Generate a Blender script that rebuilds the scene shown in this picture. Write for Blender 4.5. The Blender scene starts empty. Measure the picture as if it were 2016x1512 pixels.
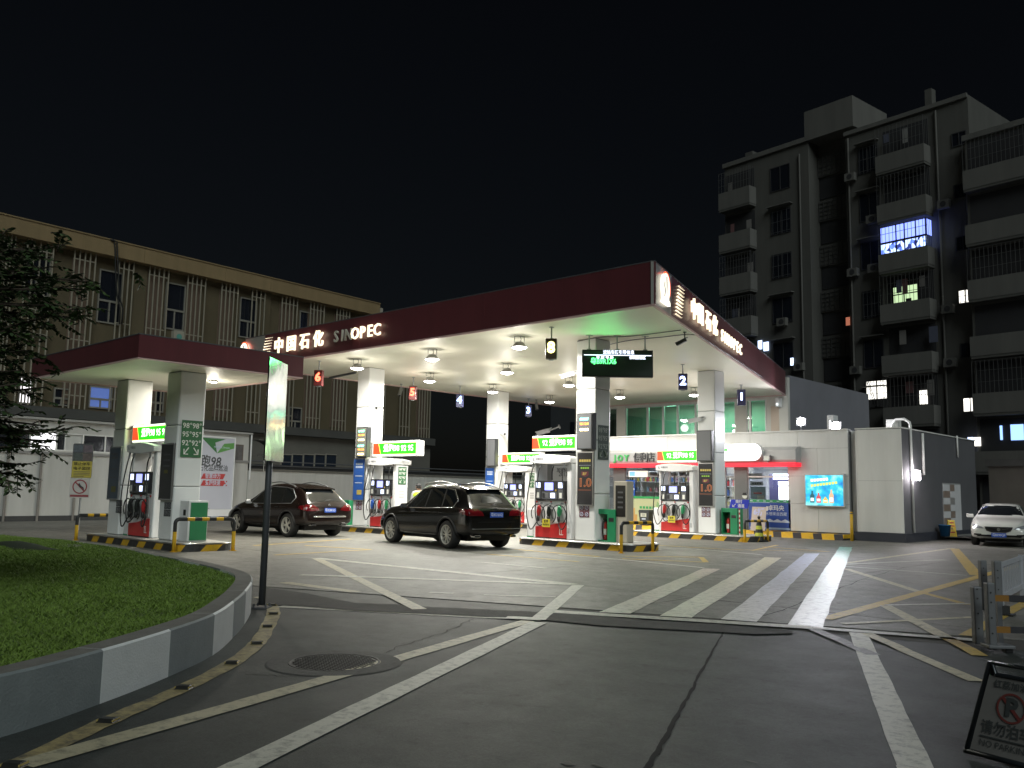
import bpy, bmesh, math, random
from mathutils import Vector, Matrix
from mathutils.bvhtree import BVHTree
R_ = math.radians
rng = random.Random(7)
scene = bpy.context.scene
col = scene.collection

# ------------------------------------------------------------------ camera
FPX = 1746.0
PITCH, ROLL, YAW = R_(6.85), R_(1.05), R_(42.78)
cF = Vector((-math.sin(YAW)*math.cos(PITCH), math.cos(YAW)*math.cos(PITCH), math.sin(PITCH)))
cR = Vector((math.cos(YAW), math.sin(YAW), 0)); cU = cR.cross(cF)
cR, cU = cR*math.cos(ROLL)+cU*math.sin(ROLL), cU*math.cos(ROLL)-cR*math.sin(ROLL)
EYE = Vector((0, 0, 1.6))
cam = bpy.data.cameras.new('camera'); camo = bpy.data.objects.new('camera', cam); col.objects.link(camo)
cam.sensor_width = 36; cam.lens = FPX/2016*36; cam.clip_start = .05; cam.clip_end = 3000
M = Matrix((cR, cU, -cF)).transposed().to_4x4(); M.translation = EYE; camo.matrix_world = M
scene.camera = camo

# ------------------------------------------------------------------ night sky, faint city glow
SUN_EL, SUN_AZ = R_(33), R_(107)
w = bpy.data.worlds.new('World'); scene.world = w; w.use_nodes = True
nt = w.node_tree; bg = nt.nodes['Background']
sky = nt.nodes.new('ShaderNodeTexSky'); sky.sky_type = 'NISHITA'; sky.sun_disc = False
sky.sun_elevation = SUN_EL; sky.sun_rotation = SUN_AZ; sky.air_density = 1.0; sky.dust_density = 2.0
hs = nt.nodes.new('ShaderNodeHueSaturation'); hs.inputs['Saturation'].default_value = .7; nt.links.new(sky.outputs[0], hs.inputs['Color']); nt.links.new(hs.outputs[0], bg.inputs['Color']); bg.inputs['Strength'].default_value = 0.0007
sl = bpy.data.lights.new('sun', 'SUN'); so = bpy.data.objects.new('sun', sl); col.objects.link(so)
sl.energy = 0.76; sl.angle = R_(35); sl.color = (.90, 1.0, .98)
sd = Vector((.70, -.44, .56)).normalized()          # street light glow from the road on the right
so.rotation_euler = sd.to_track_quat('Z', 'Y').to_euler()
vs = scene.view_settings
vs.view_transform = 'Standard'; vs.look = 'None'; vs.exposure = 0.7; vs.gamma = 1.0; vs.use_curve_mapping = False
scene.cycles.use_denoising = True
scene.cycles.sample_clamp_indirect = 4.0
scene.cycles.max_bounces = 6; scene.cycles.diffuse_bounces = 3; scene.cycles.glossy_bounces = 3
scene.cycles.transparent_max_bounces = 8; scene.cycles.caustics_reflective = False; scene.cycles.caustics_refractive = False

# ------------------------------------------------------------------ layout: where a sight line meets a plane of the place
def ray(u, v): return cF + cR*((u-1008)/FPX) - cU*((v-756)/FPX)
def G(u, v, z=0.0):
    d = ray(u, v); return EYE + d*((z-EYE.z)/d.z)
def Yp(u, v, y):
    d = ray(u, v); return EYE + d*(y/d.y)
def Xp(u, v, x):
    d = ray(u, v); return EYE + d*(x/d.x)
class Frame:
    """vertical facade: origin on the ground, direction along it, and a depth axis away from the camera"""
    def __init__(s, o, e):
        s.o = Vector((o[0], o[1], 0)); s.e = Vector((e[0], e[1], 0)).normalized(); s.ang = math.atan2(s.e.y, s.e.x)
        s.n = Vector((-s.e.y, s.e.x, 0))
    def at(s, u, v, off=0.0):
        d = ray(u, v); t = (s.n.dot(s.o-EYE)+off)/s.n.dot(d); p = EYE+d*t
        return (p-s.o).dot(s.e), p.z

# ------------------------------------------------------------------ materials
MATS = {}
def new_mat(name):
    m = bpy.data.materials.new(name); m.use_nodes = True; MATS[name] = m
    return m, m.node_tree.nodes, m.node_tree.links, m.node_tree.nodes['Principled BSDF']
def c4(c): return (c[0], c[1], c[2], 1)
def mat(name, c, rough=.6, metal=0, var=.12, vscale=3.0, bump=0, bscale=40, coat=0, spec=.5, vmix=None, streak=0):
    if name in MATS: return MATS[name]
    m, N, L, p = new_mat(name)
    p.inputs['Roughness'].default_value = rough; p.inputs['Metallic'].default_value = metal
    p.inputs['Coat Weight'].default_value = coat; p.inputs['Coat Roughness'].default_value = .05
    p.inputs['Specular IOR Level'].default_value = spec
    tc = N.new('ShaderNodeTexCoord')
    if var > 0:
        n = N.new('ShaderNodeTexNoise'); n.inputs['Scale'].default_value = vscale; n.inputs['Detail'].default_value = 6
        n.inputs['Roughness'].default_value = .62
        L.new(tc.outputs['Object'], n.inputs['Vector'])
        if streak:          # rain and dirt runs: the noise stretched down the wall
            mp = N.new('ShaderNodeMapping'); mp.inputs['Scale'].default_value = (streak, streak, .12*streak)
            L.new(tc.outputs['Object'], mp.inputs['Vector']); L.new(mp.outputs[0], n.inputs['Vector'])
        r = N.new('ShaderNodeMix'); r.data_type = 'RGBA'
        d = vmix if vmix else tuple(x*(1-2*var) for x in c)
        r.inputs[6].default_value = c4(d); r.inputs[7].default_value = c4(tuple(min(1, x*(1+var)) for x in c))
        L.new(n.outputs['Fac'], r.inputs[0]); L.new(r.outputs[2], p.inputs['Base Color'])
    else: p.inputs['Base Color'].default_value = c4(c)
    if bump:
        b = N.new('ShaderNodeTexNoise'); b.inputs['Scale'].default_value = bscale; b.inputs['Detail'].default_value = 4
        L.new(tc.outputs['Object'], b.inputs['Vector'])
        bn = N.new('ShaderNodeBump'); bn.inputs['Strength'].default_value = bump; bn.inputs['Distance'].default_value = .02
        L.new(b.outputs['Fac'], bn.inputs['Height']); L.new(bn.outputs['Normal'], p.inputs['Normal'])
    return m
def emat(name, c, s):
    if name in MATS: return MATS[name]
    m, N, L, p = new_mat(name)
    p.inputs['Base Color'].default_value = c4(tuple(x*.5 for x in c)); p.inputs['Emission Color'].default_value = c4(c)
    p.inputs['Emission Strength'].default_value = s; p.inputs['Roughness'].default_value = .5
    return m
def glass(name, tint, refl=.12, rough=.02):
    if name in MATS: return MATS[name]
    m, N, L, p = new_mat(name); N.remove(p); out = N['Material Output']
    t = N.new('ShaderNodeBsdfTransparent'); t.inputs[0].default_value = c4(tint)
    g = N.new('ShaderNodeBsdfGlossy'); g.inputs['Roughness'].default_value = rough
    fr = N.new('ShaderNodeFresnel'); fr.inputs[0].default_value = 1.55
    ad = N.new('ShaderNodeMath'); ad.operation = 'ADD'; ad.inputs[1].default_value = refl
    mx = N.new('ShaderNodeMixShader')
    L.new(fr.outputs[0], ad.inputs[0]); L.new(ad.outputs[0], mx.inputs[0])
    L.new(t.outputs[0], mx.inputs[1]); L.new(g.outputs[0], mx.inputs[2]); L.new(mx.outputs[0], out.inputs['Surface'])
    return m
def stripes(name, a, b, period, ax=(1, 0, 1), rough=.5, duty=.5, wear=.25):
    """painted slanted bands in two colours, worn"""
    m, N, L, p = new_mat(name); p.inputs['Roughness'].default_value = rough
    tc = N.new('ShaderNodeTexCoord'); dp = N.new('ShaderNodeVectorMath'); dp.operation = 'DOT_PRODUCT'
    dp.inputs[1].default_value = Vector(ax)/period
    L.new(tc.outputs['Object'], dp.inputs[0])
    fr = N.new('ShaderNodeMath'); fr.operation = 'FRACT'; L.new(dp.outputs['Value'], fr.inputs[0])
    lt = N.new('ShaderNodeMath'); lt.operation = 'LESS_THAN'; lt.inputs[1].default_value = duty; L.new(fr.outputs[0], lt.inputs[0])
    mx = N.new('ShaderNodeMix'); mx.data_type = 'RGBA'; mx.inputs[6].default_value = c4(a); mx.inputs[7].default_value = c4(b)
    L.new(lt.outputs[0], mx.inputs[0])
    n = N.new('ShaderNodeTexNoise'); n.inputs['Scale'].default_value = 7; n.inputs['Detail'].default_value = 8
    L.new(tc.outputs['Object'], n.inputs['Vector'])
    rp = N.new('ShaderNodeValToRGB'); rp.color_ramp.elements[0].position = .5; rp.color_ramp.elements[1].position = .75
    rp.color_ramp.elements[1].color = (wear*2, wear*2, wear*2, 1); rp.color_ramp.elements[0].color = (0, 0, 0, 1)
    L.new(n.outputs['Fac'], rp.inputs[0])
    m2 = N.new('ShaderNodeMix'); m2.data_type = 'RGBA'; m2.inputs[7].default_value = (.12, .11, .09, 1)
    L.new(rp.outputs[0], m2.inputs[0]); L.new(mx.outputs[2], m2.inputs[6]); L.new(m2.outputs[2], p.inputs['Base Color'])
    return m
def paint_mark(name, c, under, lo, hi, rough=.55, far=None):
    """road paint, scuffed through to the asphalt; far=(colour, origin, direction, length): a colour that runs out along the band"""
    m, N, L, p = new_mat(name); p.inputs['Roughness'].default_value = rough
    tc = N.new('ShaderNodeTexCoord')
    n = N.new('ShaderNodeTexNoise'); n.inputs['Scale'].default_value = 9; n.inputs['Detail'].default_value = 10; n.inputs['Roughness'].default_value = .75
    L.new(tc.outputs['Object'], n.inputs['Vector'])
    rp = N.new('ShaderNodeValToRGB'); rp.color_ramp.elements[0].position = lo; rp.color_ramp.elements[1].position = hi
    L.new(n.outputs['Fac'], rp.inputs[0])
    mx = N.new('ShaderNodeMix'); mx.data_type = 'RGBA'; mx.inputs[6].default_value = c4(c); mx.inputs[7].default_value = c4(under)
    L.new(rp.outputs[0], mx.inputs[0])
    if far:
        fc, o, d, ln = far
        sb = N.new('ShaderNodeVectorMath'); sb.operation = 'SUBTRACT'; sb.inputs[1].default_value = o
        L.new(tc.outputs['Object'], sb.inputs[0])
        dp = N.new('ShaderNodeVectorMath'); dp.operation = 'DOT_PRODUCT'; dp.inputs[1].default_value = Vector(d)/ln
        L.new(sb.outputs[0], dp.inputs[0])
        ad = N.new('ShaderNodeMath'); ad.operation = 'MULTIPLY_ADD'; ad.inputs[1].default_value = .35; ad.use_clamp = True
        L.new(n.outputs['Fac'], ad.inputs[0]); L.new(dp.outputs['Value'], ad.inputs[2])
        m3 = N.new('ShaderNodeMix'); m3.data_type = 'RGBA'; m3.inputs[6].default_value = c4(c); m3.inputs[7].default_value = c4(fc)
        L.new(ad.outputs[0], m3.inputs[0]); L.new(m3.outputs[2], mx.inputs[6])
    L.new(mx.outputs[2], p.inputs['Base Color'])
    b = N.new('ShaderNodeBump'); b.inputs['Strength'].default_value = .4; b.inputs['Distance'].default_value = .01
    n2 = N.new('ShaderNodeTexNoise'); n2.inputs['Scale'].default_value = 60; L.new(tc.outputs['Object'], n2.inputs['Vector'])
    L.new(n2.outputs['Fac'], b.inputs['Height']); L.new(b.outputs['Normal'], p.inputs['Normal'])
    return m
def ground_mat(name, c1, c2, stain, rough, bump=.5):
    m, N, L, p = new_mat(name)
    tc = N.new('ShaderNodeTexCoord')
    def noise(s, det=8, r=.6):
        n = N.new('ShaderNodeTexNoise'); n.inputs['Scale'].default_value = s; n.inputs['Detail'].default_value = det; n.inputs['Roughness'].default_value = r
        L.new(tc.outputs['Object'], n.inputs['Vector']); return n
    a, b, g = noise(.35), noise(2.2, 10, .75), noise(55, 5, .85)
    m1 = N.new('ShaderNodeMix'); m1.data_type = 'RGBA'; m1.inputs[6].default_value = c4(c1); m1.inputs[7].default_value = c4(c2)
    gr = N.new('ShaderNodeMapRange'); gr.inputs[1].default_value = .36; gr.inputs[2].default_value = .64; L.new(g.outputs['Fac'], gr.inputs[0]); L.new(gr.outputs[0], m1.inputs[0])
    rp = N.new('ShaderNodeValToRGB'); rp.color_ramp.elements[0].position = .42; rp.color_ramp.elements[1].position = .68
    rp.color_ramp.elements[0].color = (1, 1, 1, 1); rp.color_ramp.elements[1].color = (stain, stain, stain, 1); L.new(b.outputs['Fac'], rp.inputs[0])
    rp2 = N.new('ShaderNodeValToRGB'); rp2.color_ramp.elements[0].position = .35; rp2.color_ramp.elements[1].position = .7
    rp2.color_ramp.elements[0].color = (.78, .78, .78, 1); rp2.color_ramp.elements[1].color = (1.1, 1.1, 1.1, 1); L.new(a.outputs['Fac'], rp2.inputs[0])
    m2 = N.new('ShaderNodeMix'); m2.data_type = 'RGBA'; m2.blend_type = 'MULTIPLY'; m2.inputs[0].default_value = 1; L.new(m1.outputs[2], m2.inputs[6]); L.new(rp.outputs[0], m2.inputs[7])
    m3 = N.new('ShaderNodeMix'); m3.data_type = 'RGBA'; m3.blend_type = 'MULTIPLY'; m3.inputs[0].default_value = 1; L.new(m2.outputs[2], m3.inputs[6]); L.new(rp2.outputs[0], m3.inputs[7])
    hh_ = noise(16, 6, .8); rp4 = N.new('ShaderNodeMapRange'); rp4.inputs[1].default_value = .3; rp4.inputs[2].default_value = .7; rp4.inputs[3].default_value = .70; rp4.inputs[4].default_value = 1.25; L.new(hh_.outputs['Fac'], rp4.inputs[0])
    m5 = N.new('ShaderNodeMix'); m5.data_type = 'RGBA'; m5.blend_type = 'MULTIPLY'; m5.inputs[0].default_value = 1; L.new(m3.outputs[2], m5.inputs[6]); L.new(rp4.outputs[0], m5.inputs[7]); m3 = m5
    sp = noise(5.5, 3, .5); rp3 = N.new('ShaderNodeValToRGB'); rp3.color_ramp.elements[0].position = .62; rp3.color_ramp.elements[1].position = .70
    rp3.color_ramp.elements[0].color = (1, 1, 1, 1); rp3.color_ramp.elements[1].color = (.62, .61, .60, 1); L.new(sp.outputs['Fac'], rp3.inputs[0])
    m4 = N.new('ShaderNodeMix'); m4.data_type = 'RGBA'; m4.blend_type = 'MULTIPLY'; m4.inputs[0].default_value = 1; L.new(m3.outputs[2], m4.inputs[6]); L.new(rp3.outputs[0], m4.inputs[7])
    L.new(m4.outputs[2], p.inputs['Base Color'])
    rr = N.new('ShaderNodeMapRange'); rr.inputs[3].default_value = rough-.12; rr.inputs[4].default_value = rough+.12; L.new(b.outputs['Fac'], rr.inputs[0]); L.new(rr.outputs[0], p.inputs['Roughness'])
    bn = N.new('ShaderNodeBump'); bn.inputs['Strength'].default_value = bump; bn.inputs['Distance'].default_value = .008; L.new(g.outputs['Fac'], bn.inputs['Height']); L.new(bn.outputs['Normal'], p.inputs['Normal'])
    return m

WHITE = mat('white_aluminium', (.78, .79, .78), .32, 0, .05, .8)
CREAM = mat('cream_soffit', (.82, .785, .66), .5, 0, .05, .35)
PWHITE = mat('white_enamel', (.80, .80, .80), .28, 0, .05, 2)
GREYM = mat('grey_metal', (.35, .36, .37), .4, .7, .1, 4)
STEEL = mat('brushed_steel', (.62, .62, .62), .3, 1, .08, 8)
CHROME = mat('chrome', (.8, .8, .8), .08, 1, 0)
DARK = mat('dark_plastic', (.02, .02, .022), .35, 0, .2, 6)
BLACK = mat('black_rubber', (.012, .012, .012), .6, 0, .1, 8)
DGREY = mat('dark_grey', (.09, .092, .10), .55, 0, .15, 4)
RED = mat('red_panel', (.55, .03, .03), .35, 0, .08, 3)
GREEN = mat('green_panel', (.02, .26, .11), .4, 0, .1, 3)
FASCIA = mat('dark_red_fascia', (.115, .028, .034), .42, 0, .12, 1.0, vmix=(.075, .022, .026), streak=3)
YELLOW = mat('yellow_paint', (.72, .42, .02), .45, 0, .15, 6)
BLKPAINT = mat('black_paint', (.025, .025, .025), .45, 0, .15, 6)
SCREEN = emat('pump_screen', (.30, .33, .95), 1.3)
SCREENW = emat('pump_small_screen', (.62, .70, 1.0), 1.6)
LAMPM = emat('lamp_glass', (1, .98, .93), 30)
WARM = emat('letter_glow', (1.0, .84, .58), 1.15)
UNLIT = mat('unlit_letter', (.60, .57, .48), .5, 0, .05, 3)

# ------------------------------------------------------------------ mesh helpers
class MB:
    def __init__(s): s.v = []; s.f = []; s.m = []
    def add(s, vs, fs, mi=0):
        o = len(s.v); s.v += [tuple(x) for x in vs]
        for f in fs: s.f.append([i+o for i in f]); s.m.append(mi)
        return s
    def box(s, x0, x1, y0, y1, z0, z1, mi=0):
        v = [(x, y, z) for z in (z0, z1) for y in (y0, y1) for x in (x0, x1)]
        return s.add(v, [(0, 2, 3, 1), (4, 5, 7, 6), (0, 1, 5, 4), (2, 6, 7, 3), (0, 4, 6, 2), (1, 3, 7, 5)], mi)
    def obox(s, c, ax, ay, az, mi=0):
        c, ax, ay, az = map(Vector, (c, ax, ay, az))
        v = [c+ax*i+ay*j+az*k for k in (-1, 1) for j in (-1, 1) for i in (-1, 1)]
        return s.add(v, [(0, 2, 3, 1), (4, 5, 7, 6), (0, 1, 5, 4), (2, 6, 7, 3), (0, 4, 6, 2), (1, 3, 7, 5)], mi)
    def cyl(s, p0, p1, r0, r1=None, n=16, mi=0, caps=True):
        p0, p1 = Vector(p0), Vector(p1); r1 = r0 if r1 is None else r1
        d = (p1-p0).normalized(); a = d.orthogonal().normalized(); b = d.cross(a)
        v = []
        for p, r in ((p0, r0), (p1, r1)):
            for i in range(n):
                t = 2*math.pi*i/n; v.append(p+a*(r*math.cos(t))+b*(r*math.sin(t)))
        f = [(i, (i+1) % n, n+(i+1) % n, n+i) for i in range(n)]
        if caps: f += [list(range(n-1, -1, -1)), list(range(n, 2*n))]
        return s.add(v, f, mi)
    def tube(s, path, r, n=8, mi=0, mifn=None, caps=True):
        P = [Vector(p) for p in path]; k = len(P); v = []; prev = None
        rs = r if isinstance(r, (list, tuple)) else [r]*k
        for i in range(k):
            d = (P[min(i+1, k-1)]-P[max(i-1, 0)]).normalized()
            a = (prev-d*prev.dot(d)) if prev else d.orthogonal()
            if a.length < 1e-5: a = d.orthogonal()
            a.normalize(); b = d.cross(a); prev = a
            for j in range(n):
                t = 2*math.pi*j/n; v.append(P[i]+(a*math.cos(t)+b*math.sin(t))*rs[i])
        o = len(s.v); s.v += [tuple(x) for x in v]
        for i in range(k-1):
            for j in range(n):
                s.f.append([o+i*n+j, o+i*n+(j+1) % n, o+(i+1)*n+(j+1) % n, o+(i+1)*n+j]); s.m.append(mifn(i) if mifn else mi)
        if caps:
            s.f.append([o+j for j in range(n-1, -1, -1)]); s.m.append(mifn(0) if mifn else mi)
            s.f.append([o+(k-1)*n+j for j in range(n)]); s.m.append(mifn(k-2) if mifn else mi)
        return s
    def prism(s, poly, fn, d0, d1, mi=0):
        """poly: 2D outline (ccw), fn(a,b,d)->xyz"""
        n = len(poly)
        v = [fn(a, b, d0) for a, b in poly]+[fn(a, b, d1) for a, b in poly]
        f = [list(range(n-1, -1, -1)), list(range(n, 2*n))]+[(i, (i+1) % n, n+(i+1) % n, n+i) for i in range(n)]
        return s.add(v, f, mi)
    def sheet(s, pts, mi=0): return s.add(pts, [list(range(len(pts)))], mi)
    def lathe(s, prof, c=(0, 0, 0), n=24, axis='Z', mi=0, a0=0, a1=2*math.pi):
        c = Vector(c); full = abs(a1-a0-2*math.pi) < 1e-6; k = n if full else n+1; v = []
        for i in range(k):
            t = a0+(a1-a0)*i/n
            for r, h in prof:
                if axis == 'Z': q = (r*math.cos(t), r*math.sin(t), h)
                elif axis == 'Y': q = (r*math.cos(t), h, r*math.sin(t))
                else: q = (h, r*math.cos(t), r*math.sin(t))
                v.append(c+Vector(q))
        m_ = len(prof); f = []
        for i in range(k if full else n):
            for j in range(m_-1):
                a, b = i*m_+j, ((i+1) % k)*m_+j; f.append((a, b, b+1, a+1))
        return s.add(v, f, mi)
    def mesh(s, name, mats, smooth=False, bevel=0, fixn=True):
        me = bpy.data.meshes.new(name); me.from_pydata(s.v, [], s.f)
        for m in (mats if isinstance(mats, (list, tuple)) else [mats]):
            if m: me.materials.append(m)
        me.polygons.foreach_set('material_index', s.m)
        if bevel or fixn:
            bm = bmesh.new(); bm.from_mesh(me)
            if bevel:
                ed = [e for e in bm.edges if len(e.link_faces) == 2 and e.calc_face_angle(0) > .5]
                bmesh.ops.bevel(bm, geom=ed, offset=bevel, segments=2, profile=.5, affect='EDGES', clamp_overlap=True)
            if fixn: bmesh.ops.recalc_face_normals(bm, faces=bm.faces)
            bm.to_mesh(me); bm.free()
        if smooth:
            me.polygons.foreach_set('use_smooth', [True]*len(me.polygons))
        me.update(); return me
    def build(s, name, mats, parent=None, loc=(0, 0, 0), rz=0, smooth=False, bevel=0, fixn=True):
        return obj(name, s.mesh(name, mats, smooth, bevel, fixn), parent, loc, rz)
def obj(name, data, parent=None, loc=(0, 0, 0), rz=0, rot=None):
    o = bpy.data.objects.new(name, data); col.objects.link(o)
    o.location = loc; o.rotation_euler = rot if rot else (0, 0, rz)
    if parent: o.parent = parent
    return o
def tag(o, label=None, cat=None, group=None, kind=None):
    if label: o['label'] = label
    if cat: o['category'] = cat
    if group: o['group'] = group
    if kind: o['kind'] = kind
    return o
def thing(name, label, cat, loc=(0, 0, 0), rz=0, group=None):
    o = obj(name, None, None, loc, rz); o.empty_display_size = .2
    return tag(o, label, cat, group)
def struct(o): o['kind'] = 'structure'; return o
def smooth_angle(o, deg=40):
    me = o.data; me.polygons.foreach_set('use_smooth', [True]*len(me.polygons))
    try: me.set_sharp_from_angle(angle=R_(deg))
    except Exception: pass
    return o
def copy_tree(o, parent=None):
    c = o.copy(); col.objects.link(c); c.parent = parent
    for ch in list(o.children): copy_tree(ch, c)
    return c
_TXT = {}
def text_mesh(body, size, extrude=0.0, bold=0.0, align='CENTER', shear=0.0):
    k = (body, round(size, 4), extrude, bold, align, shear)
    if k in _TXT: return _TXT[k]
    cu = bpy.data.curves.new('lettering', 'FONT'); cu.body = body; cu.size = size; cu.extrude = extrude; cu.offset = bold
    cu.align_x = align; cu.align_y = 'CENTER'; cu.resolution_u = 2; cu.shear = shear
    o = bpy.data.objects.new('tmp_text', cu); col.objects.link(o)
    bpy.context.view_layer.update()
    dg = bpy.context.evaluated_depsgraph_get()
    me = bpy.data.meshes.new_from_object(o.evaluated_get(dg)); me.name = 'lettering'
    bpy.data.objects.remove(o); bpy.data.curves.remove(cu)
    _TXT[k] = me; return me
def text(body, size, m, loc, parent=None, face='-Y', extrude=0.0, bold=0.0, align='CENTER', rz=None, name='lettering', width=None, shear=0.0, rot=None):
    """flat letters standing upright; face: the direction they are read from"""
    me = text_mesh(body, size, extrude, bold, align, shear).copy(); me.materials.clear(); me.materials.append(m)
    a = {'-Y': 0, '+X': R_(90), '+Y': R_(180), '-X': R_(-90)}[face] if rz is None else rz
    o = obj(name, me, parent, loc, rot=rot if rot else (R_(90), 0, a))
    if width:
        xs = [v.co.x for v in me.vertices]
        if xs:
            k = width/(max(xs)-min(xs))
            for v in me.vertices: v.co.x *= k
    return o
def rrect(x0, x1, y0, y1, r, n=5):
    pts = []
    for cx, cy, a in ((x1-r, y0+r, -90), (x1-r, y1-r, 0), (x0+r, y1-r, 90), (x0+r, y0+r, 180)):
        for i in range(n+1):
            t = R_(a+90*i/n); pts.append((cx+r*math.cos(t), cy+r*math.sin(t)))
    return pts
XY = lambda a, b, d: (a, b, d)
XZ = lambda a, b, d: (a, d, b)
YZ = lambda a, b, d: (d, a, b)
def catmull(P, n=6):
    P = [Vector(p) for p in P]; out = []
    for i in range(len(P)-1):
        p0, p1, p2, p3 = P[max(i-1, 0)], P[i], P[i+1], P[min(i+2, len(P)-1)]
        for k in range(n):
            t = k/n
            out.append(.5*((2*p1)+(p2-p0)*t+(2*p0-5*p1+4*p2-p3)*t*t+(3*p1-p0-3*p2+p3)*t**3))
    out.append(P[-1]); return out
def area(name, parent, loc, power, size, color=(1, 1, 1), rot=(0, 0, 0), shape='DISK', size_y=None, spread=None):
    l = bpy.data.lights.new(name, 'AREA'); l.energy = power; l.shape = shape; l.size = size; l.color = color
    if size_y: l.size_y = size_y
    if spread: l.spread = spread
    o = bpy.data.objects.new(name, l); col.objects.link(o); o.location = loc; o.rotation_euler = rot
    if parent: o.parent = parent
    return o
def point(name, parent, loc, power, r, color=(1, 1, 1)):
    l = bpy.data.lights.new(name, 'POINT'); l.energy = power; l.shadow_soft_size = r; l.color = color
    o = bpy.data.objects.new(name, l); col.objects.link(o); o.location = loc
    if parent: o.parent = parent
    return o
# ================================================================== ground
ASPH = ground_mat('asphalt', (.026, .032, .031), (.064, .074, .071), .74, .62, .6)
CONC = ground_mat('forecourt_concrete', (.15, .145, .128), (.25, .242, .215), .62, .60, .25)
PATCH = ground_mat('asphalt_patch', (.014, .015, .015), (.040, .040, .040), .6, .75, 1.0)
ROAD_Z, SLAB_Z, MARK_Z = 0.0, .010, .014
struct(MB().sheet([(-400, -400, 0), (400, -400, 0), (400, 400, 0), (-400, 400, 0)]).build('ground', ASPH))
# forecourt: cast concrete slabs with open joints, cut off along the old road edge
edge = [G(u, v) for u, v in ((470, 1152), (702, 1187), (849, 1194), (1075, 1206), (1280, 1221), (1600, 1239), (2016, 1262))]
e0, e1 = edge[0], edge[-1]
edir = (e1-e0); edir.z = 0; edir.normalize(); enorm = Vector((-edir.y, edir.x, 0))     # towards the station
def clip(poly, o, n):
    out = []
    for i in range(len(poly)):
        a, b = poly[i], poly[(i+1) % len(poly)]; da, db = (a-o).dot(n), (b-o).dot(n)
        if da >= 0: out.append(a)
        if (da >= 0) != (db >= 0): out.append(a+(b-a)*(da/(da-db)))
    return out
base = MB().sheet([(-41, 8.2, .002), (-14.6, 8.2, .002), (2.5, e1.y+.3, .002), (6, 60, .002), (-41, 60, .002)]).build('forecourt', mat('joint_filler', (.05, .048, .042), .8, 0, .1, 3))
struct(base)
xs = [-41, -36.2, -31.4, -26.6, -21.8, -17.0, -12.2, -7.4, -2.6, 2.2, 6]; ys = [7.6, 12.2, 16.8, 21.4, 26.0, 30.6, 35.2, 46]
for i in range(len(xs)-1):
    for j in range(len(ys)-1):
        q = [Vector((xs[i]+.007, ys[j]+.007, 0)), Vector((xs[i+1]-.007, ys[j]+.007, 0)), Vector((xs[i+1]-.007, ys[j+1]-.007, 0)), Vector((xs[i]+.007, ys[j+1]-.007, 0))]
        q = clip(q, e0, enorm)
        q = clip(q, Vector((-14.2, 7.6, 0)), Vector((-.05, 1, 0)).normalized()) if q else q
        if len(q) >= 3:
            MB().prism([(p.x, p.y) for p in q], XY, .0025, SLAB_Z+rng.uniform(-.0015, .0015)).build('slab', CONC, base)
# dark strip of broken patching along the slab edge
top = [(519, 1156), (600, 1168), (702, 1187), (780, 1189), (849, 1194), (960, 1199), (1075, 1206), (1180, 1213), (1280, 1221), (1400, 1229), (1500, 1236), (1560, 1243)]
bot = [(505, 1190), (591, 1194), (702, 1201), (780, 1206), (837, 1208), (960, 1214), (1067, 1219), (1180, 1232), (1280, 1237), (1400, 1243), (1490, 1248), (1560, 1246)]
m = MB()
for k, row in ((0, top), (1, bot)): m.v += [tuple(G(u, v+rng.uniform(-1, 1), .0125)) for u, v in row]
n = len(top)
for i in range(n-1): m.f.append([i, n+i, n+i+1, i+1]); m.m.append(0)
struct(m.build('asphalt_patch', PATCH))
# the open crack across the road
cr = catmull([G(u, v, .003) for u, v in ((1424, 1245), (1398, 1290), (1372, 1337), (1366, 1352), (1336, 1403), (1310, 1452), (1288, 1488), (1262, 1530))], 8)
m = MB(); hw = []
for i, p in enumerate(cr):
    wd = .010+.012*(i/len(cr))+rng.uniform(-.004, .006); off = rng.uniform(-.006, .006)
    m.v += [(p.x-wd+off, p.y, .003), (p.x+wd+off, p.y+.002, .003)]
for i in range(len(cr)-1): m.f.append([2*i, 2*i+1, 2*i+3, 2*i+2]); m.m.append(0)
struct(m.build('road_crack', mat('crack_black', (.006, .006, .006), .9, 0, 0)))
def thin_crack(pts, w_):
    m = MB(); P = catmull([G(u, v, .0) for u, v in pts], 7)
    for i, p in enumerate(P):
        t = (P[min(i+1, len(P)-1)]-P[max(i-1, 0)]).normalized(); nn = Vector((-t.y, t.x, 0))
        q = p+nn*rng.uniform(-.03, .03); ww = w_*rng.uniform(.5, 1.3)
        z = .0125 if (p-e0).dot(enorm) > 0 else .003
        m.v += [(q.x-nn.x*ww, q.y-nn.y*ww, z), (q.x+nn.x*ww, q.y+nn.y*ww, z)]
    for i in range(len(P)-1): m.f.append([2*i, 2*i+1, 2*i+3, 2*i+2]); m.m.append(0)
    struct(m.build('hairline_crack', MATS['crack_black']))
thin_crack(((930, 1218), (900, 1234), (860, 1250), (800, 1268), (760, 1285)), .006)
thin_crack(((480, 1328), (520, 1330), (570, 1332), (640, 1326)), .006)
thin_crack(((1490, 1218), (1560, 1195), (1640, 1165), (1700, 1142), (1780, 1118)), .010)

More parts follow.
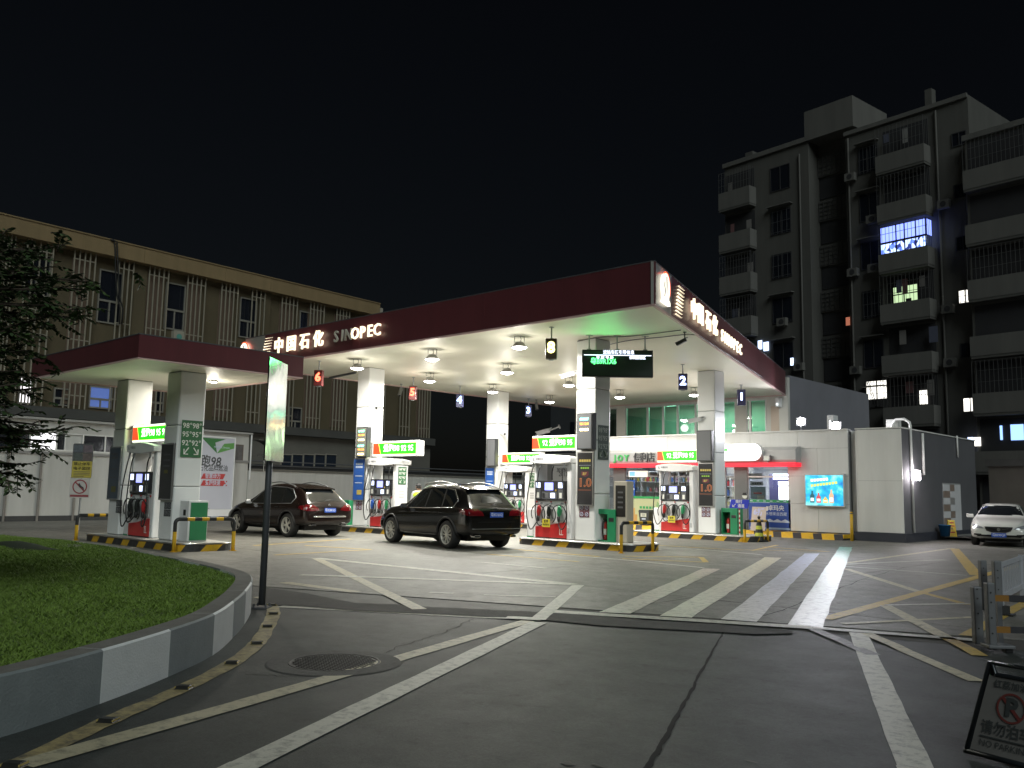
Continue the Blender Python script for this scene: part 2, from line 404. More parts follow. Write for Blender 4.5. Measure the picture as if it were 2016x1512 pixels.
# ------------------------------------------------------------------ painted road markings
UND = (.06, .06, .058)
MW = paint_mark('worn_white_paint', (.56, .545, .47), UND, .49, .76)
MC = paint_mark('worn_cream_paint', (.49, .44, .30), UND, .48, .75)
MY = paint_mark('worn_yellow_paint', (.50, .34, .07), (.15, .14, .12), .50, .72)
MT = paint_mark('thin_worn_white_paint', (.56, .55, .50), (.12, .12, .11), .50, .74)
def mark(u0, v0, u1, v1, wd, m_, w2=None, ext=0, name='road_marking'):
    a, b = G(u0, v0), G(u1, v1); a.z = b.z = 0
    t = (b-a).normalized(); nn = Vector((-t.y, t.x, 0)); a = a-t*ext; b = b+t*ext
    w2 = wd if w2 is None else w2; k = max(2, int((b-a).length/.35)); mb = MB()
    for i in range(k+1):
        p = a.lerp(b, i/k); hw = (wd+(w2-wd)*i/k)/2
        z = (MARK_Z if (p-e0).dot(enorm) > -1.3 and p.y > 6 else .005)+mark.k*.0003
        mb.v += [(p.x-nn.x*(hw+rng.uniform(-.006, .006)), p.y-nn.y*hw, z), (p.x+nn.x*(hw+rng.uniform(-.006, .006)), p.y+nn.y*hw, z)]
    for i in range(k): mb.f.append([2*i, 2*i+2, 2*i+3, 2*i+1]); mb.m.append(0)
    mark.k = (mark.k+1) % 9
    return struct(mb.build(name, m_))
mark.k = 0
mark(622, 1100, 838, 1207, .20, MC)                  # the triangle
mark(622, 1100, 1130, 1152, .26, MW)
mark(1139, 1153, 1058, 1222, .20, MW)
mark(592, 1133, 1124, 1152, .22, MW)
mark(552, 1194, 1067, 1221, .22, MW)
mark(1040, 1223, 480, 1385, .19, MC); mark(480, 1385, 60, 1503, .19, MC, ext=.05)
mark(1060, 1226, 480, 1508, .21, MW); mark(480, 1508, 300, 1596, .21, MW, ext=.02)
mark(559, 1148, 702, 1167, .22, MC)
mark(505, 1177, 600, 1195, .12, MC)
mark(948, 1108, 1075, 1120, .13, MT); mark(845, 1168, 893, 1170, .12, MT); mark(952, 1173, 1094, 1177, .12, MT)
mark(730, 1083, 540, 1094, .16, MY); mark(730, 1083, 600, 1075, .16, MY)
mark(1090, 1206, 1600, 1238, .26, MW); mark(1600, 1238, 1925, 1263, .20, MT)
mark(1690, 1248, 1802, 1512, .20, MW, .21); mark(1802, 1512, 1822, 1560, .21, MW)
mark(1706, 1249, 1923, 1342, .15, MC)
mark(1600, 1240, 1720, 1290, .15, paint_mark('ghost_paint', (.14, .14, .13), UND, .40, .58))
mark(1660, 1230, 1914, 1217, .12, MC)
mark(1624, 1221, 1922, 1138, .20, MY); mark(1922, 1138, 2030, 1108, .20, MY)
mark(1743, 1194, 1862, 1257, .18, MC); mark(1862, 1257, 1930, 1292, .16, MY)
mark(1666, 1121, 1811, 1167, .16, MC); mark(1811, 1167, 1905, 1192, .14, MY)
mark(1663, 1116, 1903, 1134, .10, MT); mark(1663, 1112, 1860, 1103, .12, MT); mark(1663, 1110, 1877, 1080, .16, MC)
mark(1879, 1081, 1923, 1134, .26, MY)
mark(1745, 1193, 1908, 1190, .12, MT)
mark(1902, 1254, 2016, 1190, .16, MY)
mark(2016, 1190, 2060, 1165, .16, MY)
mark(1230, 1096, 1380, 1098, .16, MY); mark(1380, 1098, 1390, 1108, .14, MY); mark(1225, 1101, 1388, 1108, .16, MY)
mark(1100, 1093, 1225, 1103, .12, MT); mark(1225, 1103, 1385, 1119, .12, MT)
mark(1370, 1082, 1500, 1093, .12, MT); mark(1480, 1085, 1530, 1074, .12, MY); mark(1500, 1077, 1632, 1087, .14, MY); mark(1440, 1083, 1632, 1087, .12, MY)
mark(1010, 1082, 1180, 1097, .16, MY); mark(960, 1092, 1140, 1107, .14, MY)
mark(500, 1075, 690, 1062, .14, MY); mark(1270, 1073, 1440, 1083, .14, MY)
# four worn lane-guide bands, white at the near end, tinted towards the far end
for quad, fc in ((((1179, 1205), (1241, 1208), (1418, 1120), (1385, 1119)), (.44, .33, .30)),
                 (((1300, 1212), (1362, 1216), (1539, 1098), (1506, 1097)), (.45, .40, .24)),
                 (((1421, 1219), (1490, 1224), (1614, 1089.5), (1584.5, 1089.5)), (.28, .32, .52)),
                 (((1550, 1230), (1620, 1235), (1678, 1077.5), (1653, 1076.5)), (.16, .42, .34))):
    q = [G(u, v, MARK_Z+.002) for u, v in quad]; o = (q[0]+q[1])/2; d = (q[2]+q[3])/2-o; k = 26; mb = MB()
    pm = paint_mark('guide_band_paint', (.56, .54, .48), (.10, .10, .098), .49, .72, .40, (fc, o, d.normalized(), d.length*1.0))
    for i in range(k+1):
        a = q[0].lerp(q[3], i/k); b = q[1].lerp(q[2], i/k); s_ = (b-a).normalized()
        mb.v += [tuple(a+s_*rng.uniform(-.012, .012)), tuple(b+s_*rng.uniform(-.012, .012))]
    for i in range(k): mb.f.append([2*i, 2*i+1, 2*i+3, 2*i+2]); mb.m.append(0)
    struct(mb.build('guide_band_marking', pm))
# curved yellow edge line with low reflector studs
yl = [(28, 1508), (213, 1420), (362, 1355), (457, 1306), (506, 1267), (527, 1234), (538, 1209), (534, 1192), (524, 1185)]
P = [G(-130, 1575)]+[G(u, v) for u, v in yl]; C_ = catmull(P, 6); mb = MB()
for i, p in enumerate(C_):
    t = (C_[min(i+1, len(C_)-1)]-C_[max(i-1, 0)]).normalized(); nn = Vector((-t.y, t.x, 0)); hw = .085+rng.uniform(-.008, .008)
    mb.v += [(p.x-nn.x*hw, p.y-nn.y*hw, .006), (p.x+nn.x*hw, p.y+nn.y*hw, .006)]
for i in range(len(C_)-1): mb.f.append([2*i, 2*i+1, 2*i+3, 2*i+2]); mb.m.append(0)
struct(mb.build('road_marking', paint_mark('kerb_line_paint', (.40, .32, .15), UND, .42, .68)))
STUDM = mat('stud_black', (.02, .02, .018), .4, 0, .3, 20)
stud = None
for k, (u, v) in enumerate(yl[:8]):
    p = G(u, v, .006); q = G(*yl[min(k+1, 8)]); a = math.atan2(q.y-p.y, q.x-p.x)
    lab = 'black reflector stud on the curved yellow line, ' + ('nearest to the camera', 'second from the camera', 'third from the camera', 'fourth from the camera', 'fourth from the sign post', 'third from the sign post', 'second from the sign post', 'next to the sign post foot')[k]
    if stud is None:
        me = MB().add([(-.05, -.06, 0), (.05, -.06, 0), (.05, .06, 0), (-.05, .06, 0), (-.028, -.05, .024), (.028, -.05, .024), (.028, .05, .024), (-.028, .05, .024)],
                      [(0, 1, 5, 4), (1, 2, 6, 5), (2, 3, 7, 6), (3, 0, 4, 7), (4, 5, 6, 7)]).mesh('road_stud', STUDM)
        rf = MB().box(-.045, .045, -.004, .004, 0, .012).mesh('reflector', mat('reflector_strip', (.7, .55, .2), .15, .5, 0)); stud = 1
    o = tag(obj('road_stud', me, None, (p.x, p.y, .006), a), lab, 'road stud', 'studs along the kerb line')
    for sy in (-1, 1): obj('reflector', rf, o, (0, sy*.055, .008))
# manhole cover in its concrete collar
p = G(658.6, 1305, 0)
mh = thing('manhole_cover', 'round cast iron manhole cover with raised pattern in a concrete collar', 'manhole cover', (p.x, p.y, .003))
ring = [(.62, .0), (.60, .004), (.42, .006), (.42, -.004)]
MB().lathe(ring, n=40).build('collar', ground_mat('collar_concrete', (.055, .055, .053), (.10, .10, .097), .7, .7, .5), mh)
IRON = mat('cast_iron', (.045, .045, .045), .55, .3, .25, 12)
MB().lathe([(0.001, .002), (.395, .002), (.40, .008), (.415, .008), (.415, -.002)], n=40).build('lid', IRON, mh)
mb = MB()
for i in range(-9, 10):
    for j in range(-9, 10):
        x, y = i*.042+(j % 2)*.021, j*.040
        if x*x+y*y < .375**2: mb.obox((x, y, .004), (.016, 0, 0), (0, .008, 0), (0, 0, .004))
tag(mb.build('tread_pattern', IRON, mh), kind='stuff')
# pale scuffs and a scrap at the bottom edge of the road
for u, v, a, b in ((1118, 1503, .05, .035), (1175, 1506, .05, .02), (1480, 1499, .05, .012)):
    p = G(u, v, .0035); struct(MB().sheet([(p.x+a*math.cos(t)*rng.uniform(.6, 1.2), p.y+b*math.sin(t)*rng.uniform(.6, 1.2), .0035) for t in [2*math.pi*i/10 for i in range(10)]]).build('road_scuff', mat('pale_scuff', (.16, .155, .14), .8, 0, .2, 20)))

# ================================================================== planted island with painted kerb
outer = [(-5.75, -2.5), (-5.75, -.5), (-5.92, 1.0), (-6.27, 2.1), (-6.73, 2.91), (-7.29, 3.71), (-7.9, 4.44), (-8.67, 5.1), (-9.46, 5.71), (-10.5, 6.42), (-11.4, 6.86), (-12.7, 7.16), (-14.7, 7.45), (-17.2, 7.72), (-19.6, 7.72), (-22.0, 7.3), (-24.5, 6.5), (-26.5, 4.5)]
oc = [Vector((p.x, p.y)) for p in catmull([(x, y, 0) for x, y in outer], 8)]
acc = [0]
for i in range(1, len(oc)): acc.append(acc[-1]+(oc[i]-oc[i-1]).length)
def along(s):
    for i in range(1, len(oc)):
        if acc[i] >= s:
            t = (s-acc[i-1])/(acc[i]-acc[i-1]); p = oc[i-1].lerp(oc[i], t); d = (oc[i]-oc[i-1]).normalized(); return p, Vector((-d.y, d.x))
    d = (oc[-1]-oc[-2]).normalized(); return oc[-1], Vector((-d.y, d.x))
i0 = min(range(len(oc)), key=lambda i: (oc[i]-Vector((-6.73, 2.91))).length); s0 = acc[i0]
KH = .39
kerb_w = mat('kerb_white_paint', (.80, .82, .82), .6, 0, .05, 5, .25, 60, vmix=(.62, .65, .65))
kerb_g = mat('kerb_grey_paint', (.24, .27, .275), .65, 0, .12, 5, .25, 60, vmix=(.17, .195, .20))
kerb_c = mat('kerb_concrete_top', (.20, .195, .18), .8, 0, .2, 6, .3, 70, vmix=(.10, .095, .085))
island = thing('planted_island', 'grass island with a raised kerb painted in white and grey blocks', 'planter', (0, 0, 0))
bl = .97; k0 = -int(s0/bl)-1; k = k0
while True:
    a, b = s0+k*bl, s0+(k+1)*bl
    if a > acc[-1]-.3: break
    a = max(a, 0)
    if b > .05:
        mb = MB(); nseg = 4
        rows = []
        for i in range(nseg+1):
            p, nn = along(a+.003+(b-a-.006)*i/nseg); q = p+nn*.22
            rows.append([(p.x, p.y, 0), (p.x, p.y, KH-.015), (p.x+nn.x*.02, p.y+nn.y*.02, KH), (q.x, q.y, KH), (q.x, q.y, 0)])
        for r_ in rows: mb.v += r_
        for i in range(nseg):
            for j in range(4):
                mb.f.append([i*5+j, i*5+j+1, (i+1)*5+j+1, (i+1)*5+j]); mb.m.append(1 if j in (2,) else 0)
        mb.f += [[0, 1, 2, 3, 4], [nseg*5+x for x in (4, 3, 2, 1, 0)]]; mb.m += [0, 0]
        mb.build('kerb_block', [kerb_w if k % 2 == 0 else kerb_g, kerb_c], island)
    k += 1
inner = []
for s_ in [acc[-1]*i/90 for i in range(91)]:
    p, nn = along(s_); inner.append(p+nn*.215)
poly = inner+[Vector((-27, -2.5))]
def inside(x, y):
    c = False; n_ = len(poly); j = n_-1
    for i in range(n_):
        a, b = poly[i], poly[j]
        if (a.y > y) != (b.y > y) and x < (b.x-a.x)*(y-a.y)/(b.y-a.y)+a.x: c = not c
        j = i
    return c
from mathutils import noise as mnoise
def soil(x, y):
    h = .345+.02*mnoise.noise(Vector((x*.9, y*.9, 0)))
    dx, dy = x+19.5, y-5.5
    return h+.10*math.exp(-(dx*dx/9+dy*dy/3))
SOIL = mat('turf_soil', (.07, .13, .028), .95, 0, .3, 8)
mb = MB(); st = .35; idx = {}
for i in range(0, 64):
    for j in range(0, 32):
        x, y = -27+i*st, -2.5+j*st
        if all(inside(x+a*st*.98, y+b*st*.98) for a in (0, 1) for b in (0, 1)):
            q = []
            for a, b in ((0, 0), (1, 0), (1, 1), (0, 1)):
                kk = (i+a, j+b)
                if kk not in idx: idx[kk] = len(mb.v); mb.v.append((-27+kk[0]*st, -2.5+kk[1]*st, soil(-27+kk[0]*st, -2.5+kk[1]*st)))
                q.append(idx[kk])
            mb.f.append(q); mb.m.append(0)
mb.add([(p.x, p.y, .325) for p in poly], [list(range(len(poly)))])
mb.build('soil_bed', SOIL, island, smooth=True)
GR = [mat('grass_blade_a', (.155, .25, .036), .7, 0, .25, 3), mat('grass_blade_b', (.19, .30, .046), .7, 0, .2, 3), mat('grass_blade_c', (.16, .25, .055), .75, 0, .2, 3)]
mb = MB(); cnt = 0
while cnt < 200000:
    # denser near the camera, where single tufts show
    r_ = rng.random(); y = rng.uniform(.4, 7.6); x = -6-(20.5)*(r_**1.7)
    if not inside(x, y): continue
    tt = mnoise.noise(Vector((x*1.3, y*1.3, 4)))
    d = math.hypot(x, y); h = (.018+.012*rng.random())*(1+.30*tt)+.0010*d; wd = .0030+.00065*d
    a = rng.uniform(0, 6.283); l = rng.uniform(.5, 1.8)*h; b = rng.uniform(0, 6.283)
    z = soil(x, y)-.003; o = len(mb.v)
    mb.v += [(x-math.cos(a)*wd, y-math.sin(a)*wd, z), (x+math.cos(a)*wd, y+math.sin(a)*wd, z), (x+math.cos(b)*l, y+math.sin(b)*l, z+h)]
    mb.f.append([o, o+1, o+2]); mb.m.append(2 if rng.random() < .10 else (1 if rng.random() < .35+.4*tt else 0)); cnt += 1
g = mb.build('grass', GR, None, fixn=False); tag(g, 'short mown green grass on the kerbed island', 'grass', kind='stuff')
p = G(122, 1074, .40); tag(MB().prism([(p.x+.42*math.cos(t), p.y+.34*math.sin(t)) for t in [2*math.pi*i/16 for i in range(16)]], XY, .30, .405).build('inspection_slab', kerb_c, None, bevel=.008), 'flat concrete inspection slab lying in the grass', 'slab')
p = G(20, 1072, .44)
mb = MB()
for i in range(9):
    for j in range(6):
        mb.v.append((p.x-1.0+i*.28, p.y-.35+j*.16, .40+.11*math.sin(math.pi*i/8)*math.sin(math.pi*j/5)+.02*mnoise.noise(Vector((i*.7, j*.8, 2)))))
for i in range(8):
    for j in range(5): mb.f.append([i*6+j, (i+1)*6+j, (i+1)*6+j+1, i*6+j+1]); mb.m.append(0)
tag(mb.build('dark_netting', mat('green_netting', (.015, .03, .012), .9, 0, .3, 9), None, smooth=True), 'crumpled dark green netting on the grass at the far left', 'netting')

# ================================================================== main canopy
ZB, ZT = 6.06, 7.14
FL, NR, BR, BL = (Vector(p) for p in ((-30.1, 17.56, 0), (-11.67, 17.56, 0), (-17.85, 37.4, 0), (-30.0, 37.4, 0)))
can = thing('station_canopy', 'large flat filling station canopy with dark red fascia and cream soffit', 'canopy')
loop = [FL, NR, BR, BL]
mb = MB().sheet([(p.x, p.y, ZB+.03) for p in loop]).sheet([(p.x, p.y, ZT-.12) for p in reversed(loop)])
mb.build('soffit', CREAM, can, fixn=False)
SILV = mat('silver_fascia', (.42, .41, .38), .35, .3, .06, 1)
TRIM = mat('fascia_trim', (.62, .42, .40), .4, 0, .05, 2)
def fascia(a, b, n_, silver_to=None, parent=can, z0=ZB, z1=ZT, tr=.05):
    d = (b-a); L_ = d.length; d.normalize(); nn = Vector((d.y, -d.x, 0))     # outwards when walking ccw
    cuts = [i*L_/n_ for i in range(n_+1)]
    if silver_to: cuts = [0, silver_to]+[silver_to+(L_-silver_to)*i/n_ for i in range(1, n_+1)]
    for i in range(len(cuts)-1):
        s0_, s1_ = cuts[i]+.003, cuts[i+1]-.003; m_ = SILV if (silver_to and i == 0) else FASCIA
        c = a+d*((s0_+s1_)/2)-nn*.04; c = Vector((c.x, c.y, (z0+z1)/2+.02))
        MB().obox(c, d*((s1_-s0_)/2), nn*.04, Vector((0, 0, (z1-z0)/2-.02))).build('fascia_panel', m_, parent)
    c = (a+b)/2-nn*.03; MB().obox((c.x, c.y, z0+.015), d*(L_/2), nn*.034, Vector((0, 0, tr/2))).build('edge_trim', TRIM, parent)
    c = (a+b)/2-nn*.04; MB().obox((c.x, c.y, z1+.012), d*(L_/2), nn*.05, Vector((0, 0, .012))).build('coping', DGREY, parent)
fascia(FL, NR, 6, 1.35); fascia(NR, BR, 6, 1.55); fascia(BR, BL, 4); fascia(BL, FL, 5)

# ---- backlit letters on the fascias (each letter is a piece of its sign)
RDOT = emat('sign_red_glow', (1, .10, .04), 1.6)
LOGOW = emat('logo_glow', (1, .93, .78), 1.0)
def canopy_sign(fr, rz, label, k, dim=()):
    """k: positions along the fascia (s, z) read off the place"""
    s = thing('canopy_sign', label, 'sign', fr.o, fr.ang)
    h = k['han_h']
    for ch, sx in zip('中国石化', k['han']): text(ch, h, WARM, (sx, -.10, k['zh']), s, extrude=.03, bold=.010*h, name='letter')
    for i, (ch, sx) in enumerate(zip('SINOPEC', k['lat'])): text(ch, k['lat_h'], UNLIT if i in dim else WARM, (sx, -.09, k['zl']), s, extrude=.025, bold=.012*k['lat_h'], name='letter')
    # rising-sun emblem: white disc on a foot, red rim, dark stem
    cx, cz, r = k['logo']
    pts = [(cx+r*.86*math.cos(R_(a)), cz+r*math.sin(R_(a))) for a in range(-35, 216, 10)]
    pts += [(cx-r*.62, cz-r*.95), (cx-r*.95, cz-r*1.25), (cx+r*1.0, cz-r*1.25), (cx+r*.95, cz-r*1.0), (cx+r*.6, cz-r*.85)]
    MB().prism(pts, XZ, -.10, -.02).build('emblem_face', LOGOW, s)
    rim = [(cx+r*.93*math.cos(R_(a)), -.08, cz+r*1.07*math.sin(R_(a))) for a in range(-30, 120, 8)]
    MB().tube(rim, r*.07, 6).build('emblem_rim', RDOT, s)
    MB().prism([(cx-r*.10, cz+r*.75), (cx-r*.02, cz-r*.55), (cx+r*.05, cz+r*.1), (cx+r*.02, cz+r*.75)], XZ, -.115, -.1005).build('emblem_stem', DGREY, s)
    MB().tube([(cx-r*.55, -.105, cz+r*.3), (cx-r*.62, -.105, cz), (cx-r*.45, -.105, cz-r*.35), (cx-r*.62, -.105, cz-r*.8)], r*.04, 5).build('emblem_line', DGREY, s)
    # rows of light dots fading across the silver panel
    sx0, sx1, z0, z1 = k['dots']
    dm = MB().prism([(.5*math.cos(t), .5*math.sin(t)) for t in [2*math.pi*i/6 for i in range(6)]], XZ, -.055, -.005).mesh('light_dot', WARM)
    for i in range(9):
        for j in range(5):
            r_ = .040*(1-abs(i-4.3)/7)*(1-j*.15)
            o = obj('light_dot', dm, s, (sx0+(sx1-sx0)*(j/5+.055*(4.5-i)), 0, z1+(z0-z1)*i/8)); o.scale = (r_*1.2, 1, r_*1.3)
    return s
frF = Frame((FL.x, FL.y), (1, 0)); frR = Frame((NR.x, NR.y), (BR-NR).to_2d())
def ks(fr, han, lat, logo, dots, vh, vl, hh, lh):
    return dict(han=[fr.at(u, vh)[0] for u in han], lat=[fr.at(u, vl)[0] for u in lat], zh=fr.zh, zl=fr.zl, han_h=hh, lat_h=lh,
                logo=logo, dots=dots)
frF.zh, frF.zl = 6.60, 6.585; frR.zh, frR.zl = 6.60, 6.50
kF = ks(frF, (553.5, 578, 604, 631), (666, 678, 690, 703, 717.5, 732, 746), (frF.at(484, 690)[0], 6.62, .34), (frF.at(521, 680)[0], frF.at(536, 680)[0], 6.2, 7.0), 680, 668, .60, .54)
canopy_sign(frF, 0, 'glowing Chinese and Latin letters on the long front fascia, some unlit', kF, dim=(0, 1, 2))
kR = ks(frR, (1359.5, 1372.5, 1388, 1401), (1416.5, 1422, 1428, 1434.5, 1440.5, 1446.5, 1452.5), (frR.at(1305, 570)[0], 6.66, .34), (frR.at(1331, 590)[0], frR.at(1344, 600)[0], 6.2, 7.0), 605, 670, .62, .52)
canopy_sign(frR, frR.ang, 'glowing Chinese and Latin letters on the short right fascia of the canopy', kR)

# ---- high-bay lamps under the soffit
def bay_lamp(x, y, label, zs=ZB+.03, power=200):
    t = thing('high_bay_lamp', label, 'lamp', (x, y, zs), 0, 'lamps under the main canopy')
    HB = MATS.get('lamp_housing') or mat('lamp_housing', (.42, .42, .42), .4, .3, .1, 5)
    MB().box(-.09, .09, -.012, .012, -.006, 0).box(-.15, -.13, -.01, .01, -.20, 0).box(.13, .15, -.01, .01, -.20, 0).box(-.15, .15, -.012, .012, -.012, -.002).build('bracket', HB, t, rz=.75)
    smooth_angle(MB().lathe([(.001, -.16), (.10, -.17), (.13, -.20), (.20, -.29), (.25, -.315), (.25, -.335), (.215, -.335)], n=28).build('housing', HB, t))
    MB().tube([(.02, .01, -.17), (.05, .02, -.09), (.0, .02, 0)], .008, 6).build('cable', DARK, t)
    MB().lathe([(.001, -.395), (.09, -.385), (.17, -.360), (.215, -.334)], n=28).build('glass_cover', LAMPM, t, smooth=True)
    area('lamp_light', t, (0, 0, -.41), power, .40, (1, .965, .88))
    point('soffit_fill_light', t, (0, 0, -.80), power*.13, .22, (1, .95, .84))  # added point light hung below the lamp to brighten the soffit
    return t
LP = [(-17.26, 18.94, 'front row, nearest to the right corner of the canopy'), (-21.16, 19.05, 'front row, middle, above the parked cars'), (-24.96, 18.95, 'front row, left end, beside the tall column'),
      (-21.4, 22.85, 'second row, right of the pair'), (-25.6, 22.95, 'second row, left of the pair'),
      (-26.15, 27.05, 'third row, left, in front of the rear column'), (-21.96, 27.04, 'third row, middle, left of the information board column'),
      (-26.87, 31.65, 'rear row, left, above the blue number three'), (-22.87, 31.72, 'rear row, in front of the upper shop windows')]
for x, y, s in LP: bay_lamp(x, y, 'round high bay lamp, '+s, power=205 if y < 30 else 52)
p = G(1367, 764, ZB); bay_lamp(p.x, p.y, 'round high bay lamp half hidden behind the right column', power=85)
# ---- hanging bay numbers
def height_at(x, y, v):
    lo_, hi_ = -2.0, 40.0
    for _ in range(40):
        m_ = (lo_+hi_)/2; d = Vector((x, y, m_))-EYE
        if 756-FPX*d.dot(cU)/d.dot(cF) > v: lo_ = m_
        else: hi_ = m_
    return lo_
def number_sign(n_, u, v, c, es, label, vt, wd=.31, hh=.57):
    p = G(u, v, ZB); zt = height_at(p.x, p.y, vt)
    t = thing('bay_number_sign', label, 'number sign', (p.x, p.y, ZB+.03), 0, 'hanging bay numbers')
    MB().cyl((0, 0, 0), (0, 0, zt-ZB-.02), .022, n=10).cyl((0, 0, -.004), (0, 0, -.02), .07, n=12).build('rod', GREYM, t)
    zc = zt-ZB-.03
    base_ = mat('number_face_'+str(n_), (c[0]*.10+.01, c[1]*.08+.01, c[2]*.12+.012), .35, 0, 0)
    MB().box(-wd/2, wd/2, -.10, .10, zc-hh, zc).build('case', base_, t, rz=.62, bevel=.02)
    em = emat('number_glow_'+str(n_), c, es)
    d = Vector((math.sin(.62), -math.cos(.62), 0))
    for sgn, rz in ((1, .62), (-1, .62+math.pi)):
        text(str(n_), .42, em, (d.x*.104*sgn, d.y*.104*sgn, zc-hh*.47), t, rz=rz, bold=.018, extrude=.002, name='numeral')
    MB().cyl((0, 0, zc-hh-.03), (0, 0, zc-hh), .06, .10, n=12).build('end_cap', GREYM, t)
number_sign(8, 1086, 646, (1, .92, .30), 2.6, 'black box sign with a yellow number 8 hanging from the canopy', 667)
number_sign(6, 629, 712, (1, .12, .06), 3.2, 'red glowing number 6 sign hanging at the left canopy edge', 729)
number_sign(5, 814, 744, (1, .12, .06), 3.2, 'red glowing number 5 sign hanging beside the tall left column', 760)
number_sign(4, 906, 761, (.35, .5, 1), 3.4, 'blue number 4 sign hanging between the two rear columns', 776)
number_sign(3, 1041, 786, (.35, .5, 1), 3.4, 'blue number 3 sign hanging at the rear canopy edge', 798)
number_sign(2, 1344, 719, (.45, .55, 1), 3.4, 'blue number 2 sign hanging left of the right column', 736)
number_sign(1, 1459, 759, (.45, .55, 1), 3.4, 'blue number 1 sign hanging in front of the shop window', 767, .33, .66)

# ---- LED information board on three rods
a, b = G(1160, 662, ZB), G(1272, 663.5, ZB); ang = math.atan2(b.y-a.y, b.x-a.x); c = (a+b)/2
led = thing('led_board', 'dark LED information board with green plate number hanging from the canopy', 'display board', (c.x, c.y, ZB+.03), ang)
frL = Frame((c.x, c.y), (math.cos(ang), math.sin(ang)))
x0, z1 = frL.at(1146, 689); x1, z0 = frL.at(1285, 744); z1 -= ZB+.03; z0 -= ZB+.03; zc = (z0+z1)/2
MB().box(x0, x1, -.09, .09, z0, z1).build('case', mat('led_case', (.012, .016, .016), .45, 0, .1, 3), led, bevel=.01)
MB().box(x0+.04, x1-.04, -.096, -.089, z0+.04, z1-.04).build('led_panel', mat('led_panel_dark', (.02, .035, .034), .5, 0, .1, 30), led)
for sx in (frL.at(1160, 662)[0], frL.at(1215, 662)[0], frL.at(1270, 663)[0]):
    MB().cyl((sx, 0, 0), (sx, 0, z1), .02, n=8).box(sx-.10, sx+.10, -.03, .03, -.012, 0).box(sx-.06, sx+.06, -.05, .05, z1, z1+.03).build('hanger_rod', GREYM, led)
LW = emat('led_white', (.72, .80, 1), 1.7); LG = emat('led_green', (.10, 1, .22), 2.2)
W_ = x1-x0
text('进站车辆引导信息', .125, LW, (x0+W_*.515, -.10, z1-.075), led, bold=.002, width=W_*.44)
MB().box(x0+W_*.025, x1-W_*.025, -.101, -.096, z1-.165, z1-.145).build('rule_line', LW, led)
text('车 牌 号 码', .10, LW, (x0+W_*.32, -.10, z1-.225), led, bold=.003, width=W_*.24)
text('请到加油区', .10, LW, (x0+W_*.78, -.10, z1-.225), led, bold=.003, width=W_*.23)
text('粤B9R1X6', .20, LG, (x0+W_*.30, -.10, z1-.345), led, bold=.006, width=W_*.36)
area('led_glow', led, (x0+W_*.3, -.12, z1-.3), 9, .9, (.10, 1, .22), (R_(-120), 0, 0), 'RECTANGLE', .25)
# ================================================================== pump islands
HAZ = stripes('hazard_kerb_paint', (.030, .030, .030), (.62, .36, .015), .92, (1, .9, -.9), .5, .42, .22)
ISL_TOP = mat('island_top', (.42, .41, .38), .6, 0, .12, 3)
IH = .20
def pump_island(x0, x1, y0, y1, label):
    t = thing('pump_island', label, 'pump island', (x0, (y0+y1)/2, 0), 0, 'raised pump islands')
    L_, W2 = x1-x0, (y1-y0)/2
    pl = rrect(0, L_, -W2, W2, min(.45, W2*.9), 6)
    MB().prism(pl, XY, .004, IH-.012).build('kerb', HAZ, t)
    MB().prism(rrect(.02, L_-.02, -W2+.02, W2-.02, min(.44, W2*.88), 6), XY, IH-.011, IH-.002).build('top_slab', ISL_TOP, t)
    MB().tube([(x, y, IH-.012) for x, y in pl]+[(pl[0][0], pl[0][1], IH-.012)], .022, 6, caps=False).build('steel_edge', STEEL, t, smooth=True)
    return t
pump_island(-18.35, -14.02, 20.02, 21.62, 'striped pump island under the front right column, closest to the crossing')
pump_island(-28.2, -22.9, 20.05, 21.65, 'striped pump island under the tall left column, behind the parked cars')
pump_island(-19.6, -14.6, 27.75, 29.6, 'striped pump island under the right column, in front of the shop')
pump_island(-29.6, -24.4, 28.5, 30.1, 'striped pump island under the rear column, behind the dark car')
pump_island(-25.9, -20.15, 10.35, 11.85, 'striped pump island under the small canopy beside the grass')

# ------------------------------------------------------------------ columns
CW = .72
def column(x, y, z1, label, m_=WHITE, joints=(1.55, 3.1, 4.6)):
    t = thing('canopy_column', label, 'column', (x, y, IH), 0, 'square white canopy columns')
    MB().box(-CW/2+.03, CW/2-.03, -CW/2+.03, CW/2-.03, 0, z1-IH).build('core', DGREY, t)
    zs = [0]+[j-IH for j in joints if j < z1-.4]+[z1-IH-.004]
    for i in range(len(zs)-1):
        MB().box(-CW/2, CW/2, -CW/2, CW/2, zs[i]+.004, zs[i+1]-.004).build('cladding_panel', m_, t, bevel=.035)
    return t
column(-15.98, 20.83, ZB+.03, 'square white column carrying the price display, front right of the canopy')
column(-16.65, 28.78, ZB+.03, 'square white column with the unlit grey display, right, before the shop')
column(-26.6, 20.88, ZB+.03, 'square white column with six lit price rows, left of the canopy')
column(-28.0, 29.33, ZB+.03, 'square white column at the rear of the canopy, between the numbers 4 and 3')

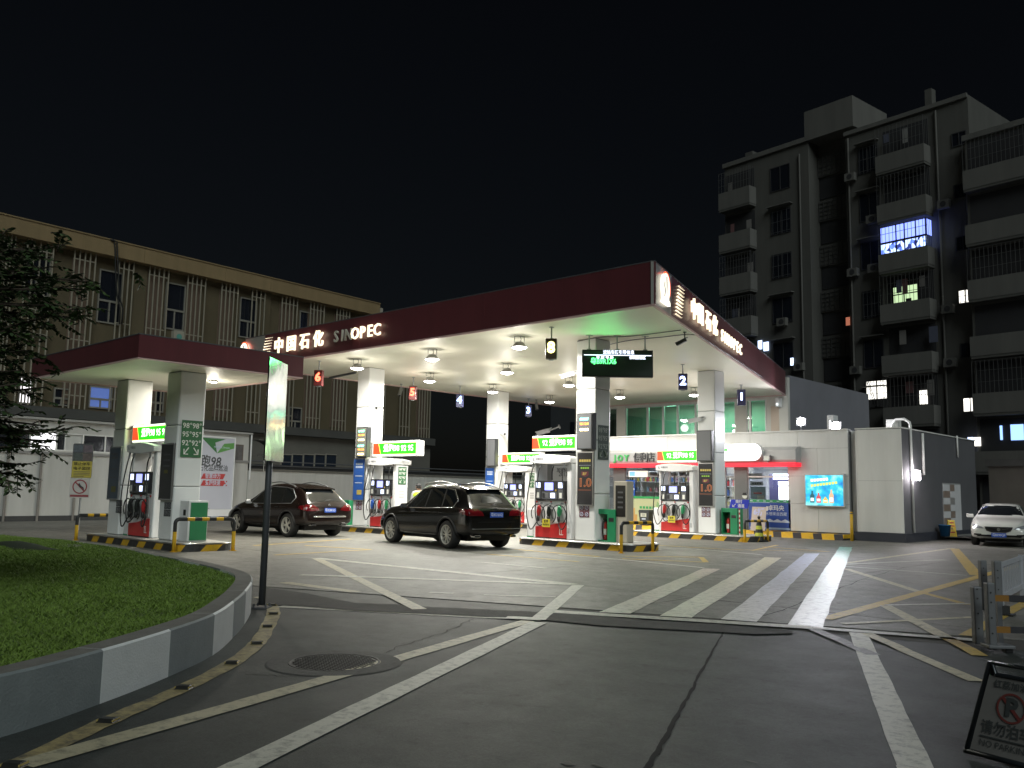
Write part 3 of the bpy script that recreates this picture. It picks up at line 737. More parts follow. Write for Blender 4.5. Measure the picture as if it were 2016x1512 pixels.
# ------------------------------------------------------------------ fuel dispensers
NOZ = {'blue': mat('nozzle_blue', (.03, .12, .50), .4, 0, 0), 'red': mat('nozzle_red', (.50, .03, .03), .4, 0, 0), 'green': mat('nozzle_green', (.03, .30, .12), .4, 0, 0), 'black': mat('nozzle_black', (.015, .02, .018), .4, 0, 0)}
RMARK = mat('grade_red', (.5, .04, .04), .5, 0, 0)
SIGNG = mat('grade_sign_green', (.05, .16, .07), .5, 0, .05, 3); SIGNW = mat('sign_white_print', (.78, .78, .72), .55, 0, 0)
def grade_sign(t, w_, h_, face, loc, m_=SIGNG, tm=SIGNW):
    """octane numbers over two arrows"""
    x, y, z = loc; rz = {'+X': R_(90), '-Y': 0}[face]
    o = MB().box(-w_/2, w_/2, -.012, .0, -h_/2, h_/2).build('grade_sign', m_, t, (x, y, z), rz)
    for r_, s in enumerate(('98°', '95°', '92°')):
        for sx in (-1, 1): text(s, h_*.20, tm, (sx*w_*.235, -.0135, h_*(.35-.235*r_)), o, bold=.0015)
    for sx in (-1, 1):
        a = Vector((sx*w_*.12, -.0135, -h_*.24)); b = Vector((sx*w_*.34, -.0135, -h_*.42))
        MB().tube([a, b], w_*.028, 5).tube([b+Vector((-sx*w_*.20, 0, 0)), b, b+Vector((0, 0, h_*.14))], w_*.028, 5).build('arrow', tm, o)
    return o
def dispenser(x, y, label, colours=('blue', 'red', 'green'), side_sign=True, flag=False, z=IH):
    t = thing('fuel_dispenser', label, 'fuel pump', (x, y, z), 0, 'fuel dispensers')
    F_, B_ = -.30, .30
    MB().box(.62, .80, F_+.02, B_-.02, 0, 2.24).build('hose_tower', PWHITE, t, bevel=.03)
    MB().box(-.68, -.60, F_+.04, B_-.04, 0, 2.26).build('left_post', PWHITE, t, bevel=.015)
    MB().box(-.98, -.69, -.24, .24, .02, .86).build('side_cabinet', PWHITE, t, bevel=.03)
    MB().box(-.97, -.70, -.235, .235, .0, .10).build('cabinet_foot', GREEN, t)
    MB().box(-.595, .615, F_+.05, B_-.05, .0, 1.12).build('lower_cabinet', PWHITE, t, bevel=.01)
    MB().prism([(-.59, .03), (.61, .03), (.61, .50), (.30, .46), (-.1, .38), (-.59, .34)], XZ, F_+.02, F_+.052).build('red_skirt', RED, t)
    MB().box(-.595, .615, F_+.03, B_-.03, -.0, .028).build('plinth', BLACK, t)
    # small outlined emblem on the skirt
    MB().box(.36, .50, F_+.014, F_+.0195, .12, .14).box(.36, .375, F_+.014, F_+.0195, .14, .30).box(.375, .46, F_+.014, F_+.0195, .285, .30).box(.425, .44, F_+.014, F_+.0195, .14, .285).build('skirt_emblem', SIGNW, t)
    hd = MB().box(-.60, .62, F_-.02, B_-.05, 1.14, 1.72).build('display_head', DARK, t, bevel=.02)
    fy = F_-.024
    def scr(x0, x1, z0, z1, m_, nm='screen', d=.006): MB().box(x0, x1, fy-d, fy+.004, z0, z1).build(nm, m_, hd)
    scr(-.20, .13, 1.43, 1.66, SCREEN); scr(-.545, -.38, 1.50, 1.66, SCREENW); scr(.33, .50, 1.50, 1.66, SCREENW); scr(.03, .20, 1.20, 1.35, SCREENW)
    PAN = MATS.get('keypad_panel') or mat('keypad_panel', (.12, .125, .135), .4, .2, .1, 6)
    scr(-.31, .28, 1.165, 1.39, PAN, 'keypad_panel', .003); scr(-.56, -.37, 1.165, 1.46, PAN, 'card_panel', .003); scr(.32, .52, 1.165, 1.46, PAN, 'card_panel', .003)
    mb = MB()
    for i in range(4):
        for j in range(3): mb.box(-.16+.035*j, -.135+.035*j, fy-.008, fy-.002, 1.21+.035*i, 1.235+.035*i)
    mb.build('keypad', GREYM, hd)
    scr(-.29, -.20, 1.20, 1.34, DARK, 'card_slot', .007); scr(-.53, -.42, 1.20, 1.36, SIGNW, 'sticker', .006); scr(.37, .47, 1.20, 1.36, SIGNW, 'sticker', .006)
    MB().cyl((.24, fy, 1.43), (.24, fy-.012, 1.43), .03, n=14).build('badge', mat('brass_badge', (.6, .42, .10), .35, .5, 0), hd)
    for dx in (-.56, 0, .56): MB().cyl((dx, F_+.05, 1.08), (dx, F_+.03, 1.08), .028, n=14).build('grade_button', RMARK, t)
    # nozzles hung in their boots, each with its hose
    for k, dx in enumerate((-.40, .0, .40)):
        cm = NOZ[colours[k]]
        bt = MB().box(dx-.13, dx+.13, F_+.02, F_+.06, .52, 1.00).build('nozzle_boot', mat('boot_panel', (.42, .43, .42), .4, 0, .05, 4) if 'boot_panel' not in MATS else MATS['boot_panel'], t)
        nz = MB().tube([(dx+.02, F_-.03, 1.00), (dx+.0, F_-.05, .92), (dx-.02, F_-.05, .78), (dx-.02, F_-.04, .62)], [.030, .055, .058, .040], 10)
        nz.tube([(dx+.06, F_-.06, .92), (dx+.10, F_-.07, .84), (dx+.05, F_-.06, .70)], .014, 6)
        no = nz.build('nozzle', [cm], t, smooth=True)
        MB().tube([(dx+.02, F_-.02, .98), (dx+.03, F_+.0, 1.06), (dx+.04, F_+.04, 1.04)], .018, 8).build('spout', GREYM, no)
        MB().tube([(dx-.02, F_-.06, .66), (dx-.02, F_-.055, .56), (dx-.01, F_-.05, .50)], [.05, .045, .03], 10).build('nozzle_grip', BLACK, no, smooth=True)
    hp = [[(-.66, F_-.04, 2.16), (-.70, F_-.08, 1.90), (-.80, F_-.12, 1.30), (-.83, F_-.12, .70), (-.72, F_-.13, .32), (-.62, F_-.12, .26), (-.50, F_-.10, .40), (-.42, F_-.05, .54)],
          [(-.36, F_-.04, 2.16), (-.40, F_-.09, 1.95), (-.44, F_-.12, 1.40), (-.48, F_-.13, .80), (-.36, F_-.14, .42), (-.20, F_-.13, .40), (-.08, F_-.10, .50), (-.03, F_-.05, .56)],
          [(-.14, F_+.30, 2.16), (-.12, F_+.22, 1.98), (-.10, F_+.20, 1.74)],
          [(.57, F_-.04, 2.16), (.54, F_-.09, 1.92), (.60, F_-.12, 1.45), (.74, F_-.13, .90), (.74, F_-.14, .50), (.60, F_-.14, .30), (.46, F_-.12, .36), (.39, F_-.05, .54)]]
    for h_ in hp: MB().tube(catmull(h_, 6), .017, 8).build('hose', BLACK, t, smooth=True)
    # loops of slack round the nozzles
    for dx in (-.38, .04, .44):
        MB().tube([(dx+.30*math.cos(a)*.9, F_-.11-.02*math.sin(a), .72+.28*math.sin(a)) for a in [R_(q) for q in range(-60, 215, 15)]], .016, 8).build('hose_loop', BLACK, t, smooth=True)
    for dx in (-.66, -.36, .57): MB().cyl((dx, F_-.02, 2.30), (dx-.01, F_-.05, 2.10), .032, .020, 10).build('hose_swivel', GREYM, t)
    MB().cyl((-.14, .0, 2.30), (-.14, -.0, 2.12), .032, .020, 10).build('hose_swivel', GREYM, t)
    # bowed crown
    up = [(-.76+1.62*i/12, 2.40+.10*math.sin(math.pi*(.12+.88*i/12))) for i in range(13)]
    lo = [(.84-1.58*i/12, 2.25-.045*math.sin(math.pi*(i/12))**1.0) for i in range(13)]
    cw = MB().prism(lo[::-1]+up[::-1], XZ, F_-.10, B_+.08).build('crown', PWHITE, t, bevel=.02)
    text('中国石化', .075, mat('crown_print', (.12, .12, .13), .5, 0, 0), (-.36, F_-.103, 2.36), cw, bold=.001)
    MB().box(-.62, -.60, F_-.104, F_-.1005, 2.32, 2.40).box(-.60, -.56, F_-.104, F_-.1005, 2.32, 2.335).build('crown_mark', MATS['crown_print'], cw)
    if side_sign: grade_sign(t, .36, .62, '+X', (.813, 0, 1.86))
    MB().box(.66, .73, F_+.012, F_+.0195, .18, .34).build('notice_plate', mat('notice_grey', (.55, .55, .55), .5, 0, .1, 20) if 'notice_grey' not in MATS else MATS['notice_grey'], t)
    if side_sign:
        for i in range(3): MB().box(.801, .806, -.12, .12, 1.26-.10*i, 1.33-.10*i).build('notice_plate', MATS['notice_grey'], t)
    if flag:
        MB().box(-.16, .14, F_-.17, F_-.165, .34, .58).build('hung_notice', mat('yellow_notice', (.60, .50, .04), .5, 0, 0) if 'yellow_notice' not in MATS else MATS['yellow_notice'], t)
        text('暂停', .085, DARK, (-.01, F_-.172, .505), t, bold=.002); text('电话支付', .06, DARK, (-.01, F_-.172, .41), t, bold=.0015)
    return t
def at_u(u, y, z=1.2): return Yp(u, 1000, y).x
dispenser(at_u(1083, 20.52), 20.82, 'white fuel pump left of the price display column, red skirt and coiled hoses', ('red', 'black', 'green'), False, True)
dispenser(at_u(748.5, 20.58), 20.88, 'white fuel pump right of the tall left column, behind the black cars', ('blue', 'red', 'green'))
dispenser(at_u(1326, 28.4), 28.75, 'white fuel pump in front of the shop window with a yellow notice', ('red', 'black', 'green'), False, True)
dispenser(at_u(1011, 29.0), 29.3, 'white fuel pump half hidden behind the rear of the black car', ('red', 'black', 'green'))
dispenser(-23.45, 11.1, 'dim fuel pump between the two columns of the small canopy', ('black', 'black', 'red'), False)

# ------------------------------------------------------------------ lit fuel grade boxes on the columns
GGL = emat('sign_green_light', (.025, .50, .012), 1.0); GRL = emat('sign_red_light', (.95, .06, .015), .9); GWL = emat('sign_white_light', (1, 1, .92), 1.3); GYL = emat('sign_edge_light', (.80, .9, .15), 1.5)
def grade_box(x0, x1, y, z0, z1, body, label, white_side, glow=6):
    t = thing('grade_light_box', label, 'light box', (x0, y, z0), 0, 'lit fuel grade boxes'); W_, H_ = x1-x0, z1-z0; D = .17
    MB().box(0, W_, -D, D, 0, H_).build('case', PWHITE, t, bevel=.02)
    a, b = (.02, W_-.17) if white_side == 'R' else (.15, W_-.06)
    cut = .16*(b-a)
    MB().box(a, b, -D-.006, -D+.004, H_*.12, H_*.88).build('backing', GYL, t)
    MB().prism([(a, H_*.14), (a+cut*1.1, H_*.14), (a+cut*.72, H_*.86), (a, H_*.86)], XZ, -D-.012, -D-.005).build('red_face', GRL, t)
    MB().prism([(a+cut*1.18, H_*.14), (b, H_*.14), (b, H_*.86), (a+cut*.80, H_*.86)], XZ, -D-.012, -D-.005).build('green_face', GGL, t)
    MB().box(a, b, -D-.008, -D+.002, H_*.885, H_*.97).build('upper_tube', GWL, t); MB().box(a, b, -D-.008, -D+.002, H_*.03, H_*.115).build('lower_tube', GWL, t)
    text(body, H_*.52, GWL, ((a+cut*1.2+b)/2, -D-.014, H_*.50), t, bold=H_*.008, width=(b-a-cut*1.2)*.86)
    area('box_glow', t, (W_/2, -D-.05, H_/2), glow, W_*.9, (.55, 1, .40), (R_(-90), 0, 0), 'RECTANGLE', H_*.8)
    return t
zA = lambda x, y, v: None
def zat(u, v, y): return Yp(u, v, y).z
y_ = 20.55
grade_box(at_u(1041, y_), -16.35, 20.83, zat(1085, 887, 20.6), zat(1085, 857, 20.6), '92 爱跑98 95', 'lit red and green grade box left of the price display column', 'R')
grade_box(-16.65-CW/2-(at_u(1372, 28.4)-at_u(1286, 28.4)), -16.65-CW/2, 28.78, zat(1330, 910, 28.5), zat(1330, 884, 28.5), '92 爱跑98 95', 'lit red and green grade box in front of the shop sign', 'R')
grade_box(-26.6+CW/2, at_u(813, 20.6), 20.88, zat(775, 898, 20.7), zat(775, 868, 20.7), '爱跑98 92 95', 'lit red and green grade box right of the tall left column', 'L')
grade_box(-28.0+CW/2, at_u(1060, 29.1), 29.33, zat(1030, 914, 29.2), zat(1030, 891, 29.2), '爱跑98 92 95', 'lit red and green grade box right of the rear column', 'L')
grade_box(-24.88+CW/2, -22.2, 11.1, zat(290, 871, 11.0), zat(290, 836, 11.0), '爱跑98 95 92', 'lit red and green grade box under the small canopy', 'L')

# ------------------------------------------------------------------ displays and posters on the columns
CASE = mat('display_case', (.035, .037, .040), .4, 0, .1, 3); MESHF = mat('led_mesh_off', (.16, .165, .175), .55, 0, .08, 60); MESHB = mat('led_mesh_green', (.20, .21, .17), .55, 0, .08, 60)
LT = emat('led_teal', (.15, 1, .55), 5); LO = emat('led_orange', (1, .22, .03), 5); LY = emat('led_amber', (1, .75, .32), 6)
def price_display(cx, cyf, u0, u1, v0, v1, rows, label, lit_m=MESHF):
    x0, x1 = at_u(u0, cyf-.2), at_u(u1, cyf-.2); z1, z0 = zat((u0+u1)/2, v0, cyf-.2), zat((u0+u1)/2, v1, cyf-.2)
    t = thing('price_display', label, 'display', ((x0+x1)/2, cyf, z0), 0, 'column displays'); W2, H_ = (x1-x0)/2, z1-z0
    MB().box(-W2, W2, -.20, -.002, 0, H_).build('case', CASE, t, bevel=.012)
    MB().box(-W2+.03, W2-.05, -.204, -.198, .035, H_-.035).build('led_face', lit_m, t)
    ROW = {'t': '粤B86K', 'o': '88:88', 'y': '请加油'}
    for zf, k, in rows:
        text({'t': '8B92KT', 'o': '95:12:0', 'y': '88828'}[k], H_*.085 if len(rows) < 4 else H_*.075, {'t': LT, 'o': LO, 'y': LY}[k], (-.01, -.206, H_*zf), t, bold=.006 if k != 'o' else .002, width=W2*1.15)
    return t
price_display(-15.98, 20.83-CW/2, 1134, 1165, 813, 885, ((.83, 't'), (.70, 'o'), (.54, 'y')), 'dark price display with three lit rows on the front right column')
price_display(-16.65, 28.78-CW/2, 1372, 1402, 847, 908, (), 'blank grey display box on the right column, switched off')
price_display(-26.6, 20.88-CW/2, 696, 717, 841, 900, ((.86, 't'), (.73, 'o'), (.57, 'y'), (.37, 't'), (.25, 'o'), (.10, 'y')), 'price display with six lit rows on the tall left column', MESHB)
price_display(-28.0, 29.33-CW/2, 955, 973, 864, 918, (), 'blank grey display box on the rear column, switched off')
PBLK = mat('poster_black', (.022, .022, .024), .3, 0, .25, 2); PBLU = mat('poster_blue', (.03, .12, .42), .35, 0, .2, 1.5, vmix=(.02, .07, .30)); GOLD = mat('poster_gold', (.55, .42, .10), .5, 0, 0); ORG = mat('poster_orange', (.60, .20, .07), .5, 0, 0); LIME = mat('poster_lime', (.25, .5, .05), .5, 0, 0); PALE = mat('poster_pale', (.55, .62, .75), .5, 0, 0)
PRD = mat('icon_maroon', (.12, .02, .035), .5, 0, 0)
def poster_frame(cx, cyf, u0, u1, v0, v1, kind, label):
    x0, x1 = at_u(u0, cyf), at_u(u1, cyf); z1, z0 = zat((u0+u1)/2, v0, cyf), zat((u0+u1)/2, v1, cyf); W_, H_ = x1-x0, z1-z0
    t = thing('column_poster', label, 'poster', (x0, cyf, z0), 0, 'framed column posters')
    MB().box(0, W_, -.055, -.002, 0, H_).build('frame', STEEL if kind != 'dim' else GREYM, t, bevel=.008)
    pm = {'dark': PBLK, 'blue': PBLU, 'dim': mat('poster_dim_blue', (.05, .075, .11), .4, 0, .3, 2) if 'poster_dim_blue' not in MATS else MATS['poster_dim_blue'], 'dimblack': PBLK}[kind]
    MB().box(.04, W_-.04, -.060, -.054, .04, H_-.04).build('sheet', pm, t)
    def bar(zf, wf, hf, m_, xf=.5): MB().box(W_*(xf-wf/2), W_*(xf+wf/2), -.064, -.0595, H_*(zf-hf/2), H_*(zf+hf/2)).build('print_block', m_, t)
    if kind == 'dark':
        for i in range(5): bar(.83, .115, .045, GOLD, .22+.14*i)
        bar(.745, .70, .004, PALE)
        for i in range(4): bar(.695, .10, .032, LIME, .30+.13*i)
        MB().prism([(W_*.28, H_*.63), (W_*.28, H_*.56), (W_*.5, H_*.53), (W_*.72, H_*.56), (W_*.72, H_*.63)], XZ, -.062, -.0595).build('print_block', PRD, t)
        text('直降', H_*.055, GOLD, (W_*.5, -.066, H_*.585), t, bold=.002)
        text('1.0', H_*.215, ORG, (W_*.5, -.065, H_*.42), t, bold=.012, width=W_*.70)
        text('1.0', H_*.205, mat('poster_brown', (.20, .07, .04), .5, 0, 0) if 'poster_brown' not in MATS else MATS['poster_brown'], (W_*.5, -.0675, H_*.42), t, bold=.0, width=W_*.64)
        bar(.29, .75, .02, MATS['poster_brown'])
    elif kind in ('blue', 'dim'):
        tm = PALE if kind == 'blue' else DGREY
        for r_ in (.86, .79):
            for i in range(4): bar(r_, .13, .045, tm, .28+.15*i)
        for r_ in (.58, .42): bar(r_, .62, .02, tm)
        bar(.20, .40, .11, GOLD if kind == 'blue' else mat('poster_dim_yellow', (.12, .11, .03), .5, 0, 0) if 'poster_dim_yellow' not in MATS else GOLD, .58)
    else:
        for i in range(3): bar(.8-.1*i, .5, .03, DGREY)
        bar(.5, .3, .06, mat('poster_dim_yellow', (.12, .11, .03), .5, 0, 0) if 'poster_dim_yellow' not in MATS else MATS['poster_dim_yellow'])
    return t
def safety_icons(cx, cyf, z, label, s=.17, dim=False):
    t = thing('safety_icons', label, 'notice', (cx, cyf, z), 0, 'notices on the columns')
    for i in (-1, 1):
        for j in (-1, 1):
            o = MB().box(i*s*.54-s/2, i*s*.54+s/2, -.008, -.001, j*s*.54-s/2, j*s*.54+s/2).build('icon_plate', PRD if not dim else DGREY, t)
            MB().lathe([(s*.26, -.0115), (s*.36, -.0115), (s*.36, -.008), (s*.26, -.008)], (i*s*.54, 0, j*s*.54), 16, 'Y').build('prohibition_ring', PALE if not dim else GREYM, o)
            MB().obox((i*s*.54, -.010, j*s*.54), (s*.2, 0, s*.2), (0, .0015, 0), (-s*.03, 0, s*.03)).build('bar', PALE if not dim else GREYM, o)
    return t
poster_frame(-15.98, 20.83-CW/2, 1137, 1170, 889, 996, 'dark', 'black framed poster with 1.0 on the front right column')
poster_frame(-16.65, 28.78-CW/2, 1376, 1407, 911, 998, 'dark', 'black framed poster with 1.0 on the right column by the shop')
poster_frame(-26.6, 20.88-CW/2, 695, 718, 902, 986, 'blue', 'blue framed poster on the tall left column')
poster_frame(-28.0, 29.33-CW/2, 955, 974, 920, 985, 'blue', 'blue framed poster on the rear column above the car roof')
safety_icons(-16.0, 20.83-CW/2, zat(1152, 1006, 20.5), 'four small prohibition icons on the front right column')
safety_icons(-16.68, 28.78-CW/2, zat(1393, 1008, 28.4), 'four small prohibition icons on the right column by the shop')
safety_icons(-26.6, 20.88-CW/2, zat(705, 994, 20.5), 'four small prohibition icons on the tall left column')
t = thing('lane_grade_sign', 'dark green 98 95 92 arrow sign on the side of the front right column', 'sign', (-15.98+CW/2, 20.83, 0))
grade_sign(t, .50, 1.0, '+X', (.013, 0, zat(1188, 872, 21)), mat('grade_sign_dark', (.035, .06, .045), .5, 0, .05, 3), mat('grade_print_dim', (.30, .33, .29), .5, 0, 0))

# ------------------------------------------------------------------ extinguisher cabinets, payment post
def cabinet(x, y, label, w_=.62, d_=.42, h_=.92, with_ext=True, closed=False):
    t = thing('extinguisher_cabinet', label, 'cabinet', (x, y, IH), 0, 'green fire cabinets')
    m_ = GREEN; mb = MB()
    if closed:
        mb.box(0, w_, -d_/2, d_/2, 0, h_).build('case', PWHITE if False else m_, t, bevel=.012)
        MB().box(w_*.995, w_+.008, -d_/2+.05, d_/2-.03, .06, h_-.04).build('door', m_, t)
        MB().box(w_*.2, w_*.45, -d_/2-.006, -d_/2+.002, h_*.55, h_*.72).build('vent', BLACK, t)
        return t
    # open front niche
    mb.box(0, .03, -d_/2, d_/2, 0, h_).box(w_*.56, w_, -d_/2, d_/2, 0, h_).box(.03, w_*.56, d_/2-.03, d_/2, 0, h_).box(.03, w_*.56, -d_/2, d_/2-.03, 0, .04).box(.03, w_*.56, -d_/2, d_/2-.03, h_-.14, h_)
    mb.build('case', m_, t)
    MB().box(w_*.64, w_*.92, -d_/2-.006, -d_/2+.004, h_*.62, h_*.74).build('handle_recess', BLKPAINT, t)
    if with_ext:
        e = thing('fire_extinguisher', 'red fire extinguisher inside the '+('cabinet on the front right island' if y < 25 else 'cabinet on the island by the shop'), 'extinguisher', (x+w_*.30, y-.02, IH+.04), 0, 'fire extinguishers')
        MB().lathe([(.001, 0), (.07, 0), (.075, .03), (.075, .42), (.05, .50), (.02, .53), (.001, .53)], n=18).build('cylinder_body', RED, e, smooth=True)
        MB().cyl((0, 0, .53), (0, 0, .58), .02, n=10).box(-.02, .10, -.012, .012, .575, .60).box(-.02, .08, -.012, .012, .62, .64).build('valve', BLACK, e)
        MB().tube(catmull([(0, -.02, .56), (-.10, -.04, .50), (-.09, -.06, .25), (-.08, -.05, .15)], 5), .012, 7).build('hose', BLACK, e)
        MB().box(-.05, .05, -.079, -.072, .15, .32).build('label_sheet', SIGNW, e)
    return t
cabinet(at_u(1181, 20.75), 20.85, 'open green fire cabinet right of the price display column')
cabinet(at_u(1419, 28.6), 28.85, 'open green fire cabinet right of the column by the shop')
cabinet(-28.05, 20.9, 'green fire cabinet left of the tall left column', with_ext=False)
px = at_u(1213, 20.8)
t = thing('payment_post', 'slim beige post with a dark screen beside the open fire cabinet', 'kiosk', (px, 20.85, IH))
MB().box(0, .46, -.16, .16, 0, 1.72).build('case', mat('beige_enamel', (.50, .46, .38), .4, 0, .08, 3), t, bevel=.02)
MB().box(.06, .40, -.168, -.158, .72, 1.60).build('screen', mat('kiosk_screen', (.03, .028, .026), .25, 0, .2, 4), t)
for i in range(4): MB().box(.14, .32, -.172, -.1675, 1.38-.14*i, 1.43-.14*i).build('print_line', DGREY, t)

# ------------------------------------------------------------------ yellow and black guard hoops
def hoop(a, b, h_, label, r=.045, seg=.16, leg_split=None):
    a, b = Vector((a[0], a[1], 0)), Vector((b[0], b[1], 0)); d = (b-a); L_ = d.length; rz = math.atan2(d.y, d.x)
    t = thing('guard_hoop', label, 'guard rail', a, rz, 'yellow and black guard hoops')
    R2 = .10; path = [(0, 0, .012), (0, 0, h_*.33), (0, 0, h_*.62), (0, 0, h_-R2)]
    path += [(R2-R2*math.cos(R_(q)), 0, h_-R2+R2*math.sin(R_(q))) for q in (20, 40, 60, 80, 90)]
    n_ = max(3, int((L_-2*R2)/seg)); mid = [(R2+(L_-2*R2)*i/n_, 0, h_) for i in range(1, n_)]
    path += mid+[(L_-R2+R2*math.sin(R_(q)), 0, h_-R2+R2*math.cos(R_(q))) for q in (0, 10, 30, 50, 70, 90)]+[(L_, 0, h_*.62), (L_, 0, h_*.33), (L_, 0, .012)]
    i0_, i1_ = 8, 8+n_
    def mi(i):
        if i < 2 or i >= len(path)-3: return 0
        if i < i0_ or i >= i1_: return 1
        return (i-i0_+1) % 2 if True else 0
    MB().tube(path, r, 12, mifn=lambda i: mi(i)).build('hoop_tube', [YELLOW, BLKPAINT], t, smooth=True)
    for x in (0, L_): MB().cyl((x, 0, .011), (x, 0, .022), r*1.9, n=14).build('foot_plate', YELLOW, t)
    return t
hoop((-13.96, 19.45), (-13.84, 20.75), .80, 'yellow and black guard hoop at the end of the front right island')
hoop((-14.75, 27.65), (-14.55, 28.9), .72, 'yellow and black guard hoop at the end of the island by the shop')
hoop((-20.30, 10.26), (-19.98, 11.62), .78, 'yellow and black guard hoop right of the small canopy island')
hoop((-25.75, 10.15), (-25.75, 12.0), .70, 'yellow and black guard hoop left of the small canopy island')

# ================================================================== small canopy on the left
SZ, SZT = 4.46, 5.03
a_, b_, c_, d_ = Vector((-26.7, 8.98, 0)), Vector((-20.05, 8.98, 0)), Vector((-20.05, 13.45, 0)), Vector((-26.7, 13.45, 0))
sc = thing('small_canopy', 'small flat canopy with dark red fascia over a single island', 'canopy')
MB().sheet([(p.x, p.y, SZ+.03) for p in (a_, b_, c_, d_)]).sheet([(p.x, p.y, SZT-.08) for p in (d_, c_, b_, a_)]).build('soffit', CREAM, sc, fixn=False)
for q in ((a_, b_), (b_, c_), (c_, d_), (d_, a_)): fascia(q[0], q[1], 2 if (q[1]-q[0]).length > 5 else 1, None, sc, SZ, SZT, .03)
column(-24.88, 11.12, SZ+.03, 'square column at the left of the small canopy', joints=(1.55, 3.1))
column(-21.84, 11.12, SZ+.03, 'square column at the right of the small canopy, with a green arrow sign', joints=(1.55, 3.1))
# unseen lamp, assumed behind the right column, to light the small canopy
t = thing('unseen_downlight', 'unseen surface lamp under the small canopy, behind its right column', 'lamp', (-22.75, 12.35, SZ+.03))
MB().lathe([(.001, 0), (.12, 0), (.12, -.05), (.10, -.05)], n=20).build('housing', PWHITE, t); MB().lathe([(.001, -.052), (.10, -.05)], n=20).build('glass_cover', LAMPM, t)
area('lamp_light', t, (0, 0, -.06), 90, .2, (1, .93, .78)); point('soffit_fill_light', t, (0, 0, -.40), 16, .1, (1, .93, .78))  # the point light is an added fill for the soffit
t = thing('lane_grade_sign', 'bright green 98 95 92 arrow sign on the small canopy column', 'sign', (-21.84+CW/2, 11.12, 0))
grade_sign(t, .56, .94, '+X', (.013, .02, zat(372, 864, 11.1)))
poster_frame(-24.5, 11.12-CW/2, 212, 234, 880, 984, 'dim', 'dim blue framed poster on the left column of the small canopy')
poster_frame(-21.74, 11.12-CW/2, 314, 339, 873, 985, 'dimblack', 'dark framed poster on the right column of the small canopy')
safety_icons(-24.55, 11.12-CW/2, zat(218, 996, 10.8), 'four dim icons on the left column of the small canopy', dim=True)
safety_icons(-21.74, 11.12-CW/2, zat(322, 1002, 10.8), 'four dim icons on the right column of the small canopy', dim=True)
t = thing('equipment_cabinet', 'white equipment cabinet with a green door right of the small canopy column', 'cabinet', (-21.36, 11.15, IH))
MB().box(0, .46, -.26, .26, 0, 1.0).build('case', PWHITE, t, bevel=.012)
MB().box(.455, .475, -.21, .24, .03, .96).build('door', mat('cabinet_green', (.03, .22, .09), .5, 0, .1, 4), t)
MB().box(.20, .32, -.268, -.258, .64, .78).build('lock_plate', BLACK, t)

# ------------------------------------------------------------------ cameras and cables
def cctv(loc, aim, label, m_=PWHITE, arm=None, s=1.0):
    t = thing('security_camera', label, 'camera', loc)
    d = Vector(aim).normalized(); a = d.cross(Vector((0, 0, 1))).normalized(); b = a.cross(d)
    MB().obox(d*.10*s, d*.15*s, a*.045*s, b*.04*s).obox(d*.08*s+b*.045*s, d*.19*s, a*.055*s, b*.008*s).build('body', m_, t)
    MB().cyl(d*.24*s, d*.262*s, .034*s, n=14).build('lens', DARK, t)
    if arm: MB().tube([Vector((0, 0, 0)), Vector(arm)*.6, Vector(arm)], .016*s, 7).cyl(Vector(arm)*.92, Vector(arm), .05*s, n=12).build('bracket', m_, t)
    return t
cctv((-26.02, 20.62, 4.62), (.9, -.45, -.3), 'white security camera on the tall left column', arm=(-.21, .06, -.05), s=1.3)
cctv((-27.42, 29.05, 4.2), (.9, -.45, -.3), 'white security camera on the rear column', arm=(-.21, .06, -.05), s=1.3)
p = G(1348, 655, ZB); cctv((p.x, p.y, ZB-.22), (-.75, -.25, -.35), 'black security camera hanging near the right canopy corner', DARK, arm=(0, 0, .24), s=1.0)
p = G(790, 757, ZB); cctv((p.x, p.y, ZB-.25), (.3, -.5, -.8), 'small camera hanging behind the red number 5', GREYM, arm=(0, 0, .27), s=1.2)
p = G(1053, 788, ZB); cctv((p.x+.1, p.y, ZB-.25), (.5, -.4, -.7), 'small camera hanging beside the blue number 3', GREYM, arm=(0, 0, .27), s=1.2)
cctv((-16.9, 28.35, 4.3), (-.8, -.5, -.2), 'white security camera on the right column at upper window height', arm=(.2, .1, .05), s=1.6)
cctv((-16.6, 20.6, 5.1), (-.8, -.5, -.25), 'white security camera on the front right column', arm=(.28, .1, .05), s=1.4)
def cable(pts, r, label, m_=DGREY):
    return tag(MB().tube(catmull(pts, 6), r, 6).build('cable', m_, None, smooth=True), label, 'cable')
cable([G(1137, 672, 6.04), G(1180, 664, 6.07), G(1240, 662, 6.07), G(1340, 650, 6.07)], .012, 'thin cable along the soffit above the information board')
cable([G(1201, 678, 6.04), G(1240, 670, 6.05), G(1300, 664, 6.06), G(1365, 659, 6.07), G(1400, 676, 6.07), G(1500, 742, 6.07)], .012, 'dark cable running from the information board to the right fascia')
cable([G(648, 744, 6.06), G(700, 733, 6.07)], .05, 'dark pipe on the soffit left of the tall left column')
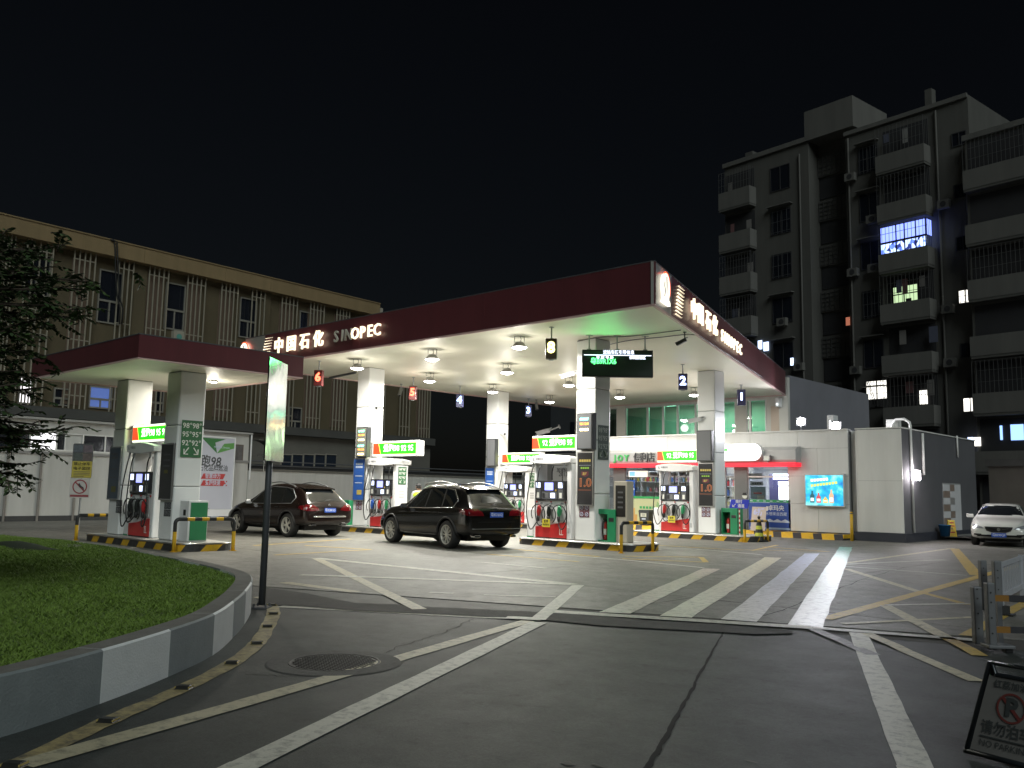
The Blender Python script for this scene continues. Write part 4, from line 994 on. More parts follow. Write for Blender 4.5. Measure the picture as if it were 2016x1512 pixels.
# ================================================================== shop
SY = 33.0
TILE = mat('white_wall_panel', (.74, .74, .73), .30, 0, .05, 1.0, vmix=(.58, .575, .55), streak=2.5); TILEB = mat('panel_joint', (.30, .30, .30), .8, 0, .1, 3)
NAVY = mat('dark_plinth', (.035, .04, .055), .5, 0, .15, 3)
shop = thing('shop_building', 'white panelled station shop with glazed front, red band and upper floor', 'shop')
XL, XR, XW = -25.2, -13.32, -15.72          # left end, right end, right edge of the glazing
RT = 4.12
MB().box(XL, XW-.0, SY+.05, SY+.20, 3.42, RT-.02).box(XW, XR-.02, SY+.03, SY+.20, .25, RT-.02).box(XL, XL+.2, SY+.2, 37.4, .2, RT-.02).box(XR-.22, XR-.02, SY+.2, 44, .2, RT-.02).build('wall', TILEB, shop)
def panels(x0, x1, z0, z1, nx, nz, y, parent, m_=TILE, g=.005):
    for i in range(nx):
        for j in range(nz):
            a, b = x0+(x1-x0)*i/nx, x0+(x1-x0)*(i+1)/nx; c, d = z0+(z1-z0)*j/nz, z0+(z1-z0)*(j+1)/nz
            MB().box(a+g, b-g, y-.012, y+.03, c+g, d-g).build('wall_panel', m_, parent)
panels(XW, XR, .25, 3.42, 2, 3, SY, shop); panels(XL, XR, 3.42, RT-.03, 6, 1, SY, shop)
MB().box(XL, XR, SY-.05, SY+.28, RT-.03, RT+.02).build('coping', TILE, shop)
MB().box(XW, XR-.01, SY-.022, SY+.02, .20, .25).build('skirting', NAVY, shop)
MB().box(XL, XR-.02, SY+.2, 44, RT-.20, RT-.06).build('flat_roof', DGREY, shop)
MB().box(XL+.2, XR-.22, SY+.1, 37.2, .18, .20).build('shop_floor', mat('shop_floor_tile', (.5, .49, .46), .25, 0, .08, 2), shop)
MB().box(XL+.2, XR-.22, 37.2, 37.35, .2, RT-.2).build('back_wall', mat('shop_back_wall', (.55, .55, .58), .6, 0, .05, 1), shop)
MB().box(XL+.2, XR-.22, SY+.22, 37.2, 2.95, 3.0).build('ceiling', mat('shop_ceiling', (.75, .75, .75), .6, 0, 0), shop)
# striped step in front
HAZ2 = stripes('step_hazard_paint', (.72, .42, .015), (.03, .03, .035), .80, (1, 0, .45), .5, .42, .12)
st = tag(MB().prism([(SY-.75, .004), (SY+.1, .004), (SY+.1, .215), (SY-.60, .215)], YZ, XL, XR+.02).build('shop_step', [HAZ2], None), 'yellow and black striped step along the shop front', 'step')
# glazed front: mullions, panes
ALU = mat('window_frame_grey', (.22, .23, .235), .4, .5, .08, 4); ALW = mat('window_frame_light', (.55, .56, .55), .4, .3, .08, 4)
SHOPG = glass('shop_glass', (.90, .95, .95), .05)
gx = [XL+.2, at_u(1208, SY), at_u(1231, SY), at_u(1318, SY), at_u(1372, SY), at_u(1428, SY), at_u(1447, SY), at_u(1472, SY), XW]
for i in range(len(gx)-1):
    wn = MB().box(gx[i]-.04, gx[i]+.04, SY+.02, SY+.10, .22, 2.85).box(gx[i]+.04, gx[i+1]-.04, SY+.03, SY+.09, .22, .30).box(gx[i]+.04, gx[i+1]-.04, SY+.03, SY+.09, 2.30, 2.36).build('window_frame', ALU if i < 6 else ALW, shop)
    MB().box(gx[i]+.04, gx[i+1]-.04, SY+.055, SY+.065, .30, 2.30).build('pane', SHOPG, wn); MB().box(gx[i]+.04, gx[i+1]-.04, SY+.055, SY+.065, 2.36, 2.85).build('pane', SHOPG, wn)
for a_, b_ in ((gx[1], gx[2]), (gx[6], gx[7])): MB().box(a_, b_, SY-.02, SY+.02, .22, 2.85).build('grey_pier', MATS.get('pier_grey') or mat('pier_grey', (.16, .17, .17), .35, .2, .1, 3), shop)
# sign band: grey cowl, red strip
COWL = mat('grey_cowl', (.42, .42, .42), .4, .2, .06, 2)
cz0, cz1 = zat(1390, 914, SY-.45), zat(1390, 885, SY-.45)
x_end = at_u(1572, SY-.3)
for a, b in ((XL, -21.0), (-21.0, -18.4), (-18.4, x_end)):
    mb = MB().prism([(SY-.02, 2.88), (SY-.42, 2.88), (SY-.46, 2.98), (SY-.46, cz1-.08), (SY-.30, cz1+.04), (SY-.02, cz1+.08)], YZ, a+.004, b-.004); mb.build('sign_cowl', COWL, shop)
MB().box(XL, x_end+.02, SY-.52, SY-.02, 2.72, 2.874).build('red_band', emat('red_strip_light', (1, .025, .05), .62), shop)
# lettering on the band
sg = thing('shop_sign_lettering', 'green Latin and dark Chinese letters on the grey shop band', 'sign', (0, SY-.46, 0))
GL = mat('letter_green', (.06, .36, .10), .4, 0, 0); DL = mat('letter_charcoal', (.06, .06, .065), .4, 0, 0)
zc = zat(1250, 902, SY-.5)
for ch, u in zip('JOY', (1210.5, 1220.5, 1233)): text(ch, .36, GL, (at_u(u, SY-.5), -.03, zc), sg, extrude=.02, bold=.02, name='letter')
for ch, u in zip('便利店', (1254.5, 1268, 1281)): text(ch, .44, DL, (at_u(u, SY-.5), -.03, zc), sg, extrude=.02, bold=.004, name='letter')
# pill-shaped lit sign
pz0, pz1 = zat(1465, 908, SY-.55), zat(1465, 873, SY-.55); px0, px1 = at_u(1395, SY-.55), at_u(1503, SY-.55)
ps = thing('pill_light_sign', 'bright white pill-shaped light sign above the shop door', 'light sign', (px0, SY-.46, pz0)); r_ = (pz1-pz0)/2
MB().prism(rrect(0, px1-px0, 0, pz1-pz0, r_*.98, 10), XZ, -.16, 0).build('case', PWHITE, ps)
MB().prism(rrect(.03, px1-px0-.03, .03, pz1-pz0-.03, r_*.92, 10), XZ, -.172, -.161).build('lit_face', emat('pill_face_light', (1, .99, .93), 2.2), ps)
MB().prism(rrect(.42, .95, .40, .52, .05, 4), XZ, -.176, -.173).build('green_mark', emat('pill_green', (.1, .75, .1), 1.2), ps)
for i in range(4): MB().obox((1.45+.22*i, -.175, r_), (.012, 0, .04), (0, .0015, 0), (-.03, 0, .16)).build('faint_stroke', mat('faint_grey', (.5, .5, .48), .5, 0, 0), ps)
area('pill_glow', ps, ((px1-px0)/2, -.25, r_), 16, 1.8, (1, .98, .9), (R_(-90), 0, 0), 'RECTANGLE', .6)
fl = thing('cowl_floodlight', 'small square floodlight on the red shop band', 'floodlight', (at_u(1512, SY-.6), SY-.50, 2.88))
MB().box(-.13, .13, -.16, -.02, .05, .27).build('case', GREYM, fl, bevel=.01); MB().box(-.10, .10, -.166, -.158, .08, .24).build('glass_cover', SIGNW, fl); MB().box(-.02, .02, -.06, .02, 0, .06).build('foot', GREYM, fl)
# inside: ceiling tubes, shelves with goods
TUBE = emat('shop_tube', (.86, .88, 1), 9)
for x in (-23.6, -21.4, -19.2, -17.6, -16.4):
    for y in (33.9, 35.4):
        tb = thing('shop_tube_light', 'white ceiling tube inside the shop, %s, %s row' % ({-23.6: 'far left', -21.4: 'left', -19.2: 'middle', -17.6: 'right', -16.4: 'far right'}[x], 'front' if y < 35 else 'rear'), 'tube light', (x, y, 2.95), 0, 'ceiling tubes inside the shop')
        MB().box(-.62, .62, -.05, .05, -.02, 0).build('fitting', PWHITE, tb); MB().box(-.60, .60, -.04, .04, -.05, -.021).build('tube', TUBE, tb)
for x, pw in ((-22.5, 45), (-19, 45), (-16.6, 55)):
    tl = obj('shop_ceiling_panel_light', None, shop, (x, 34.8, 2.88)); l = area('ceiling_light', shop, (x, 34.8, 2.86), pw, 2.2, (.85, .88, 1), (0, 0, 0), 'RECTANGLE', 1.6); bpy.data.objects.remove(tl)
SHELF = mat('shelf_white', (.62, .60, .58), .5, 0, .05, 2)
GC = [mat('goods_%d' % i, c, .5, 0, .1, 6) for i, c in enumerate(((.5, .05, .05), (.06, .14, .42), (.62, .58, .5), (.55, .42, .05), (.10, .3, .14), (.06, .06, .07), (.45, .25, .3), (.25, .4, .55)))]
good = [MB().box(-.5, .5, -.5, .5, 0, 1).mesh('packet', g_, bevel=.06) for g_ in GC]
bot_m = [MB().lathe([(.001, 0), (.45, 0), (.5, .05), (.5, .6), (.18, .8), (.18, 1), (.001, 1)], n=10).mesh('bottle', g_, smooth=True) for g_ in GC]
def shelf(x, y, w_, h_, label, rows=5):
    t = thing('shop_shelf', label, 'shelf', (x, y, .2), 0, 'shelves inside the shop')
    MB().box(-w_/2, w_/2, .20, .23, 0, h_).build('back_panel', SHELF, t)
    for sx in (-1, 0, 1): MB().box(sx*(w_/2-.015)-.015, sx*(w_/2-.015)+.015, -.2, .2, 0, h_).build('upright', SHELF, t)
    for r_ in range(rows+1):
        z = .06+(h_-.1)*r_/rows; MB().box(-w_/2+.03, w_/2-.03, -.2, .2, z, z+.025).build('board', SHELF, t)
        if r_ < rows:
            xx = -w_/2+.06
            while xx < w_/2-.12:
                ww = rng.uniform(.07, .16); hh = rng.uniform(.16, .26); k = rng.randrange(8)
                if rng.random() < .82 and abs(xx) > .05:
                    o = obj('packet' if rng.random() < .6 else 'bottle', good[k] if rng.random() < .6 else bot_m[k], t, (xx+ww/2, rng.uniform(-.1, .0), z+.026)); o.scale = (ww*.9, .12, hh)
                xx += ww+.01
shelf(at_u(1264, 34.6), 34.7, 2.1, 2.4, 'stocked white shelf behind the shop window, left bay')
shelf(at_u(1338, 34.6), 34.7, 2.0, 2.4, 'stocked white shelf behind the shop window, behind the fuel pump')
shelf(at_u(1440, 34.8), 34.9, 1.2, 2.2, 'narrow stocked shelf seen through the shop doorway')
shelf(at_u(1215, 35.0), 35.1, .9, 2.3, 'narrow stocked shelf at the left end of the shop')
# window stickers, posters and banners
def board(nm, label, cat, u0, u1, v0, v1, y, m_, group=None, th=.01, fr=None):
    x0, x1 = at_u(u0, y), at_u(u1, y); uu = (u0+u1)/2; z1, z0 = zat(uu, v0, y), zat(uu, v1, y)
    t = thing(nm, label, cat, (x0, y, z0), 0, group)
    MB().box(0, x1-x0, -th, 0, 0, z1-z0).build('sheet', m_, t)
    return t, x1-x0, z1-z0
BPO = mat('poster_deep_blue', (.02, .10, .40), .3, 0, .3, 3, vmix=(.01, .04, .22)); GRP = mat('poster_pale_green', (.42, .48, .24), .5, 0, .1, 2, vmix=(.45, .45, .30)); GSTR = mat('green_strip', (.03, .33, .10), .5, 0, .05, 3)
t, W_, H_ = board('window_poster', 'dark blue poster in the shop window beside the shelves', 'poster', 1232, 1250, 945, 976, SY-.005, BPO, th=.006)
for i in range(16):
    a = rng.uniform(0, 6.28); rr = rng.uniform(.05, .26)
    MB().cyl((W_/2+rr*math.cos(a)*.8, -.007, H_*.45+rr*math.sin(a)), (W_/2+rr*math.cos(a)*.8, -.009, H_*.45+rr*math.sin(a)), rng.uniform(.02, .05), n=8).build('print_dot', PALE, t)
t, W_, H_ = board('window_strip', 'green strip across the shop window above the bamboo poster', 'sticker', 1232, 1300, 977, 981.5, SY-.006, GSTR, th=.006)
t, W_, H_ = board('bamboo_poster', 'pale green poster with paper rolls in the lower shop window', 'poster', 1232, 1310, 982, 1031, SY-.006, GRP, th=.006)
MB().box(W_*.06, W_*.24, -.009, -.0065, H_*.10, H_*.62).box(W_*.16, W_*.30, -.0095, -.0065, H_*.06, H_*.36).build('printed_pack', mat('print_tan', (.50, .30, .10), .5, 0, .1, 4), t)
for i in range(5): MB().box(W_*(.36+.08*i), W_*(.42+.08*i), -.009, -.0065, H_*.60, H_*.70).build('print_block', GSTR, t)
for i in range(7): MB().obox((W_*(.80+.02*i), -.0085, H_*(.80-.05*(i % 3))), (.02+.01*(i % 2), 0, .10), (0, .0015, 0), (.012, 0, -.004)).build('printed_leaf', MATS['letter_green'], t)
t, W_, H_ = board('window_light_sign', 'small lit panel with a blue emblem hanging in the shop window', 'light sign', 1238, 1275, 927, 939, SY-.03, emat('panel_warm_white', (.95, .9, .75), .55), th=.02)
MB().box(.05, W_*.34, -.026, -.0205, H_*.15, H_*.85).build('blue_emblem', emat('panel_blue', (.12, .3, 1), 1.3), t)
for i in range(4): MB().box(W_*(.45+.12*i), W_*(.53+.12*i), -.026, -.0205, H_*(.3+.06*(i % 2)), H_*.72).build('print_block', GWL, t)
# right hand window
t, W_, H_ = board('window_banner', 'deep blue banner with snowy hills low in the right shop window', 'banner', 1474, 1556.5, 990, 1043, SY-.006, mat('banner_blue', (.03, .08, .36), .4, 0, .15, 1), th=.006)
MB().prism([(W_*.05, H_*.30)]+[(W_*(.42+.09*i), H_*(.34+(.07 if i % 2 else .0))) for i in range(7)]+[(W_*.99, H_*.28)], XZ, -.009, -.0065).build('snow_ridge', PALE, t)
MB().box(W_*.02, W_*.99, -.0088, -.0065, H_*.02, H_*.09).build('pale_ground', mat('banner_pale', (.30, .42, .6), .5, 0, .1, 2), t)
text('卓玛央', .23, SIGNW, (W_*.66, -.0095, H_*.80), t, bold=.003); text('让水想来自西藏', .15, PALE, (W_*.62, -.0095, H_*.585), t, bold=.001)
MB().box(W_*.43, W_*.47, -.0095, -.0065, H_*.70, H_*.87).build('print_mark', SIGNW, t)
t, W_, H_ = board('window_strip', 'green strip across the right shop window above the blue banner', 'sticker', 1474, 1556.5, 984, 989, SY-.006, GSTR, th=.006)
for i in range(6): MB().box(W_*(.04+.16*i), W_*(.10+.16*i), -.009, -.0065, H_*.35, H_*.65).build('print_block', PALE, t)
t, W_, H_ = board('window_poster', 'pale poster with a red tractor print inside the right shop window', 'poster', 1478, 1508, 958, 983, SY+.12, mat('poster_sky', (.40, .50, .62), .4, 0, .15, 2), th=.006)
MB().box(W_*.2, W_*.75, -.009, -.0065, H_*.42, H_*.54).build('red_print', RMARK, t); MB().box(W_*.45, W_*.9, -.0085, -.0065, H_*.0, H_*.30).build('white_print', SIGNW, t)
t, W_, H_ = board('shop_notice', 'grey hanging panel with dark print in the right shop window', 'sign', 1478, 1503, 948, 956, SY+.12, mat('panel_grey', (.42, .40, .42), .5, 0, .05, 3), th=.01)
for i in range(4): MB().box(W_*(.15+.19*i), W_*(.29+.19*i), -.013, -.0105, H_*.3, H_*.72).build('print_block', DGREY, t)
t, W_, H_ = board('shop_notice', 'grey panel with green print at the top of the right shop window', 'sign', 1476, 1502, 932, 943, SY+.12, MATS['panel_grey'], th=.01)
MB().box(W_*.02, W_*.5, -.013, -.0105, H_*.1, H_*.55).build('print_block', mat('print_mint', (.35, .5, .38), .5, 0, 0), t)
for nm, u0, u1, v0, v1, m_, s_ in (('lit_menu', 1524, 1557, 933, 944, (.62, .68, 1), 4.5), ('lit_menu', 1534, 1557, 948, 955.5, (.9, .9, 1), 4.0), ('vending_screen', 1535, 1557, 958, 984, (.95, .92, 1), 4.2)):
    t, W_, H_ = board(nm, {933: 'glowing menu board high in the right shop window', 948: 'glowing strip board in the right shop window', 958: 'glowing white machine front behind the right shop window'}[v0], 'light panel', u0, u1, v0, v1, SY+.35, emat('inner_light_%d' % v0, m_, s_), th=.05)
sb = mat('cabinet_purple', (.10, .09, .20), .5, 0, .1, 2)
tag(MB().box(at_u(1515, 35), at_u(1558, 35), 35.0, 35.6, .2, 2.5).build('drinks_fridge', sb, None, bevel=.02), 'tall dark fridge behind the glowing panels in the shop', 'fridge')
# poster light box on the wall
x0, x1 = at_u(1586, SY-.1), at_u(1665, SY-.1); z0, z1 = zat(1627, 998, SY-.1), zat(1627, 933, SY-.1); W_, H_ = x1-x0, z1-z0
t = thing('poster_light_box', 'backlit turquoise drinks poster in a grey frame on the shop wall', 'light box', (x0, SY-.013, z0))
MB().box(0, W_, -.16, 0, 0, H_).build('case', ALW, t, bevel=.012)
m_, N, L, p = new_mat('aqua_poster_light')
tc = N.new('ShaderNodeTexCoord'); n1 = N.new('ShaderNodeTexNoise'); n1.inputs['Scale'].default_value = 3.2; n1.inputs['Detail'].default_value = 7; L.new(tc.outputs['Object'], n1.inputs['Vector'])
rp = N.new('ShaderNodeValToRGB'); rp.color_ramp.elements[0].color = (.0, .12, .45, 1); rp.color_ramp.elements[0].position = .32; rp.color_ramp.elements[1].color = (.35, .85, .9, 1); rp.color_ramp.elements[1].position = .72
e_ = rp.color_ramp.elements.new(.5); e_.color = (.01, .42, .58, 1)
L.new(n1.outputs['Fac'], rp.inputs[0]); L.new(rp.outputs[0], p.inputs['Emission Color']); p.inputs['Emission Strength'].default_value = 1.0; p.inputs['Base Color'].default_value = (.05, .2, .25, 1)
MB().box(.05, W_-.05, -.167, -.158, .05, H_-.05).build('lit_sheet', m_, t)
YE = emat('poster_yellow_print', (.65, .75, .12), .9); LWH = emat('poster_white_print', (.85, .97, 1), 1.1)
for i in range(6): MB().obox((W_*(.20+.075*i), -.170, H_*(.80+.008*i)), (.045, 0, .004), (0, .0015, 0), (-.004, 0, .05)).build('print_block', LWH, t)
for i in range(9): MB().obox((W_*(.20+.075*i), -.170, H_*(.64+.012*i)), (.045, 0, .006), (0, .0015, 0), (-.005, 0, .045)).build('print_block', YE, t)
for cx_, hh, c_ in ((.20, .36, (.02, .10, .12)), (.36, .30, (.55, .08, .10)), (.68, .40, (.75, .42, .25)), (.53, .18, (.95, .5, .1))):
    bm_ = emat('bottle_print_%d' % int(cx_*100), c_, .8); b0 = .05+H_*.08; w_ = .085
    MB().prism([(W_*cx_-w_, b0), (W_*cx_+w_, b0), (W_*cx_+w_, b0+H_*hh*.6), (W_*cx_+.03, b0+H_*hh*.78), (W_*cx_+.03, b0+H_*hh), (W_*cx_-.03, b0+H_*hh), (W_*cx_-.03, b0+H_*hh*.78), (W_*cx_-w_, b0+H_*hh*.6)], XZ, -.1705, -.1672).build('printed_bottle', bm_, t)
    MB().box(W_*cx_-w_*.7, W_*cx_+w_*.7, -.1725, -.1706, b0+H_*.05, b0+H_*hh*.4).build('printed_label', LWH, t)
# upper floor, set back
UY = 37.5; UX0, UX1 = -30, -17.8
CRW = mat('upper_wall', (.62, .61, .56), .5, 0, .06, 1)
uf = shop
zs0, zs1 = 4.42, 5.98
ux = [at_u(1180, UY), at_u(1214, UY), at_u(1230, UY), at_u(1274, UY), at_u(1305, UY), at_u(1334, UY), at_u(1370, UY), at_u(1450, UY), at_u(1471, UY), at_u(1478, UY), at_u(1511, UY)]
MB().box(UX0, UX1, UY, UY+.2, 3.9, zs0).box(UX0, ux[0], UY, UY+.2, zs0, 6.9).box(ux[1], ux[2], UY, UY+.2, zs0, zs1).box(ux[7], ux[8], UY, UY+.2, zs0, zs1).box(ux[10]+.03, UX1, UY, UY+.2, zs0, zs1).box(ux[0], UX1, UY, UY+.2, zs1, 6.9).build('upper_wall', CRW, uf)
UG = glass('upper_green_glass', (.55, .86, .70), .10)
for i, (a, b) in enumerate(zip(ux[:-1], ux[1:])):
    if i in (1, 7): continue
    f_ = MB().box(a, a+.06, UY+.03, UY+.12, zs0, zs1).box(b-.06, b, UY+.03, UY+.12, zs0, zs1).box(a+.06, b-.06, UY+.03, UY+.12, zs0, zs0+.06).box(a+.06, b-.06, UY+.03, UY+.12, zs1-.06, zs1).build('upper_window', ALW, uf)
    MB().box(a+.06, b-.06, UY+.07, UY+.08, zs0+.06, zs1-.06).build('pane', UG, f_)
IW = mat('office_wall', (.45, .50, .47), .6, 0, .05, 1)
MB().box(UX0, UX1-.2, 42.0, 42.1, 4, 6.9).build('office_back_wall', IW, uf); MB().box(UX0, UX1-.2, UY+.2, 42, 6.35, 6.45).build('office_ceiling', mat('office_ceiling', (.6, .62, .6), .6, 0, 0), uf)
MB().box(at_u(1344, 40.6), at_u(1344, 40.6)+.9, 41.93, 41.99, 4.1, 5.9).build('office_door', mat('office_door', (.12, .16, .15), .5, 0, .1, 2), uf)
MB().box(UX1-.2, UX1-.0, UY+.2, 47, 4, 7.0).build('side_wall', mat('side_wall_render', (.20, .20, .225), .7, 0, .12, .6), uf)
MB().box(UX0, UX1-.2, UY+.2, 47, 6.9, 6.98).build('upper_roof', DGREY, uf)
OPL = emat('office_panel', (.8, 1, .95), 6)
for x, y in ((-26.2, 39.0), (-24.0, 39.0), (-21.8, 39.0), (-26.2, 40.8), (-24.0, 40.8), (-21.8, 40.8), (-19.6, 39.0)):
    t = thing('office_ceiling_light', 'square ceiling light panel in the upper office, %s, %s row' % ({-26.2: 'left', -24.0: 'second from left', -21.8: 'third from left', -19.6: 'right end'}[x], 'front' if y < 40 else 'rear'), 'ceiling light', (x, y, 6.34), 0, 'ceiling panels in the upper office')
    MB().box(-.32, .32, -.32, .32, -.02, 0).build('frame', PWHITE, t); MB().box(-.29, .29, -.29, .29, -.03, -.021).build('diffuser', OPL, t)
area('office_light', shop, (-23.5, 39.6, 6.25), 240, 5, (.82, 1, .92), (0, 0, 0), 'RECTANGLE', 2)
MB().box(at_u(1521, UY), at_u(1537, UY), UY-.02, UY+.0, 4.14, 5.62).build('roof_door', mat('tan_door', (.58, .47, .38), .5, 0, .06, 2), shop)
t = thing('wall_speaker', 'small white box unit under the canopy edge by the roof door', 'wall unit', (at_u(1535, UY), UY-.02, 5.55)); MB().box(-.0, .22, -.25, 0, 0, .42).build('case', PWHITE, t, bevel=.02); MB().cyl((.1, -.27, .12), (.1, -.25, .12), .05, n=12).build('lens', LWH, t)
# roof clutter and floodlights
def flood(x, y, z, label, power, aim, r=.11):
    t = thing('roof_floodlight', label, 'floodlight', (x, y, z), 0, 'floodlights on the shop roof')
    MB().cyl((0, 0, RT-.08-z), (0, 0, 0), .025, n=8).build('pole', GREYM, t)
    d = Vector(aim).normalized(); a = d.cross(Vector((0, 0, 1))).normalized(); b = a.cross(d)
    MB().obox(Vector((0, 0, .14))-d*.03, d*.05, a*.20, b*.18).build('case', GREYM, t)
    MB().cyl(Vector((0, 0, .14))+d*.018, Vector((0, 0, .14))+d*.075, .17, .11, 20).build('lit_glass', emat('flood_glass', (1, .97, 1), 60), t)
    q = d.to_track_quat('-Z', 'Y').to_euler()
    area('flood_light', t, Vector((0, 0, .14))+d*.10, power, .28, (.92, .92, 1), q, 'RECTANGLE', .2)
    return t
p = Yp(1577, 830, 36.0); flood(p.x, p.y, p.z-.14, 'dazzling floodlight on a pole on the shop roof, left of the pair', 190, (.62, -.75, -.22))
p = Yp(1645, 841, 33.3); flood(p.x, p.y, p.z-.10, 'dazzling floodlight on the shop parapet, right of the pair', 210, (.55, -.80, -.30))
x0 = at_u(1632, 38); tag(MB().box(x0, x0+.30, 38.0, 38.5, RT-.07, 5.15).build('roof_vent', PWHITE, None, bevel=.02), 'white vent box standing on the shop roof between the floodlights', 'vent')

# ================================================================== service block right of the shop
blk = thing('service_block', 'plain white panelled block with a dark receding side wall', 'building')
BX0, BX1, BY0 = -13.05, -11.38, 33.02
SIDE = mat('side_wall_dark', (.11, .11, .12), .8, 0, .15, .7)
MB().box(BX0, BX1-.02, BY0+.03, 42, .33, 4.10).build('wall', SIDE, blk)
MB().box(BX0-.0, BX0+.06, BY0-.0, BY0+.35, .33, 4.06).build('return_panel', TILE, blk)
for a, b in ((.335, 2.2), (2.2, 4.08)): MB().box(BX0+.07, BX1, BY0-.02, BY0+.028, a+.003, b-.003).build('wall_panel', mat('plain_render', (.78, .78, .75), .55, 0, .05, 1.0, vmix=(.60, .59, .56), streak=2.5) if 'plain_render' not in MATS else MATS['plain_render'], blk)
MB().box(BX0-.10, BX1+.06, BY0-.08, 42, .0, .33).build('plinth', NAVY, blk)
MB().box(BX0, BX1+.02, BY0-.03, 42, 4.10, 4.14).build('coping', MATS['plain_render'], blk)
MB().box(-13.3, BX0, SY+.25, SY+.4, .2, 4.05).build('gap_panel', TILE, blk)
# tiled niche on the side wall
FX = BX1-.02
ty0, ty1 = Xp(1857, 1000, FX).y, Xp(1891, 1000, FX).y
tz0, tz1 = .30, Xp(1872, 954, FX).z
MB().box(FX+.002, FX+.02, ty0-.05, ty1+.05, tz0-.02, tz1+.05).build('tile_bed', TILEB, blk)
TW, TB, TG = mat('tile_white', (.70, .70, .72), .25, 0, .05, 3), mat('tile_brown', (.30, .23, .19), .3, 0, .2, 9), mat('tile_grey', (.33, .32, .31), .3, 0, .15, 9)
hy = (ty1-ty0)*.64
nz = 7
for j in range(nz):
    a, b = tz0+(tz1-tz0)*j/nz, tz0+(tz1-tz0)*(j+1)/nz
    for i in range(2):
        c, d = ty0+hy*i*.58, ty0+hy*(.58 if i == 0 else 1)
        MB().box(FX+.02, FX+.032, c+.004, d-.004, a+.004, b-.004).build('wall_tile', TW if (i+j) % 2 == 0 else (TB if j % 4 else TG), blk)
MB().box(FX+.02, FX+.030, ty0+hy, ty1, tz0, tz1).build('plaster_strip', TW, blk)
MB().box(FX, FX+1.15, ty0-.2, ty1+.9, .10, .16).build('side_step', mat('step_concrete', (.22, .22, .21), .7, 0, .1, 2), blk)
def pipe(u, v0, v1, label, off=.06, r=.05, top=None):
    a, b = Xp(u, v0, FX+off), Xp(u+2, v1, FX+off)
    pts = [Vector((FX+off, a.y, max(b.z, .35))), Vector((FX+off, a.y, a.z))]
    return tag(MB().tube(pts if not top else pts+top(a), r, 10).build('wall_pipe', MATS['plain_render'], None, smooth=True), label, 'pipe')
pipe(1792, 838, 1050, 'white drain pipe beside the wall lamp, bent over the roof', top=lambda a: [Vector((FX+.04, a.y, a.z+.12)), Vector((FX-.15, a.y, a.z+.26)), Vector((FX-.45, a.y, a.z+.24)), Vector((FX-.58, a.y, a.z+.05)), Vector((FX-.6, a.y, a.z-.2))])
pipe(1816, 853, 935, 'short white pipe on the dark side wall')
pipe(1884, 858, 900, 'thin pipe at the rear of the dark side wall', r=.035)
p = Xp(1800, 936, FX+.10)
t = thing('wall_lamp', 'glaring square lamp on the dark side wall', 'lamp', (FX, p.y, p.z))
MB().box(0, .08, -.20, .20, -.16, .16).build('case', GREYM, t, bevel=.02); MB().box(.081, .26, -.21, .21, -.18, .18).build('lit_glass', emat('wall_lamp_glass', (1, .92, .95), 26), t, bevel=.03)
area('wall_lamp_light', t, (.30, 0, 0), 60, .34, (1, .93, .95), (0, R_(-90), 0), 'RECTANGLE', .28); point('wall_lamp_spill', t, (.36, -.35, 0), 12, .08, (1, .93, .95))
p = Yp(1757, 838, 34); tag(MB().box(p.x-.2, p.x+.22, 33.9, 34.3, 4.13, 4.5).build('roof_box', MATS['plain_render'], None, bevel=.015), 'small pale box on the roof of the plain block', 'roof unit')
p = Yp(1677, 1050, SY-.72); tag(MB().cyl((p.x, SY-.72, .004), (p.x, SY-.72, .98), .055, n=14).lathe([(.055, 1.02), (.04, 1.05), (.001, 1.06)], (p.x, SY-.72, 0), 14).build('bollard', YELLOW, None, smooth=True), 'yellow bollard at the right end of the shop step', 'bollard')
# wet floor sign and bucket by the tiles
p = Xp(1873, 1050, FX+.45)
t = thing('wet_floor_sign', 'yellow folding wet floor sign in front of the tiles', 'floor sign', (p.x, p.y, .16), R_(35))
YF = mat('sign_yellow_plastic', (.75, .50, .02), .4, 0, .08, 3)
for s_ in (-1, 1):
    MB().add([(-.15, s_*.16, 0), (.15, s_*.16, 0), (.12, s_*.02, .62), (-.12, s_*.02, .62), (-.15, s_*.175, 0), (.15, s_*.175, 0), (.12, s_*.035, .62), (-.12, s_*.035, .62)], [(0, 1, 2, 3), (7, 6, 5, 4), (0, 4, 5, 1), (1, 5, 6, 2), (2, 6, 7, 3), (3, 7, 4, 0)]).build('panel', YF, t)
for z, w_ in ((.52, .14), (.40, .17), (.16, .16)): MB().obox((0, -.178+.226*z-.004, z), (w_*.55, 0, 0), (0, .002, 0), (0, 0, .022)).build('print_block', RMARK, t)
MB().add([(-.06, -.120, .24), (.06, -.120, .24), (0, -.098, .35)], [(0, 1, 2)]).build('warning_triangle', DGREY, t)
p = Xp(1862, 1040, FX+.35); t = thing('bucket', 'blue plastic bucket beside the wet floor sign', 'bucket', (p.x, p.y-.1, .16))
MB().lathe([(.001, .01), (.16, .01), (.22, .42), (.235, .42), (.235, .44), (.21, .44), (.15, .03), (.001, .03)], n=20).build('shell', mat('bucket_blue', (.02, .15, .35), .4, 0, .08, 3), t, smooth=True)
MB().tube([(.23*math.cos(R_(a)), -.05, .40-.18*math.sin(R_(a))) for a in range(0, 181, 20)], .008, 6).build('handle', GREYM, t)

